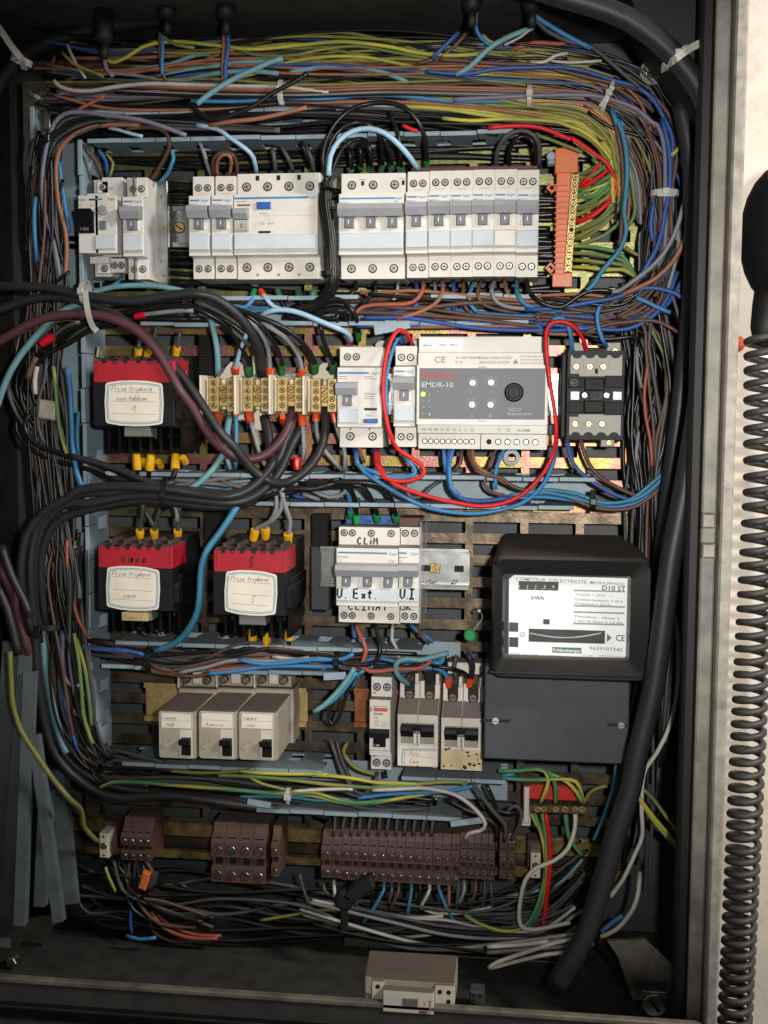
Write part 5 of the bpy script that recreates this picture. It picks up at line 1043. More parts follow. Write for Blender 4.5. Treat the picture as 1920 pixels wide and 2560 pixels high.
def BN(cols, n, r, path, spx, sph, loc, group, jit=1.6, name='wire'):
    P = parse(path); P3 = [(lambda p, h: (p.x * 1000, h, p.z * 1000))(at(*p), p[2]) for p in P]
    base = P3
    for i in range(n):
        P3 = list(base)
        for k_, l_ in ((0, 1), (-1, -2)):
            q = random.uniform(-.35, .3); P3[k_] = tuple(u + (u - v) * q for u, v in zip(P3[k_], P3[l_]))
        off = random.uniform(-1, 1); oh = random.uniform(-1, 1); col = cols[i % len(cols)]; ph = random.random() * 6; Q_ = []
        for j, p in enumerate(P3):
            a1, b1 = P3[max(j - 1, 0)], P3[min(j + 1, len(P3) - 1)]; dx, dz = b1[0] - a1[0], b1[2] - a1[2]; d_ = math.hypot(dx, dz) or 1
            o_ = off * spx + jit * math.sin(ph + j * 1.7) + random.uniform(-.5, .5) * jit
            Q_.append((p[0] - dz / d_ * o_, max(r + .3, p[1] + oh * sph + jit * .6 * math.sin(ph * 2 + j)), p[2] + dx / d_ * o_))
        MASS.append((Q_, r * random.uniform(.85, 1.12), col))
MASS = []
# ---- above the top row
g1 = 'wires crossing the top of the cabinet'
W('y', 1.7, "A 465,258,60 490,270 550,245 620,200 710,182 800,182 950,198 1100,212 1300,195 1450,180 1560,185 1700,205 1800,228 1950,240 2080,232", 'arching highest across the top of the cabinet')
W('E', 1.5, "A 695,150,62 720,170 760,192 840,206", 'short, leaving the left gland at the top')
W('E', 1.4, "A 1020,212,52 1100,236 1250,240 1400,212 1550,200 1700,225 1850,250", 'just under the highest yellow arch')
W('y', 1.5, "A 900,372,50 1020,340 1120,310 1220,275 1400,245 1560,245 1659,262 1800,290 1960,320 2200,318 2450,325 2600,355 2700,378", 'crossing under the faded teal cables to the top right')
W('O', 1.5, "A 1080,190,48 1250,160 1350,145 1480,140 1600,160 1720,190 1860,240", 'dim, above the highest yellow arch')
W('t', 2.1, "b 440,292,48 600,292 740,270 860,225 960,192 1080,182", 'short, left of the two top glands')
W('t', 2.4, "b 640,380,50 760,350 900,315 1050,295 1200,270 1350,250 1500,245 1600,255 1750,290", 'upper of two lying side by side at the top')
W('t', 2.4, "b 690,402,52 850,400 960,380 1060,355 1200,335 1350,325 1500,330 1650,345", 'lower of two lying side by side at the top')
W('t', 2.7, "A 850,450,72 880,425 950,375 1030,330 1100,300 1160,270 1222,253", 'cut short and lying diagonally over the top duct')
W('t', 2.4, "A 1250,312,52 1400,290 1550,290 1680,320 1760,355", 'under the low yellow wire near the top centre')
W('o', 1.5, "b 900,275,46 1000,250 1080,210 1160,185", 'rising between the two glands at the top')
W('o', 1.6, "b 1210,305,50 1350,285 1480,270 1570,270", 'short, between the two parallel teal cables')
W('l', 1.9, "A 232,348,60 260,375 320,392 400,392 500,375 640,362 800,365 1000,372 1200,375 1300,385 1420,400", 'long, crossing the whole top left')
W('g', 1.6, "b 230,330,52 300,345 420,355 550,375 680,405", 'beside the blue stub under the left gland')
W('v', 1.6, "b 330,500,56 450,505 600,495 800,505 950,520", 'under the long pale grey one at top left')
W('b', 1.8, "A 825,435,58 950,438 1080,435 1180,420 1300,425 1420,425 1540,412 1660,410 1800,420 1950,436 2200,440 2400,448 2560,458 2660,480 R 780,60 800,140", 'long, running over the top duct to the right corner')
W('k', 2.1, "A 1330,315,74 1260,360 1180,400 1100,455 1020,490 940,515 880,500 815,450", 'cut short, hanging in a curve over the top duct')
W('o', 2.1, "A 905,540,66 1000,525 1100,515 1200,495 1325,464", 'cut short, lying over the top duct near its middle')
W('n', 1.5, "A 690,140,62 690,200 695,280 715,352", 'coming straight down from the left gland')
W('b', 1.5, "A 700,160,63 703,210 700,270 700,320", 'coming straight down from the left gland')
W('o', 1.5, "A 966,150,62 966,200 960,290 965,350", 'coming straight down from the second gland')
W('d', 1.9, "A 985,150,64 985,210 972,290 976,355", 'coming straight down from the second gland')
W('v', 1.9, "A 445,180,60 450,240 460,300 490,330", 'bending under the small gland at top left')
W('E', 1.5, "A 270,225,58 310,270 370,300 450,332", 'short, at the far top left beside the bracket')
W('n', 1.4, "A 240,240,54 225,280 235,320", 'hooked near the top left bracket'); W('l', 1.3, "A 290,190,56 320,260 370,340", 'thin, fallen across the top left corner')
for i, (c_, y0) in enumerate((('n', 392), ('o', 398), ('k', 404), ('n', 410), ('o', 386), ('g', 414), ('k', 420))):
    W(c_, 1.45, f"A 500,{y0-20},{50+i} 900,{y0-4},{56+i} 1300,{y0-2},60 B 0,{y0-14} 300,{y0-8} 600,{y0-2} 780,{y0+6} 900,{y0+26-i*2} 1020,{y0+62-i*2} 1120,{y0+130-i*3} R {1130-i*13},{460+i*10},{62-i*2} {1148-i*10},700 {1150-i*6},900 {1160-i*14},1150", ('first', 'second', 'third', 'fourth', 'fifth', 'sixth', 'seventh')[i] + ' of the sheaf curving down into the top right corner', group='sheaf of wires round the top right corner')
W('v', 2.1, "B 300,430,62 600,415 760,410 900,412 1000,435 1090,470 1160,530 R 1120,120 1175,280 1190,500 1190,800 1195,1050 1180,1280 1120,1420", 'outlining the top right bend')
W('d', 1.8, "B 180,308,62 350,320 480,298 620,292 760,290 880,310 1000,350 1100,378 1170,440 R 1180,60 1235,170 1262,280 1250,440 1230,600", 'arching from the top into the right side bundle')
W('d', 2.2, "R 1160,60,64 1215,280 1238,500 1225,760 1190,920 1160,1100 1110,1260 1030,1400 962,1535", 'thickest in the right side bundle, tied with white nylon')
W('n', 1.8, "B 240,255,58 500,275 650,280 800,315 950,350 1060,375 1150,410 1220,480 R 1290,200 1295,450 1260,650 1240,850 1250,1100 1245,1210", 'outermost of the top right bend')
W('G', 1.9, "B 650,75,66 700,130 800,180 900,205 980,270 1060,340 1105,375", 'slanting down beside the thick cable at top right')
W('b', 2.0, "B 640,60,68 700,100 800,160 895,208", 'short, slanting from the top edge at the right')
W('t', 2.6, "B 645,118,64 560,150 480,190 420,240 370,290 310,322", 'slanting down left from the top right gland'); W('l', 1.0, "B 650,112,66 590,160 520,195", 'thin, lying along the slanting teal cable')
W('n', 1.8, "B 140,277,56 260,245 400,225 500,190 600,130", 'rising to the right gland'); W('a', 2.0, "B 560,212,54 650,185 760,190 800,180", 'short and dusty below the right gland')
W('d', 1.8, "B 322,140,62 260,200 208,252", 'slanting down left of the top centre gland'); W('n', 1.7, "B 352,145,60 300,205 235,252", 'beside the dark blue one left of the top centre gland')
W('b', 1.6, "B 402,50,60 395,110 420,165 465,198", 'curving down from the top centre gland'); W('y', 1.5, "B 425,150,58 455,178 492,192", 'stub beside the blue curve under the top centre gland')
BN('EOE', 6, 1.4, "B 520,250,44 660,225 800,235 960,275", 9, 8, 'in the faded heap under the right gland', 'faded heap at the top right')
W('w', 1.5, "B 630,275,58 700,265 740,240 795,230", 'hooked end under the right gland'); W('w', 1.2, "B 720,262,56 800,270 940,262", 'thin, lying flat under the right gland')
BN('knGk', 20, 1.5, "A 300,345,30 700,370,34 1100,345,34 1500,330,36 1900,345,38 2300,350,36 2600,400,36 2760,520,36", 22, 12, 'deep in the overfull top duct', 'dark wires deep in the top duct', 3)
BN('nkGok', 12, 1.5, "A 250,300,40 600,315,44 1000,320,42 1500,320,42 1900,300,42 2300,250,40", 18, 8, 'half hidden behind the brighter wires at the top', 'half hidden wires at the top', 3)
BN('kGk', 10, 1.6, "A 300,500,40 600,500,44 1000,500,46 1400,480,46 1800,500,44 2200,540,44", 16, 8, 'between the two walls of the top duct', 'dark wires between the walls of the top duct', 3)
W('c', 1.6, "b 240,795,56 320,810 430,845 520,865", 'short, dipping under the left end of the top duct lip')
W('a', 1.7, "b -30,650,58 60,605 130,570 200,530", 'short, slanting up to the dull red plug')
# green-yellow bundle round the earth bar
gg = 'green-yellow wires fanned out from the orange earth bar'
for i in range(14):
    y0 = 575 + i * 64 + (20 if i > 7 else 0); c_ = 'EeOEyE'[i % 6]
    if i == 2 or i == 7: c_ = 'r'
    o1 = random.uniform(-1, 1)
    if i < 10:
        k_ = i * 7
        lb = f"leaving the {('first','second','third','fourth','fifth','sixth','seventh','eighth','ninth','tenth')[i]} screw from the top of the orange earth bar"
        W(c_, 1.75 if c_ != 'r' else 1.9, f"R {368-i*6},{y0},38 {470-i*4},{y0-20-3*i},44 {600+k_},{y0-110-10*i},50 {700+k_*.9},{min(620,y0-190-i*14)},54 {735+k_*.8},{380},56 {690+k_},190,58 {600+k_},{70-k_*.5} {430+i*9},{-20-i*7} 200,{-60-i*8} -150,{-50-i*14} -500,{-70-i*10},50 -1000,{-80-i*9},42 -1400,{-60-i*8},34", lb, group=gg)
    else:
        W('eEEy'[i - 10], 1.75, f"R {350-i*3},{y0},38 {480},{y0+6},46 {640},{y0+30},50 {800},{y0+90-(i-10)*22},50 {930},{1540-(i-10)*4},46", f"leaving the {('lowest screw but three','lowest screw but two','lowest screw but one','lowest screw')[i-10]} of the orange earth bar", group=gg)
for i, (c_, pth) in enumerate((('E', "R 360,640,36 480,600,50 560,560,52 650,480,52 700,400 690,250 600,150 450,60"), ('e', "R 360,700,36 450,720,50 560,690,52 680,640 720,500 745,350 700,150"), ('e', "R 360,780,36 480,790,48 600,730,52 700,600 780,420 760,200 680,40"), ('O', "R 350,900,36 500,870,48 640,800,52 760,640 790,400 770,200"),
  ('E', "R 350,1090,36 480,1060,48 640,960,54 760,820 800,600 790,400"), ('O', "R 345,1180,36 500,1130,48 660,1000,52 780,860 805,600"), ('E', "R 345,1250,36 470,1200,48 640,1130,50 790,980 830,800"), ('E', "R 520,430,50 600,500 700,570 730,590"), ('y', "c 920,138,60 1100,155 1300,145 1500,150 1659,165 R 250,110 400,160 520,240 620,340 690,440"), ('E', "B 640,460,58 760,470 860,500 940,560 990,640 R 720,420 745,560"), ('O', "B 800,560,56 870,590 930,640 980,726"))):
    W(c_, 1.7, pth, ('looping back over the top of the orange bar', 'with fresh stripes near the bar top', 'with fresh stripes crossing behind the others at the bar', 'dull, lying under the fan at the bar', 'climbing from the middle of the bar', 'dull, climbing steeply from the lower bar', 'flat, leaving the lower middle of the bar', 'short, crossing over the red one by the bar', 'bright, coming in from the top centre over the duct lip', 'rounding the corner above the orange bar', 'lowest round the corner above the orange bar')[i], group=gg)
BN('EOEe', 9, 1.7, "B -350,420,36 0,425,46 250,440,54 450,455 620,480 760,490 870,520 950,590 R 690,250,54 740,420 780,600 800,800", 7, 5, 'in the thick earth bundle bending down at the top right', 'earth bundle bending down at the top right', 1.5)
W('r', 1.9, "B 450,553,62 560,543 680,552 800,600 R 330,240 450,320 560,400 660,480 735,640,56 730,760 620,880,50 500,970 350,1025,38", 'sweeping over the duct lip down to the orange earth bar')
W('r', 1.9, "R 385,705,40 470,620,50 540,540 590,470", 'short, at the upper screws of the orange bar'); W('r', 1.6, "B 80,540,58 110,555 145,567", 'tip showing above the top duct lip')
W('O', 1.5, "R 0,210,50 150,260 300,320 430,372", 'dull, ending above the orange bar'); W('a', 2.2, "B 690,510,54 780,505 850,510 860,540", 'thick bent end above the orange bar')
W('u', 2.0, "B 985,475,72 1010,540 R 740,60 795,180 832,360 842,560 830,750 812,930 832,1050 826,1130 780,1260 690,1370 600,1480 530,1590 465,1645", 'long, hanging in front of the earth bundle at the right')
W('n', 1.7, "R 690,0,64 740,150 790,400 805,700 795,900 785,1100 768,1290", 'behind the long sea blue one at the right')
W('E', 1.7, "R 850,480,62 880,620 900,760 915,880 895,980 848,1045", 'looping right of the long sea blue wire'); W('O', 1.6, "R 920,900,48 1000,888 1090,930 1125,1030", 'hooked, just right of the earth bundle'); W('O', 1.6, "R 820,1240,46 900,1300 980,1320 1052,1290", 'sagging below the hooked one'); W('O', 1.3, "R 900,720,40 960,620 1050,530 1112,498", 'thin, rising right of the earth bundle'); W('O', 1.3, "R 920,820,38 990,720 1060,650 1110,620", 'second thin one rising right of the earth bundle')
W('g', 2.0, "R 1430,350,66 1422,520 1392,720 1340,930 1280,1120 1180,1300 1050,1440 920,1540 780,1640 700,1655", 'crossing the right side in a long S')
W('o', 2.0, "R 1442,600,64 1442,800 1420,1000 1360,1200 1260,1380 1120,1520 980,1600 800,1680", 'outermost, bowing at the right side'); W('y', 1.7, "R 1402,190,68 1380,260 1320,330 1248,402", 'short stub at the far right')
W('t', 1.8, "R 1310,400,56 1360,500 1385,640", 'short, behind the right side bundle'); W('g', 1.8, "R 1300,1050,58 1315,1200 1280,1400 1215,1635", 'steep, behind the bowing tan one'); W('d', 1.9, "R 1087,840,60 1066,950 1060,1080 1080,1190", 'short, standing left of the right side bundle'); W('n', 1.7, "R 1210,880,56 1228,1080 1240,1220", 'short, in the middle of the right side bundle'); W('l', 1.4, "R 1290,960,58 1300,1080 1290,1180", 'thin, inside the right side bundle')
# ---- row one tops
W('g', 1.7, "C 925,-20,50 945,50,44 968,122,34", 'into the first narrow breaker left of the residual switch')
W('n', 1.7, "C 990,128,34 978,60,44 1000,15,50 1040,0 1082,12 1103,60,44 1105,128,34", 'looped outside over the second narrow breaker'); W('o', 1.5, "C 1003,128,36 1000,60,46 1020,22,52 1045,14 1068,24 1075,60,46 1062,128,36", 'looped inside over the second narrow breaker')
W('c', 2.1, "A 850,540,58 940,558 985,590,60 C 1145,-20,56 1190,30,50 1206,115,34", 'arching over the duct lip into the residual switch')
for i, (pth) in enumerate(("C 1285,-20,46 1300,50 1303,108,34", "C 1330,-30,46 1380,50 1394,108,34", "C 1460,-40,48 1492,40 1500,108,34")): W('G', 1.9, pth, ('into the second', 'into the third', 'into the fourth')[i] + ' top terminal of the wide residual switch', f1=('D', 6, 2.6))
W('n', 1.6, "C 318,-15,52 375,50,44 410,140,36", 'into the leftmost top device'); W('d', 1.7, "C 385,-12,50 425,50,44 432,130,36", 'down to the timer module at the top left'); W('O', 1.4, "C 425,10,40 462,60 442,130", 'dull, beside the timer module'); W('l', 1.4, "C 352,40,30 335,90 330,140", 'short, behind the leftmost device')
W('n', 1.7, "b 380,802,58 560,790 660,805 722,850 742,930,56 700,1050,48 C 655,152,36", 'arching over the lip to the translucent end plate'); W('u', 1.8, "b 762,975,50 775,1050,46 C 765,60 745,110,40 696,165,36", 'down to the translucent end plate')
W('g', 1.5, "b 985,905,48 1030,1000 1045,1060", 'emerging straight down under the top duct lip')
W('k', 2.2, "c 200,570,66 165,400 190,280 250,170 330,95 420,55,62 560,40 680,70 760,150,60 810,260,54 822,420,38", 'in the largest loop above the three-pole breaker', f1=('D', 10, 3.2))
W('k', 2.0, "c 206,570,64 185,430 220,290 290,200 380,165,60 470,185 530,260,52 545,440,36", 'in the second largest loop above the three-pole breaker', f1=('D', 6, 2.7)); W('k', 1.9, "c 218,570,62 235,460 290,330 380,270,56 440,285 470,360 472,450,36", 'in the smallest loop above the three-pole breaker', f1=('D', 6, 2.6))
W('k', 1.9, "c 580,100,60 630,200 655,330 662,450,36", 'into the right pole of the three-pole breaker', f1=('G', 6, 2.6)); W('k', 1.9, "c 330,320,44 345,400 350,462,36", 'short, into the left pole of the three-pole breaker', f1=('G', 5, 2.6)); W('k', 1.9, "c 540,240,54 588,350,46 604,440,36", 'into the third terminal of the three-pole breaker', f1=('D', 7, 2.9)); W('k', 2.0, "c 395,300,50 410,380 410,450,36", 'into the middle pole of the three-pole breaker', f1=('D', 8, 3.2)); W('k', 1.9, "c 30,285,50 80,400,44 112,470,36", 'into the last top terminal of the residual switch')
W('c', 2.5, "c 205,500,68 215,380 270,280 360,220 460,205 560,235 650,310,62 720,390,54 768,465,38", 'in a broad arch over the three-pole breaker', f1=('O', 5, 2.2))
W('c', 2.0, "D 118,200,60 105,330 100,450 112,600 118,690", 'standing among the tied black wires beside the three-pole breaker')
W('G', 2.2, "D 888,222,36 890,150,48 930,75,56 1000,48 1060,70 1088,130,50 1080,222,36", 'looped outside between the last two top breakers'); W('k', 1.9, "D 945,222,36 945,150,46 975,90,52 1020,75 1060,110 1068,222,36", 'looped inside between the last two top breakers')
BN('kkk', 9, 1.9, "D 105,270,60 98,380,64 112,520,66 128,680,66 130,760,64 90,830,58 20,862,54 -60,880,48", 4.2, 5, 'in the tied vertical bundle left of the three-pole breaker', 'tied black bundle in the top row', .8)
ring_tie('black cable tie round the vertical black bundle, upper one', 'D', 118, 305, 64, math.pi / 2, 7.5, 7, nylon_k, wd=5); ring_tie('black cable tie round the vertical black bundle, lower one', 'D', 125, 708, 64, math.pi / 2, 7.5, 7, nylon_k, wd=4)
# ---- row one bottoms, duct two
drops = (('k', 1.7, "D 238,742,34 238,780,44 205,815,48 200,845", 'bottom of the three-pole breaker, left'), ('k', 1.8, "D 330,742,34 328,790,46 290,825 270,850", 'bottom of the three-pole breaker, middle'), ('l', 1.5, "D 432,745,30 428,800,42 400,850", 'bottom of the three-pole breaker, right'),
 ('a', 1.9, "D 548,738,34 545,790,52 505,838 430,850 350,850 270,862 238,892", 'bottom of the first narrow breaker, running left'), ('d', 1.9, "D 515,745,30 528,830,46 500,866 400,888 255,880", 'bottom of the first narrow breaker, running left'), ('g', 1.6, "D 600,742,30 606,790,42 602,835", 'bottom of the second narrow breaker'), ('o', 1.8, "D 637,738,34 636,800,54 600,850 520,890 425,918", 'bottom of the second narrow breaker, curving left'),
 ('d', 1.7, "D 690,742,30 687,820,46 690,880", 'bottom of the third narrow breaker'), ('n', 1.8, "D 735,738,34 733,800,48 738,850 760,885", 'bottom of the third narrow breaker'), ('u', 1.8, "D 785,742,32 765,800,50 766,850 800,885", 'bottom of the fourth narrow breaker'), ('n', 1.7, "D 822,738,34 800,790,52 815,840 880,870 970,888", 'bottom of the fourth narrow breaker'),
 ('g', 2.1, "D 880,738,34 864,790,56 892,842 960,865 1060,872 1160,885", 'bottom of the fifth narrow breaker'), ('o', 1.7, "D 922,735,32 936,790,50 965,828 1010,842", 'bottom of the fifth narrow breaker'), ('u', 2.0, "D 980,738,34 984,800,58 1020,850 1090,870 1190,878", 'bottom of the sixth narrow breaker'),
 ('k', 1.9, "D 1028,735,34 1036,785,56 1072,828,64 1130,856 1190,862 R 330,1740 450,1665 580,1640 720,1655", 'bottom of the last top breaker, swinging far right'))
for c_, r__, p_, l_ in drops: W(c_, r__, p_, 'from the ' + l_)
W('d', 2.1, "R 1425,1770,62 1300,1680 1150,1630 1000,1622 850,1670 700,1720 500,1752 300,1790 100,1815 -100,1820,58", 'long, rising to the right out of the second duct'); W('b', 1.9, "R 920,1710,64 1000,1740 1100,1790 1240,1850", 'short, over the right end of the second duct')
W('b', 1.9, "R 592,1780,66 565,1860 572,1960 600,2060 S 620,40 655,110,48", 'dropping from the second duct to the grey contactor'); W('n', 1.7, "R 440,2050,62 560,1990 700,1950 850,1935 1000,1918 1150,1940 1310,2030", 'dull, arching over the grey contactor')
BN('nnkodno', 16, 1.6, "D 250,870,40 500,880,44 800,890,46 1100,900,48 R 0,1860,48 400,1880,50 800,1850,50 1050,1720,50 1200,1500,46", 13, 9, 'in the brown and blue run along the second duct', 'brown and blue run along the second duct', 3)
BN('bGnd', 7, 1.6, "D 700,840,36 900,850,40 1150,880,44 R 200,1830,50 600,1810,52 1000,1690,50 1180,1400,48 1280,1100,44", 9, 7, 'rising from the second duct into the right side bundle', 'wires rising into the right side bundle', 3)
BN('Gkn', 9, 1.6, "R 300,1900,36 700,1950,38 950,2000,40 S 1000,100,40 1020,500,40 1010,1000,40 1000,1500,40 1040,2100,40", 12, 14, 'in the dark mass right of the mounting plate', 'dark wires down the right side', 4)
BN('kGkG', 16, 1.6, "S 1000,-100,30 1080,300,30 1120,800,34 1100,1300,34 1080,1800,34 T 700,1200,30 660,2000,30", 22, 18, 'in the dark mass right of the mounting plate', 'dark wires down the right side', 5)
BN('kkG', 10, 1.7, "S 1250,-500,44 1330,0,44 1340,500,44 1320,1000,44 1280,1500,44 T 860,400,40 840,1400,40", 14, 12, 'against the right wall of the cabinet', 'wires against the right wall', 4)
W('E', 1.5, "R 1040,1960,50 1100,2080 S 1100,20 1170,150 1202,300 1200,520", 'curving down the dark right side'); W('G', 1.7, "S 1330,-50,64 1332,300 1300,600 1290,900 1255,1160", 'thin lone one against the dark right side'); W('a', 1.5, "S 1035,250,52 1000,500 1012,750 1052,950 1070,1200", 'bowed, right of the mounting plate edge'); W('g', 1.6, "S 945,880,50 920,1150 935,1420", 'lower, along the mounting plate edge'); W('g', 1.6, "S 930,100,50 935,300 975,480", 'upper, along the mounting plate edge')
W('b', 2.1, "d 308,185,46 290,250,52 240,310 160,330 90,312", 'with a green sleeve under the wide residual switch', f0=('G', 11, 3.3)); W('c', 2.1, "d 400,185,50 440,240,54 520,320 640,352", 'with an orange sleeve under the wide residual switch', f0=('O', 12, 3.2))
W('k', 2.2, "d 570,190,44 600,270 640,345", 'with a dark sleeve, first under the wide residual switch', f0=('D', 11, 3.3)); W('k', 2.2, "d 775,195,46 800,290,52 870,345 960,310,60 1050,200 1112,20,66", 'with a dark sleeve, joining the vertical black bundle', f0=('D', 12, 3.6)); W('k', 2.2, "d 918,230,44 910,290 880,350", 'with a big dark sleeve, last under the wide residual switch', f0=('D', 15, 4.2))
W('c', 2.5, "d 380,420,56 460,370,62 580,350 720,365 860,410 1000,470 1150,530,60 1260,580,52 1310,640,42 1315,670,38", 'sweeping to the double-width residual breaker', f1=('O', 9, 2.6)); W('k', 2.2, "d 960,340,58 1050,270 1140,235 1230,260 1310,330,60 1370,430,56 1392,560,42 1395,610,38", 'arching over to the double-width residual breaker', f1=('D', 14, 3.4))
BN('kkk', 6, 1.9, "d 700,330,44 850,370,46 1000,400,50 1180,360,52 1260,380,50 1250,480,44", 7, 7, 'coiled in the dark knot above the residual breaker', 'dark knot in the second duct', 2)
BN('uGu', 5, 1.6, "Y 700,200,30 900,210,32 1100,205,34 1300,215,34", 6, 4, 'lying low in the second duct', 'wires low in the second duct', 2)
# ---- big cables on the left
W('K', 4.4, "E -60,45,86 150,42 350,55 520,95 700,125 850,135 Y 500,145 640,125 740,125 830,155,80 920,215,74 1000,300,66 1055,390,58 1085,480,48 1095,600,40", 'entering top left and bending down to the second brass block')
W('K', 4.2, "E -60,215,82 60,170 180,130 330,110 480,125 600,160 720,210 830,280,84 930,350 1020,430 1100,520 1180,620 1260,730 1350,870 1440,1000 F 300,940,80 400,1070,72 500,1150,66 610,1185 720,1150 830,1050,58 900,920,50 925,780,46 918,665,40", 'entering at the left and swooping under the brass blocks')
W('m', 4.3, "E -60,425,92 60,360 180,290 300,245 420,225 560,220 680,235 800,280 900,340 1000,440 1080,560 1170,720 F 0,650,86 80,790,80 180,920,72 300,998,66 410,1018,64 520,980,60 620,880,52 675,770,46 692,660,40", 'swooping across red contactor 1 to the third brass block')
W('t', 3.3, "E 525,148,78 400,205,80 300,290 200,400 110,520 40,650 -30,850", 'curving away down the left edge'); W('t', 2.7, "E 585,85,58 740,45 900,35 1060,45 1210,78", 'lying over the second duct at the left'); W('b', 1.7, "E 590,75,58 690,52,54 760,20,46 790,-20,38", 'from the timer module over the second duct')
W('k', 2.4, "Y 290,250,72 400,215 560,200 700,205 800,250,70 900,320,62 970,430,52 1015,520,44 1022,560,40", 'with a green sleeve into the second brass block', f1=('D', 15, 4.0)); W('k', 2.3, "Y 960,215,68 1080,300,64 1160,400,56 1205,500,46 1212,555,40", 'with a green sleeve into the third brass block', f1=('D', 14, 3.9)); W('k', 2.4, "Y 940,210,70 1080,260 1220,320,66 1330,410,56 1392,500,46 1400,545,40", 'with a green sleeve, outermost into the last brass block', f1=('D', 15, 4.2)); W('k', 2.2, "Y 1430,295,60 1450,400,54 1500,510,44 1506,545,40", 'with a green sleeve, steep into the last brass block', f1=('D', 14, 3.8))
W('g', 2.3, "Y 1000,260,60 1080,340,56 1130,440,50 1138,540,42 1138,570,40", 'with an orange sleeve into the second brass block', f1=('O', 12, 3.8)); W('g', 2.3, "Y 1100,300,60 1220,370,56 1300,470,48 1322,550,42 1322,575,40", 'with an orange sleeve into the third brass block', f1=('O', 12, 3.6)); W('t', 2.9, "Y 800,270,58 825,380,54 838,480,48 840,590,40", 'dropping into the leftmost brass block'); W('c', 2.2, "Y 1012,350,58 975,430,52 948,530,44 945,560,40", 'with an orange sleeve into the leftmost brass block', f1=('O', 12, 3.6))
W('K', 3.3, "Y 900,230,60 1000,330,56 1060,440,50 1085,600,38", 'hidden behind, between the two left brass blocks')
W('g', 2.0, "Y 700,222,74 600,224 500,235 430,243,70 400,248", 'with a loose red crimp over the second duct', f1=('R', 13, 3.3)); W('G', 1.8, "E 520,272,76 430,300 350,360,74 320,380", 'with a fat red crimp at the left', f1=('R', 19, 4.6)); W('B', .6, "E 512,272,78 440,262 330,285 200,330 135,350 115,420 100,485", 'thin strand curled over the maroon cable')
BN('kkGk', 11, 2.0, "Y 780,210,56 600,200,60 400,215,60 250,235,60 100,270,60 E 420,350,58 300,440,56 190,560,54 150,700,52 200,850,50 280,1000,48", 9, 7, 'in the black bundle turning down at the left', 'black bundle turning down at the left', 2)
BN('kkGk', 7, 2.0, "Y 720,205,62 820,225,62 950,290,60 1040,370,56", 8, 6, 'short, fanning out above the brass blocks', 'black wires fanning above the brass blocks', 2)
ring_tie('black cable tie round the cables above contactor 1', 'Y', 680, 180, 64, 0, 13, 12, nylon_k, wd=4)
ring_tie('big translucent white cable tie hanging over the charcoal cables at the left', 'E', 552, 80, 84, 0, 9, 8, nylon, tail=((552, 70, 98), (560, 150, 100), (575, 230, 98), (600, 300, 92), (630, 330, 88)), wd=4.5)
for i, (p_, q_) in enumerate((("E 902,380,46 900,430,46 896,470,44", 'left'), ("E 1015,300,50 1000,370,48 968,450,44", 'middle'), ("E 1168,330,50 1155,400,48 1144,455,44", 'right'))): W('G', 2.0, p_, f'with a yellow sleeve, {q_} on top of red contactor 1', f1=('Y', 15, 4.0))
W('l', 1.3, "E 640,430,30 630,500", 'thin, at the left top corner of contactor 1'); W('O', 1.5, "E 655,440,30 650,505", 'stub at the left top corner of contactor 1')
W('k', 2.4, "E 888,1190,58 890,1250,56 880,1300,50", 'with a yellow sleeve, left under red contactor 1', f0=('Y', 20, 4.6)); W('k', 2.4, "E 972,1195,58 965,1260,56 960,1300,50", 'with a yellow sleeve, middle under red contactor 1', f0=('Y', 20, 4.6)); W('k', 2.4, "E 1137,1195,58 1132,1260,62 1100,1310,64 1030,1338 950,1335 850,1290 700,1215 540,1165 400,1125 260,1080 185,1010,64 160,940 190,870", 'with a yellow sleeve, looping from contactor 1 to the left', f0=('Y', 20, 4.6)); W('k', 2.4, "E 880,1310,58 760,1310 640,1250 480,1200 320,1160 180,1080 110,980 110,900", 'second long one looping left under contactor 1')
for i, (x_, y_) in enumerate(((940, 1190), (1035, 1195), (1195, 1170))): W('k', 1.8, f"E {x_},{y_},44 {x_+14},{y_+26},38", ('peeping out first', 'peeping out second', 'peeping out third')[i] + ' behind the sleeves of contactor 1', f0=('Y', 13, 4.0))
for i, (p_, q_) in enumerate((("H 478,205,62 470,290,58 456,385,52 455,410,50", 'left'), ("H 610,200,62 575,290,58 552,385,52 550,410,50", 'middle'), ("H 722,225,60 712,300,56 708,385,52 708,410,50", 'right'))): W('G', 2.1, p_, f'with a yellow sleeve, {q_} on top of the cave contactor', f1=('Y', 15, 4.4))
W('G', 2.0, "H 490,255,56 520,310 545,360", 'slanting behind the middle sleeve of the cave contactor'); W('g', 2.0, "H 680,215,58 700,260 706,330", 'bent, above the right sleeve of the cave contactor')
for i, (p_, q_) in enumerate((("H 1362,120,64 1368,240,62 1322,330,56 1240,372,52 1222,410,50", 'left'), ("H 1412,105,66 1400,240,62 1345,320,58 1300,350,54 1294,400,50", 'middle'), ("H 1395,120,66 1430,240,62 1460,330,56 1448,410,52 1446,435,50", 'right'))): W('g', 2.2, p_, f'with a yellow sleeve, {q_} on top of contactor 3', f1=('Y', 15, 4.8))
for i, (x_, y_, z_) in enumerate(((1208, 1110, 1180), (1302, 1130, 1230), (1450, 1100, 1160))): W('k', 2.2, f"H {x_},{y_},50 {x_},{z_-20},48 {x_+4},{z_+20},44", ('left', 'middle', 'right')[i] + ' under contactor 3 with a yellow sleeve', f0=('Y', 18 if i < 2 else 11, 4.5))
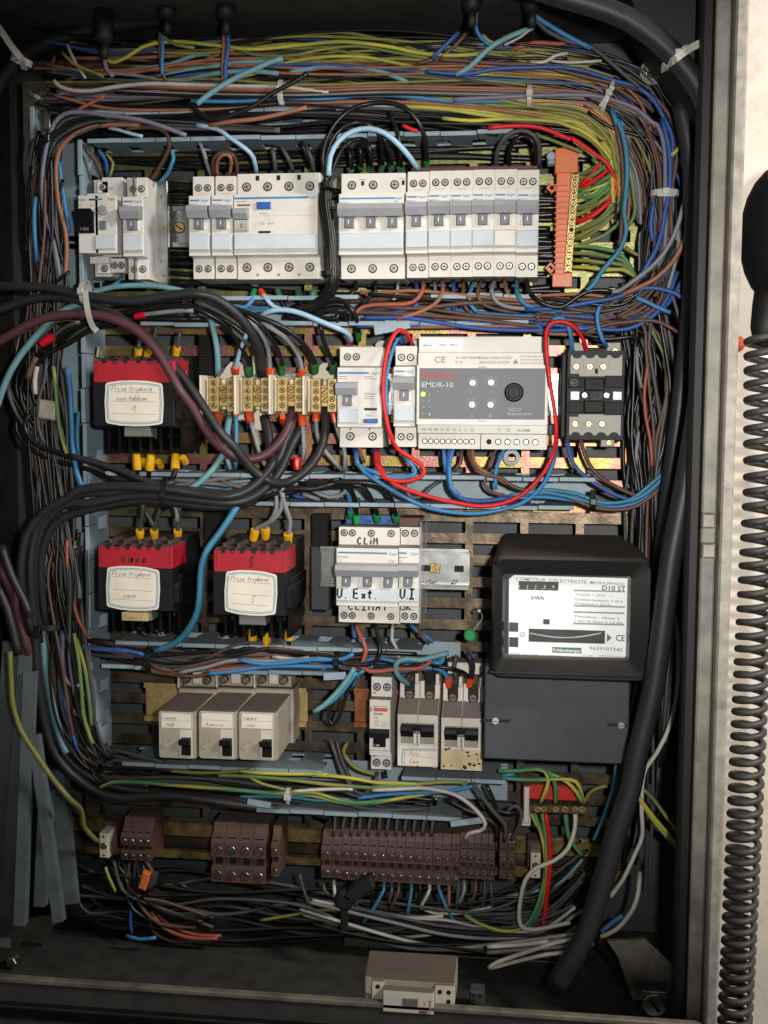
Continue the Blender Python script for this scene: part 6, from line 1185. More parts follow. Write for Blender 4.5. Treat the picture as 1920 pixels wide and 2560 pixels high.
for i, (x_, y_) in enumerate(((445, 1040), (540, 1030))): W('B', .9, f"H {x_},{y_},56 {x_+25},{y_+30},54 {x_+60},{y_+58},52", ('first', 'second') [i] + ' frayed strand under the cave contactor')
# ---- duct three cables
K3 = ("P 150,640,70 130,500,76 125,340,80 150,200,80 230,100,80 330,55,78 450,50 a 300,195,76 500,195 700,212 850,228 950,215,72 1040,170,68 1110,90,62 1180,10,56 F 640,900,50 690,790,44 700,700,40",
      "P 160,660,66 140,500,72 140,330,76 170,190,78 260,100,78 360,95 a 300,235,76 520,242 700,262 870,278 980,262,72 1070,215,66 1150,140,60 1200,60,54 F 700,900,46 760,800,40",
      "P 130,620,74 95,480,80 85,350,84 110,220,84 180,130,82 280,70,82 a 0,200,82 200,180 480,190 700,222,78 880,240 1000,200,72 1100,110,66 1150,20,60 F 545,1000,52 530,850,46 500,720,40",
      "P 190,600,60 170,450,66 170,300,70 220,180,72 320,130,72 a 300,265,72 500,270,72 640,285 800,300 940,290,68 1040,255,62 1150,200,56 1260,190,52")
for i, p_ in enumerate(K3): W('K', 4.3, p_, ('topmost', 'second', 'frontmost', 'lowest')[i] + ' of the four crossing above the cave contactor')
ring_tie('black cable tie round the thick charcoal cables above the cave contactor', 'a', 512, 222, 76, 0, 13, 10, nylon_k, wd=4.5)
W('K', 3.2, "a -60,0,72 100,40 250,90,72 400,150 560,160,70", 'sloping right above the cave contactor'); W('k', 2.2, "a 560,100,66 540,140 490,158 420,150 300,110 150,60 0,20 -60,0", 'sagging under the yellow sleeves of contactor 1')
W('t', 3.1, "F 258,715,42 240,850,54 232,950,60 150,1080,68 60,1170 -30,1235 -90,1275", 'dropping from the leftmost brass block down left'); W('u', 2.1, "F 302,715,42 306,850,46 302,960 300,1080,40", 'straight down from the leftmost brass block'); W('c', 1.9, "F 235,985,40 265,1085,36", 'stub low behind the teal cable'); W('c', 2.0, "F 182,735,42 190,790,38 190,860,30", 'with an orange sleeve under the leftmost brass block', f0=('O', 14, 3.6))
W('u', 2.0, "F 304,700,42 304,745,42", 'stub with an orange sleeve under the leftmost brass block', f0=('O', 10, 3.2)); W('g', 2.2, "F 402,735,42 430,850,46 470,980 515,1075,42", 'with an orange sleeve under the second brass block', f0=('O', 14, 4.0)); W('l', 1.4, "F 448,815,34 450,860 470,920", 'thin, below the hanging ceramic terminal')
W('g', 2.1, "F 628,745,42 630,790,30", 'stub with an orange sleeve under the third brass block', f0=('O', 15, 3.6)); W('g', 2.2, "F 762,760,42 772,900,46 768,1035,42", 'with an orange sleeve right of the maroon cable end', f0=('O', 16, 4.0)); W('g', 2.2, "F 858,735,42 866,850,44 905,940 960,1010 1035,1090,40", 'with an orange sleeve under the last brass block, going right', f0=('O', 12, 3.8)); W('g', 2.0, "F 985,740,40 1010,830,40 1045,920,42 1058,1000 1056,1090", 'beside the residual breaker, going down', f0=('O', 12, 3.2)); W('r', 1.8, "F 730,1090,46 728,1060,46", 'stub showing a red crimp behind the charcoal swoop', f1=('R', 15, 4.6)); W('r', 1.7, "F 820,1145,50 860,1142 900,1150", 'lying in the third duct')
for i, p_ in enumerate(("a 520,138,40 700,150 850,132 1030,118", "a 560,170,38 750,160 900,175 1000,165", "a 1320,225,48 1420,258,46", "a 1380,205,50 1480,245 1570,215 1585,150", "a 840,150,40 960,185 1050,175", "a 1180,120,40 1300,130 1380,120")): W('g', 2.0, p_, ('first', 'second', 'third', 'fourth', 'fifth', 'sixth')[i] + ' of the pale ones lying in the third duct', group='grey wires in the third duct')
W('b', 1.8, "a 700,190,44 800,205 900,200", 'glimpsed behind the charcoal cables'); W('d', 1.8, "a 1260,230,44 1310,245 1380,235", 'short, in the third duct'); W('c', 1.8, "a 1330,140,44 1270,175", 'stub in the third duct')
BN('kk', 6, 2.0, "a 1080,240,60 1250,195,60 1400,175,58 1550,160,56 I 0,55,56 300,35,54 500,20,52", 5, 5, 'in the short black bundle left of the marked breakers', 'short black bundle left of the marked breakers', 1.5)
W('k', 2.3, "I -40,30,58 200,20 330,45,58 400,100,54 430,200,46 435,310,40", 'with a bright green sleeve, left above the marked breakers', f1=('G', 12, 3.9)); W('k', 2.3, "I 100,40,60 400,35 500,70,58 560,160,50 600,260,44 608,305,40", 'with a bright green sleeve, middle above the marked breakers', f1=('G', 12, 3.9)); W('k', 2.3, "I 200,20,62 450,20 600,35,60 690,90,56 735,190,50 760,290,42 764,310,40", 'with a bright green sleeve, right above the marked breakers', f1=('G', 12, 3.9)); W('b', 2.0, "I 330,20,50 372,130,46 386,230,38 386,275,34", 'with a bright green sleeve above the marked breakers', f1=('G', 12, 3.4))
# ---- red and blue loops
W('r', 1.9, "G 82,750,38 92,840,60 135,905,66 220,925 305,912 350,880 335,838 270,790,66 205,748,70 165,670,76 135,540,78 125,400,78 140,250,78 170,150,74 210,100,68 250,110,60 275,155,46 288,185,38", 'in the narrow upright loop beside the small breaker', f0=('B', 8, 2.6), f1=('B', 6, 2.4))
W('r', 1.9, "G 96,760,38 112,850,60 180,935,66 350,1000 520,1040 660,1060 780,1045 880,1000 960,930 1020,850 1060,760 1072,650,72 1062,540 1042,420 1026,300 1015,180 1022,90,70 1060,55 1120,55 1180,90,68 1222,160,62 1240,235,50 1242,265,46", 'in the great loop round the thermostat to the grey contactor', f1=('B', 12, 3.2))
W('b', 2.0, "F 1130,955,38 1138,1020,56 1160,1070 G 60,868,64 150,898 240,903 300,880 290,842 252,800 240,745,40", 'looping between the residual and the small breaker', f0=('B', 10, 3.2)); W('b', 1.9, "F 1140,960,38 1150,1060,58 G 70,905,62 200,985 350,1060 480,1090 620,1100 760,1082 880,1045 970,980 1030,890 1060,800 1072,700,66", 'in the great loop under the thermostat'); W('b', 1.9, "G 1040,85,60 1060,40,64 1095,30 1130,60,62 1152,140 1160,220,50 1162,250,46", 'arching beside the red one into the grey contactor', f1=('B', 12, 3.2)); W('b', 1.6, "G 232,185,38 215,142,54 190,175,64 158,280,70 142,420,70 152,560,70", 'behind the upright red loop'); W('d', 2.2, "G 222,190,36 222,160,36", 'stub above the small breaker', f1=('B', 10, 3.4))
W('o', 1.6, "F 1158,935,36 1165,980,34 1190,1040,30", 'pale, between the two blue ones of the residual breaker')
W('b', 1.9, "G 455,738,42 462,820,52 478,890 492,960 535,1010 620,1030 730,1025 850,1000 950,985 1060,985 1180,1008 1260,1030 1340,1048 1440,1042 1540,1005 1620,940 1690,870", 'first under the thermostat, running to the right side'); W('d', 1.9, "G 486,738,42 480,830,54 484,930 512,992 590,1028 700,1030 820,1012", 'under the thermostat, turning right'); W('b', 1.9, "G 512,738,42 492,800,50 488,880,56 498,960 545,1000", 'third under the thermostat'); W('b', 1.8, "G 795,740,42 762,800,50 740,880,54 740,970", 'lone, under the alarm terminals of the thermostat')
W('n', 1.7, "G 590,738,42 600,800,50 640,868,56 700,892 770,905 830,950 900,972 1000,985 1120,1005 1260,1062 1400,1080 1520,1055 1640,960", 'long, from the thermostat to the right side'); W('o', 1.7, "G 615,738,42 618,810,50 660,862,54 730,895 800,935 870,965", 'under the thermostat'); W('n', 1.4, "G 748,738,42 722,800,46 695,862", 'thin, under the thermostat T terminals'); W('n', 1.6, "G 690,880,50 680,938,52 722,985 790,1002", 'hooked below the thermostat'); W('n', 1.6, "G 555,742,40 550,820,44 508,870", 'short, left under the thermostat'); W('G', 1.7, "G 440,922,48 385,958,52 330,1008,54 280,1010 250,972 245,930", 'looped low, left under the thermostat')
W('d', 1.9, "G 1130,672,46 1136,740,50 1165,830 1230,900 1320,960 1400,1000 1475,1025", 'from the bottom of the grey contactor'); W('n', 1.8, "G 1200,668,46 1215,740,50 1250,830 1310,900 1400,955 1500,1000 1540,1005", 'from the bottom of the grey contactor')
BN('bud', 5, 1.7, "G 850,1010,54 1000,995 1180,1020 1300,1055 1440,1050 1540,1010 1640,920 1700,860", 5, 4, 'in the tied run right of the third duct', 'tied run right of the third duct', 1)
ring_tie('black cable tie with square head round the blue run at the right', 'G', 1270, 1030, 56, 0, 8, 8, nylon_k, tail=((1272, 1010, 68), (1272, 975, 66)), wd=4)
# ---- rows three and four
W('u', 3.3, "H 1105,228,72 1040,330,74 970,430,76 910,510,78 875,600,80 860,700,80 855,820,80 840,930,78 800,1020,74 740,1100,68 660,1160,62 555,1195,58", 'bright, curving between the cave contactor and contactor 3'); W('k', 1.5, "H 1130,225,70 1080,290,72 1010,380,74 950,450,74", 'along the bright blue cable between two contactors')
BN('kkGn', 13, 1.7, "f -60,60,46 100,105,48 380,150,50 600,140,50 800,150,50 1000,150,50 1200,145,50 1400,155,50 1600,165,50 1850,160,48", 8, 9, 'in the dark run along the fourth duct', 'dark run along the fourth duct', 3)
BN('nGk', 8, 1.6, "f 340,150,52 480,190,54 640,185,56 760,150,56 900,110,54 1100,110,50", 8, 5, 'bulging over the fourth duct left of centre', 'bulge over the fourth duct', 2)
W('b', 2.1, "f 870,150,62 1000,175 1150,165 1280,150 1400,152 1450,142 1492,118", 'upper of two crossing the fourth duct'); W('b', 2.1, "f 700,228,60 860,212 1000,190 1200,185 1320,190 1440,182 1600,185", 'lower of two crossing the fourth duct'); W('g', 1.9, "f 540,222,60 700,190 800,160 900,155 1100,160 1250,140", 'weaving over the fourth duct'); W('a', 1.7, "f 690,218,58 860,195 1000,185", 'beside the lower blue one on the fourth duct'); W('d', 1.9, "f -100,60,58 0,85 150,95 250,100 360,128", 'entering the fourth duct from the left'); W('b', 2.6, "f 850,98,44 920,92 985,112", 'short fat piece under contactor 3')
W('l', 1.7, "f 1050,135,56 1200,150 1300,142 1400,128", 'short, above the blue pair of the fourth duct'); W('l', 1.5, "f 1000,195,54 1200,180 1340,200", 'flat, at the right end of the broken duct wall')
W('a', 2.1, "I 432,1192,42 448,1260,56 492,1340,62 512,1430 480,1520", 'from the bottom of the wide marked breaker'); W('k', 2.0, "I 592,1195,42 612,1280,56 632,1400,64 605,1490 540,1530 L 440,205 300,200 230,185", 'from the bottom of the wide marked breaker'); W('l', 1.6, "I 738,1192,40 730,1320,50 772,1400 788,1480", 'from the bottom of the wide marked breaker'); W('d', 1.9, "I 405,1192,38 420,1310,44", 'from the bottom of the wide marked breaker'); W('n', 2.0, "I 930,1195,42 968,1280,52 1035,1350", 'from the narrow marked breaker'); W('b', 2.0, "I 880,1195,40 960,1265,50 1075,1345", 'from the narrow marked breaker')
W('a', 2.1, "L 250,205,62 400,215 480,260,64 580,258 700,240 850,240 940,215 992,165", 'sagging over the narrow white breaker'); W('t', 2.6, "L 812,372,46 740,322,58 695,250,64 712,182,66 790,155 900,165 1000,140 1130,108", 'in a big hook over the old two-pole switches'); W('b', 2.0, "L 1000,180,58 1060,192 1092,150 1040,118", 'small hoop above the old switches'); W('k', 1.7, "L 1000,215,62 1150,235 1255,268,56 1300,308,48", 'arching to the last orange sleeve'); W('K', 2.4, "L 1290,110,56 1335,210,54 1325,300,48 1316,340,46", 'with an orange sleeve on the right old switch', f1=('O', 14, 3.9)); W('b', 2.2, "L 1005,225,56 1078,255,54 1125,310,48 1134,345,46", 'with an orange sleeve on the right old switch', f1=('O', 14, 3.9))
for i, x_ in enumerate((955, 978, 1000)): W('K', 2.2, f"L {x_-20},225,50 {x_},300,48 {x_-4},375,44", ('left', 'middle', 'right')[i] + ' of three dusty ones into the left old switch')
W('K', 2.1, "L 830,270,40 790,320,42 800,375", 'short, beside the teal hook'); W('G', 2.0, "L 1200,130,40 1180,220 1200,330", 'behind the orange sleeves')
BN('bkkb', 7, 1.7, "L 420,195,50 560,190,52 700,200,54 850,180,54 1000,190,52 1100,160,50", 5, 5, 'in the tangle over the narrow white breaker', 'tangle over the narrow white breaker', 2)
W('t', 2.5, "L 352,230,64 290,330 200,440 100,540 15,595", 'upper cut end pointing down left, row four'); W('u', 1.9, "L 372,265,62 310,350 230,450 150,520 40,588", 'beside the teal cut end, row four'); W('u', 2.1, "L 432,250,62 362,310,58 332,395,50", 'short, left of the narrow white breaker'); W('k', 1.6, "L 372,285,60 300,400 270,500 240,600 200,685 158,690 135,640 160,540 230,440 335,340", 'in a drooping loop left of the narrow white breaker')
W('G', 1.9, "L 150,815,36 200,960,40 250,1100,46 310,1190,50 360,1252 430,1282 500,1258 525,1190 540,1095,44", 'hooking up to the narrow white breaker'); W('G', 1.9, "L 200,820,34 250,1000,38 330,1180,42", 'straight, left of the narrow white breaker'); W('O', 1.9, "L 300,848,40 262,915,44 290,985,48 350,1050 430,1090 520,1112", 'curling left below the narrow white breaker'); W('k', 1.6, "L 605,1090,42 615,1140,46", 'short, under the narrow white breaker')
ring_tie('black cable tie at the left of the fourth duct run', 'f', 385, 150, 52, 0, 11, 9, nylon_k, wd=5); ring_tie('black cable tie on the blue pair of the fourth duct', 'f', 1405, 155, 58, 0, 7, 7, nylon_k, wd=4); ring_tie('tiny translucent tie in the fifth duct', 'g', 1095, 215, 58, 0, 5, 5, nylon, tail=((1097, 235, 64), (1090, 262, 62)), wd=3)
# ---- fifth duct
W('E', 1.8, "g 740,118,58 900,124 1100,140 1300,165 1500,180 L 500,1222 700,1205 900,1192 1100,1178 1290,1185", 'upper green run of the fifth duct'); W('y', 1.8, "g 850,95,58 1000,108 1300,115 L 0,1120 150,1125 350,1150 550,1185 700,1188 900,1196", 'brightest in the fifth duct'); W('e', 1.9, "g 145,178,54 200,155 300,150 500,165 800,190 1000,205 L 0,1262 200,1325 400,1348 600,1330 800,1300 1010,1268", 'lowest long one of the fifth duct'); W('e', 1.6, "g 400,155,52 700,178 1000,212 L 0,1290 200,1340 400,1362 600,1342 760,1310", 'just under the lowest long one'); W('O', 1.6, "g 500,95,54 650,105 800,100 900,90", 'dim, below the relays'); W('E', 1.5, "g 895,125,58 960,160 1085,192", 'slanting down to the tiny white tie'); W('w', 1.7, "g 1115,200,58 1250,190 1420,185 L 300,1240", 'short, right of the tiny white tie')
W('l', 1.9, "L 500,1245,60 700,1238 850,1230 N 700,205 850,240 960,322,62 1016,400,60 990,440,56 925,455 905,492,50", 'leaving the fifth duct down to the brown strip'); W('b', 1.8, "L 380,1312,56 600,1282 800,1270 1000,1262 1150,1252 1350,1208", 'in the fifth duct'); W('u', 1.6, "g 850,225,50 1100,228 1250,245 1400,240", 'low, in the fifth duct'); W('G', 1.8, "L 260,1250,50 400,1300 520,1200", 'curled in the fifth duct')
BN('kkG', 13, 1.7, "g -150,-80,44 0,30,44 200,100,44 500,110,44 800,150,44 1200,190,42 1500,230,40 L 900,1330,38", 9, 8, 'in the dark run along the fifth duct', 'dark run along the fifth duct', 3)
W('G', 2.1, "N 948,172,58 990,240 1060,330 1110,385,56 1132,425 1122,500,50", 'steep, into the two terminals standing apart'); W('k', 2.0, "N 1020,182,56 1058,260 1085,330 1200,345", 'bending right below the fifth duct'); W('k', 2.4, "N 800,260,54 900,320 1000,360 1080,420 1075,500", 'broad, under the pale grey one to the strip'); W('G', 1.7, "N 1140,330,56 1180,302 1215,325 1212,400 1165,492,50", 'hooked beside the earth bar')
for i, p_ in enumerate(("N 1090,105,50 1200,105 1300,95,54 1350,110 1370,160 1350,230 1320,290,42", "N 1110,146,48 1250,156 1400,150,54 1500,156 1542,190 1566,292,42", "N 1290,94,52 1380,118 1408,190 1412,292,42", "N 1390,122,52 1470,165 1528,225 1556,292,42")): W('e', 1.9, p_, ('first', 'second', 'third', 'fourth')[i] + ' coming over the red earth bar from above', group='green-yellow wires into the red earth bar')
W('O', 1.7, "N 1570,290,44 1600,230,48 1650,200 1700,190", 'leaving the red earth bar to the right'); W('b', 1.5, "N 1110,130,48 1180,126", 'stub out of the fifth duct end')
W('e', 1.9, "N 1290,345,48 1320,420 1350,560 1348,700 1312,850,54 1262,955 1200,1000 1100,1000 980,960 900,910", 'long, hanging left under the red earth bar'); W('E', 1.9, "N 1335,345,50 1355,500 1358,700 1332,850 1282,960 1250,985", 'second hanging under the red earth bar'); W('e', 1.7, "N 1275,345,46 1300,400 1330,450", 'short, leftmost under the red earth bar'); W('r', 2.0, "N 1355,345,52 1374,480 1380,620 1366,760 1350,900 1338,972", 'hanging under the red earth bar'); W('e', 1.9, "N 1465,352,48 1475,430 1492,495 1560,575", 'right half, under the red earth bar'); W('w', 2.0, "N 1520,348,50 1518,430 1480,540,56 1400,610 1300,650,60 1240,720 1215,820 1205,930 1228,985 1300,995 1400,975 1492,955", 'looping low from the red earth bar')
# ---- terminal strip wires
xs = (165, 212, 262, 305, 358, 415, 462, 512, 560, 610, 662, 712)
nth = ('first', 'second', 'third', 'fourth', 'fifth', 'sixth', 'seventh', 'eighth', 'ninth', 'tenth', 'eleventh', 'twelfth')
for i, x_ in enumerate(xs): W('G', 1.75, f"N {x_+18+random.uniform(-6,10)},{345+i*3},40 {x_+8},{400},44 {x_},{468},42", f'{nth[i]} from the left entering the brown strip from above', group='grey wires entering the brown strip from above')
low = (('w', 168, 182, 850), ('G', 110, 150, 800), ('u', 445, 330, 960), ('n', 530, 480, 880), ('u', 600, 578, 915), ('w', 702, 640, 885), ('u', 755, 850, 962), ('o', 812, 812, 915), ('G', 862, 850, 900), ('g', 897, 860, 865), ('n', 962, 930, 862), ('G', 1012, 1000, 875), ('G', 1048, 1058, 885), ('G', 300, 290, 870), ('k', 380, 380, 880), ('k', 650, 640, 900), ('G', 490, 470, 850))
for i, (c_, a1, b1, y1) in enumerate(low): W(c_, 1.6, f"N {a1},{718 if a1>100 else 700},42 {a1+2},{770},46 {(a1*.55+b1*.45):.0f},{(740+y1)/2+20:.0f},46 {b1},{y1},42", f"number {i+1} hanging under the brown strip" if 0 else ('pale one under the strip pair at its left end', 'at the far left under the strip', 'swinging left under the strip middle', 'under the seventh terminal of the strip', 'straight down under the strip middle', 'bent under the right middle of the strip', 'swinging right under the strip', 'straight under the right part of the strip', 'behind the swinging one under the strip', 'under the first narrow terminals', 'under the middle narrow terminals', 'straight under the narrow terminals', 'ending in a white tip under the narrow terminals', 'behind the black rubber lug', 'hidden right of the black rubber lug', 'in the shade under the strip middle', 'left of the brown one under the strip')[i])
BN('GkkG', 16, 1.4, "N 150,850,30 450,890,34 700,890,36 950,880,36 1150,850,34 1350,800,34 1560,620,34", 14, 10, 'crossing low under the brown terminal strip', 'wires crossing low under the terminal strip', 4)
BN('kGlkgk', 16, 1.5, "N 60,880,40 500,1000,44 800,1040,46 1100,1040,48 1350,1030,50 1550,950,50", 14, 10, 'lying along the cabinet bottom', 'wires along the cabinet bottom', 4)
W('w', 1.6, "N 330,905,44 600,930 780,918", 'flat, low under the strip'); W('w', 1.5, "N 650,870,44 720,900 780,905 900,900 1050,870", 'wavy, low under the strip'); W('w', 2.0, "O 560,262,90 700,252 800,240", 'upper of the pale ones above the cabinet floor'); W('w', 2.1, "O 565,345,94 600,322 720,280 840,242 925,226", 'folded end above the cabinet floor, upper strand'); W('w', 1.9, "O 568,346,92 700,312 800,290 890,282", 'folded end above the cabinet floor, lower strand'); W('g', 1.9, "O 560,285,80 700,272 850,262 980,250", 'between the pale ones above the cabinet floor')
W('b', 1.9, "O 1090,138,96 1050,168 1008,202", 'short, beside the thick cable at the bottom'); W('w', 2.0, "O 1158,-30,84 1152,45,94 1130,115 1070,190 1005,222", 'bending left beside the bottom right bracket'); W('t', 1.8, "N 1050,830,40 1200,800 1330,770 1450,720 1560,600", 'rising right under the terminal rail')
W('w', 1.9, "T 850,380,60 872,560 872,800 850,1000 800,1180 720,1340 650,1440 625,1550 620,1750 626,1900 580,2020,66 490,2210,76 400,2330,86", 'long lone one down the lower right side'); W('e', 1.8, "T 598,1640,60 680,1770 780,1900 885,2015", 'lowest of three slanting at the lower right'); W('y', 1.8, "T 600,1640,62 700,1775 790,1880 880,1985", 'middle of three slanting at the lower right'); W('E', 1.7, "T 612,1570,60 700,1650 780,1760 875,1885", 'highest of three slanting at the lower right'); W('u', 1.7, "T 445,1400,52 430,1550 400,1650 350,1800 290,1935", 'steep, right of the red earth bar'); W('G', 1.7, "T 470,1400,50 450,1550 410,1700", 'steep, beside the blue one right of the earth bar')
# ---- left side
W('v', 2.2, "U 555,1900,62 530,1750 495,1580 445,1400 400,1240 385,1060 395,880 420,720,64 445,620 500,470 600,385 740,370 950,395 1106,415 b 500,730 700,790 880,858", 'thickest round the top left bend')
W('o', 2.0, "U 600,1880,60 615,1650 600,1450 560,1300 530,1150 515,900 530,780 560,700 650,600 780,530 900,495 1106,485 b 500,770", 'innermost round the top left bend'); W('b', 2.0, "U 640,1480,56 595,1200 562,1000 548,830", 'straight beside the innermost tan one'); W('b', 2.3, "U 328,1150,62 315,1300 320,1500 345,1740", 'at the outer edge of the left bundle'); W('n', 1.7, "U 440,1000,60 455,1150 462,1400 432,1700 420,1940", 'in the middle of the left bundle'); W('a', 1.9, "U 435,1600,56 425,1750 418,1940", 'low in the left bundle'); W('c', 2.2, "U 448,1720,56 452,1960", 'low, pale between the dark ones at left'); W('k', 1.6, "U 500,1960,66 560,1900 640,1840", 'crossing the left bundle diagonally')
for i in range(7): W('kGkkGkG'[i], 1.8, f"U {350+i*26},1950,{50+i%3*4} {352+i*24},1600 {345+i*22+(i%2)*8},1200 {348+i*20},950 {385+i*22},730,60 {455+i*20},{590+i*8} {560+i*24},{430+i*24} {760+i*20},{385+i*20} 1000,{400+i*14} b {300+i*30},{700+i*14},54 {700+i*30},{730+i*12},50 1300,{770+i*6},46 1659,{800+i*4},44", ('first', 'second', 'third', 'fourth', 'fifth', 'sixth', 'seventh')[i] + ' strand of the dark sheaf round the top left bend', group='dark sheaf round the top left bend')
BN('kGk', 12, 1.8, "U 420,640,46 390,900,46 400,1300,46 440,1700,46 460,1980,46 E 330,300,44 310,600,44 300,900,44 330,1200,44", 13, 9, 'packed in the left upright duct', 'dark wires packed in the left upright duct', 3)
BN('kGkn', 16, 1.7, "E 300,600,42 330,1000,44 X 480,-300,46 520,200,46 540,600,48 570,1000,48 620,1400,48 700,1650,48 900,1850,46 g 200,80,44 500,130,42", 15, 9, 'sweeping down the lower left', 'dark wires sweeping down the lower left', 4)
ring_tie('black cable tie round the top left bend', 'U', 490, 640, 58, 2.2, 16, 11, nylon_k, wd=5)
W('b', 2.4, "E 435,560,66 455,700 465,900 472,1080 500,1250 535,1345", 'bright, left of red contactor 1'); W('E', 1.9, "E 345,560,66 360,700 378,900 400,1020 432,1125", 'left of red contactor 1'); W('G', 1.8, "E 300,520,64 290,650 250,780 250,960 290,1060", 'bent by the beige clip'); W('n', 3.0, "E 235,500,70 200,570 180,640", 'stub above the beige clip'); W('l', 2.4, "E 240,560,66 225,650 230,740", 'short, behind the brown stub'); W('u', 1.7, "E 510,850,50 500,1000 510,1130", 'faint, against the left duct wall')
W('t', 4.0, "X 372,-150,60 365,200 362,450 372,700 392,950 430,1200 480,1450 540,1650 580,1735", 'long and pale down the lower left'); W('a', 1.9, "X 580,-100,62 588,200 640,450 685,600 765,735", 'rusty, down the lower left'); W('g', 1.9, "X 645,-50,60 680,200 692,400", 'short, right of the rusty one at lower left'); W('E', 1.9, "X 640,700,62 680,950 700,1150 722,1400 762,1550 800,1655", 'left of a pair at the lower left duct'); W('E', 1.8, "X 655,735,60 720,950 762,1200 792,1500", 'right of a pair at the lower left duct'); W('v', 1.8, "X 548,700,62 542,900 562,1080 620,1152 692,1150", 'hooked at the lower left'); W('o', 1.8, "X 560,1130,60 600,1300 660,1400 725,1422", 'hooked below the violet-grey one'); W('d', 1.7, "X 530,680,60 530,1000 560,1300 620,1550 670,1710", 'thin, long at the lower left'); W('d', 1.9, "X 680,770,58 740,820 850,840 1000,850 1106,858", 'leaving the left duct towards the fourth duct')
W('O', 2.6, "X 85,860,108 95,1100 112,1320 180,1540 300,1730 450,1950 600,2130 700,2230,84 M 110,370,72 160,430,60 186,455,52", 'long, slanting across the loose duct lids')
W('m', 4.4, "X -40,80,90 80,300 160,560,74 230,800 290,985,60", 'cut off above the loose lids'); W('K', 4.4, "X -40,260,94 60,480 120,700 165,890", 'cut off left of the maroon one'); W('K', 4.0, "X 10,-60,96 100,200 200,400 268,560", 'slanting at the left edge'); W('K', 4.6, "X 260,-200,70 280,200,70 300,600,70 320,1000,68 370,1400,64 480,1750,60 700,1980,56 1000,2120,54 g 500,220,50 800,260,46 1100,300,36", 'hugging the lower left corner, outer'); W('K', 4.2, "X 300,-100,62 330,400,60 360,1000,60 420,1400,58 560,1750,54 800,1950,52 g 300,190,48 700,230,44 1100,270,38 1300,330,30", 'hugging the lower left corner, inner')
ring_tie('black cable tie round the pale teal cable at the lower left', 'X', 370, 640, 64, math.pi / 2, 17, 9, nylon_k, wd=5)
for i, (c_, p_) in enumerate((('G', "M 372,572,46 355,640 360,720 388,795"), ('G', "M 400,572,46 395,640 402,700"), ('G', "M 428,572,46 425,640"), ('a', "M 490,850,50 560,940 700,995 860,1000"), ('a', "M 520,870,48 600,925 720,975 880,985"), ('n', "M 480,880,46 500,960 600,1015 700,1015"), ('b', "M 350,985,60 430,1005 515,995"), ('y', "M 232,600,50 250,655 290,738"), ('G', "M 80,790,40 140,860 300,848 420,855"), ('g', "M 600,862,40 720,860 870,872"), ('O', "M 1100,900,44 1300,865 1400,845 1530,838"), ('G', "M 1320,640,44 1340,720 1385,840"), ('d', "M 380,800,50 370,900 380,970"), ('k', "M 430,780,56 520,700 600,680 700,720"))):
    W(c_, 1.5 + .3 * (i in (6, 3)), p_, ('first hanging from the small dark terminals', 'second hanging from the small dark terminals', 'third hanging from the small dark terminals', 'front one in the dim loop at the bottom left', 'back one in the dim loop at the bottom left', 'lowest in the dim loop at the bottom left', 'glinting piece at the dim bottom left', 'frayed one under the left white end block', 'thin, along the dim back edge at bottom left', 'flat in the dark at the bottom centre', 'leading to the black rubber lug', 'hanging right of the single brown terminal', 'hanging behind the dim loop', 'arched behind the orange marker')[i])
# ---- thick black cables
W('K', 7.4, "Q 1250,-60,150 1400,-10 1480,12 1568,46 1643,98 1700,156 1747,220 1775,290 1787,380 1788,500 1782,700 1755,950,145 1715,1200,140 1677,1400 1658,1545 1633,1725 1597,1870,140 1575,1979 1539,2087 1510,2196 1467,2328 1422,2411 1388,2470", 'very thick, from the top round the right side to the floor')
W('K', 6.0, "Q -60,330,30 -10,220,36 60,140,40 150,95,44 300,60,46 520,30,48 900,-20,50", 'very thick, across the dark top left corner'); W('K', 6.0, "Q 1700,260,90 1728,420,90 1730,700,84 1700,1000,80 1670,1250,76 1640,1500,74 1600,1750,70 1560,1950", 'very thick, hidden behind the front one at the right')
W('K', 4.0, "Q -40,1300,60 10,1420 40,1500 60,1560", 'at the left edge'); W('K', 3.6, "O 1000,230,70 1080,350 1140,480 1170,560", 'shadowy, across the floor to the bottom right bracket')
ring_tie('long translucent nylon cable tie round the thick cable at the top right', 'B', 1265, 250, 145, -.95, 10, 10, nylon, tail=((1200, 300, 140), (1265, 250, 164), (1330, 205, 158), (1425, 160, 150)), wd=5)
ring_tie('translucent nylon cable tie in the top left corner', 'A', 92, 262, 70, 1.2, 8, 8, nylon, tail=((-10, 110, 90), (50, 200, 86), (90, 250, 82), (105, 300, 74)), wd=5)
ring_tie('small translucent cable tie on the brown sheaf at the top', 'B', 628, 415, 62, 0, 8, 8, nylon, wd=3.5); ring_tie('slanting translucent cable tie at the top right bend', 'B', 968, 415, 60, -.35, 12, 9, nylon, tail=((990, 375, 72), (960, 420, 70), (935, 460, 66)), wd=3); ring_tie('white nylon cable tie round the blue and brown right side bundle', 'R', 1185, 752, 62, math.pi / 2, 10, 9, nylon, tail=((1120, 750, 72), (1200, 750, 74), (1275, 752, 70)), wd=4.5); ring_tie('thin white cable tie hanging over the top duct', 'A', 1215, 400, 62, 0, 9, 8, nylon, tail=((1212, 395, 70), (1217, 450, 66)), wd=3)
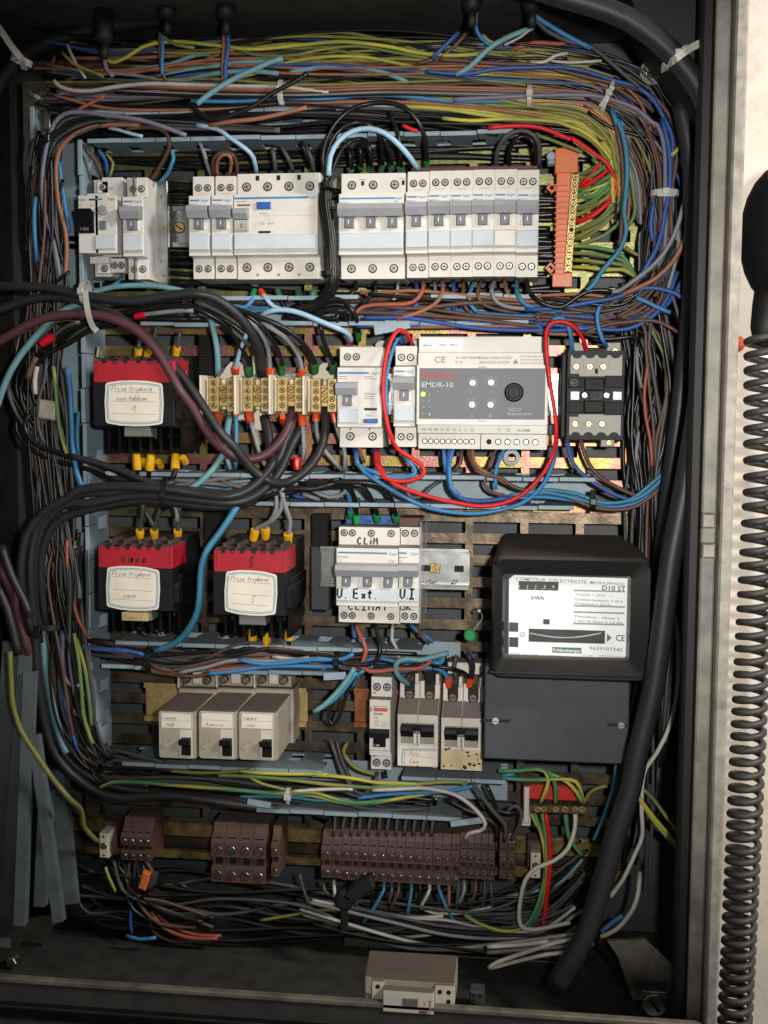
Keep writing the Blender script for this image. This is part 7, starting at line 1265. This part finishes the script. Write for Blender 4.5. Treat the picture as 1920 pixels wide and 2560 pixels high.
r_ = thing('ring_bolt', 'steel ring washer behind the nylon tie at the top right', 'washer', *fx('B', 1165, 300), 60); m = MB(); m.ring(0, 0, 5, 10, 50, 54, 20); m.build('washer', zinc_w, r_); m = MB(); m.cyl(-3, 2, 4.2, 54, 58, 6, .8); m.build('bolt', galv, r_)

BN('k', 40, 2.6, 'D -900,420,-30 -400,430,-30 0,440,-28 600,440,-30 1150,430,-30', 70, 8, 'x', 'x', 4)  # black wires added so the plate slots of the top row look dark
BN('kGk', 14, 1.6, 'M 60,760,30 300,800,34 600,810,34 900,830,34 1300,860,34 1600,880,34', 26, 10, 'x', 'x', 6)
BN('kGkn', 12, 1.6, 'M 300,560,36 350,700,40 420,800,44 560,860,44 800,900,40', 22, 10, 'x', 'x', 6)
BN('nkGovkgOkd', 34, 1.25, 'A 220,320,48 500,345,50 900,330,50 1300,330,50 1700,330,50 2100,345,50 2500,390,50 2700,470,50 R 1080,500,50 1130,1000,50', 30, 5, 'x', 'x', 4)
BN('OEkO', 14, 1.25, 'A 600,230,44 900,240,46 1300,225,46 1700,235,46 2100,260,46 2500,300,44', 14, 5, 'x', 'x', 4)
BN('nkGdvk', 18, 1.3, 'B 900,440,54 1020,500,54 R 1100,300,54 1170,700,54 1150,1200,54 1000,1600,54 700,1750,54', 12, 6, 'x', 'x', 5)
BN('kGkGkkn', 26, 1.4, 'U 440,900,56 430,1500,58 450,1950,58 E 280,400,56 280,900,56 X 480,-200,56 500,200,58 540,600,60 570,1000,60 640,1400,58 760,1700,54 900,1850,52', 15, 6, 'x', 'x', 4)  # dark wires added down the left, standing in for shade over the duct
BN('kGk', 14, 1.6, 'X 640,-100,56 660,300,56 700,800,56 720,1300,54 760,1700,52', 8, 5, 'x', 'x', 3)  # more dark wires in place of shade on the lower left duct wall
# the packed wires that cannot be picked apart, one mesh
cl = sorted({q[2] for q in MASS}); mb = MB()
for P3, r, c_ in MASS: mb.tube(spline(P3, r * 1.2), r, 7, m=cl.index(c_))
o_ = mb.build('wire_mass', [WC[c_][0] for c_ in cl], smooth=True, norm=False); o_.data.flip_normals()
tag(o_, 'dark mass of packed wires filling the ducts and both sides of the cabinet', 'wires', kind='stuff')
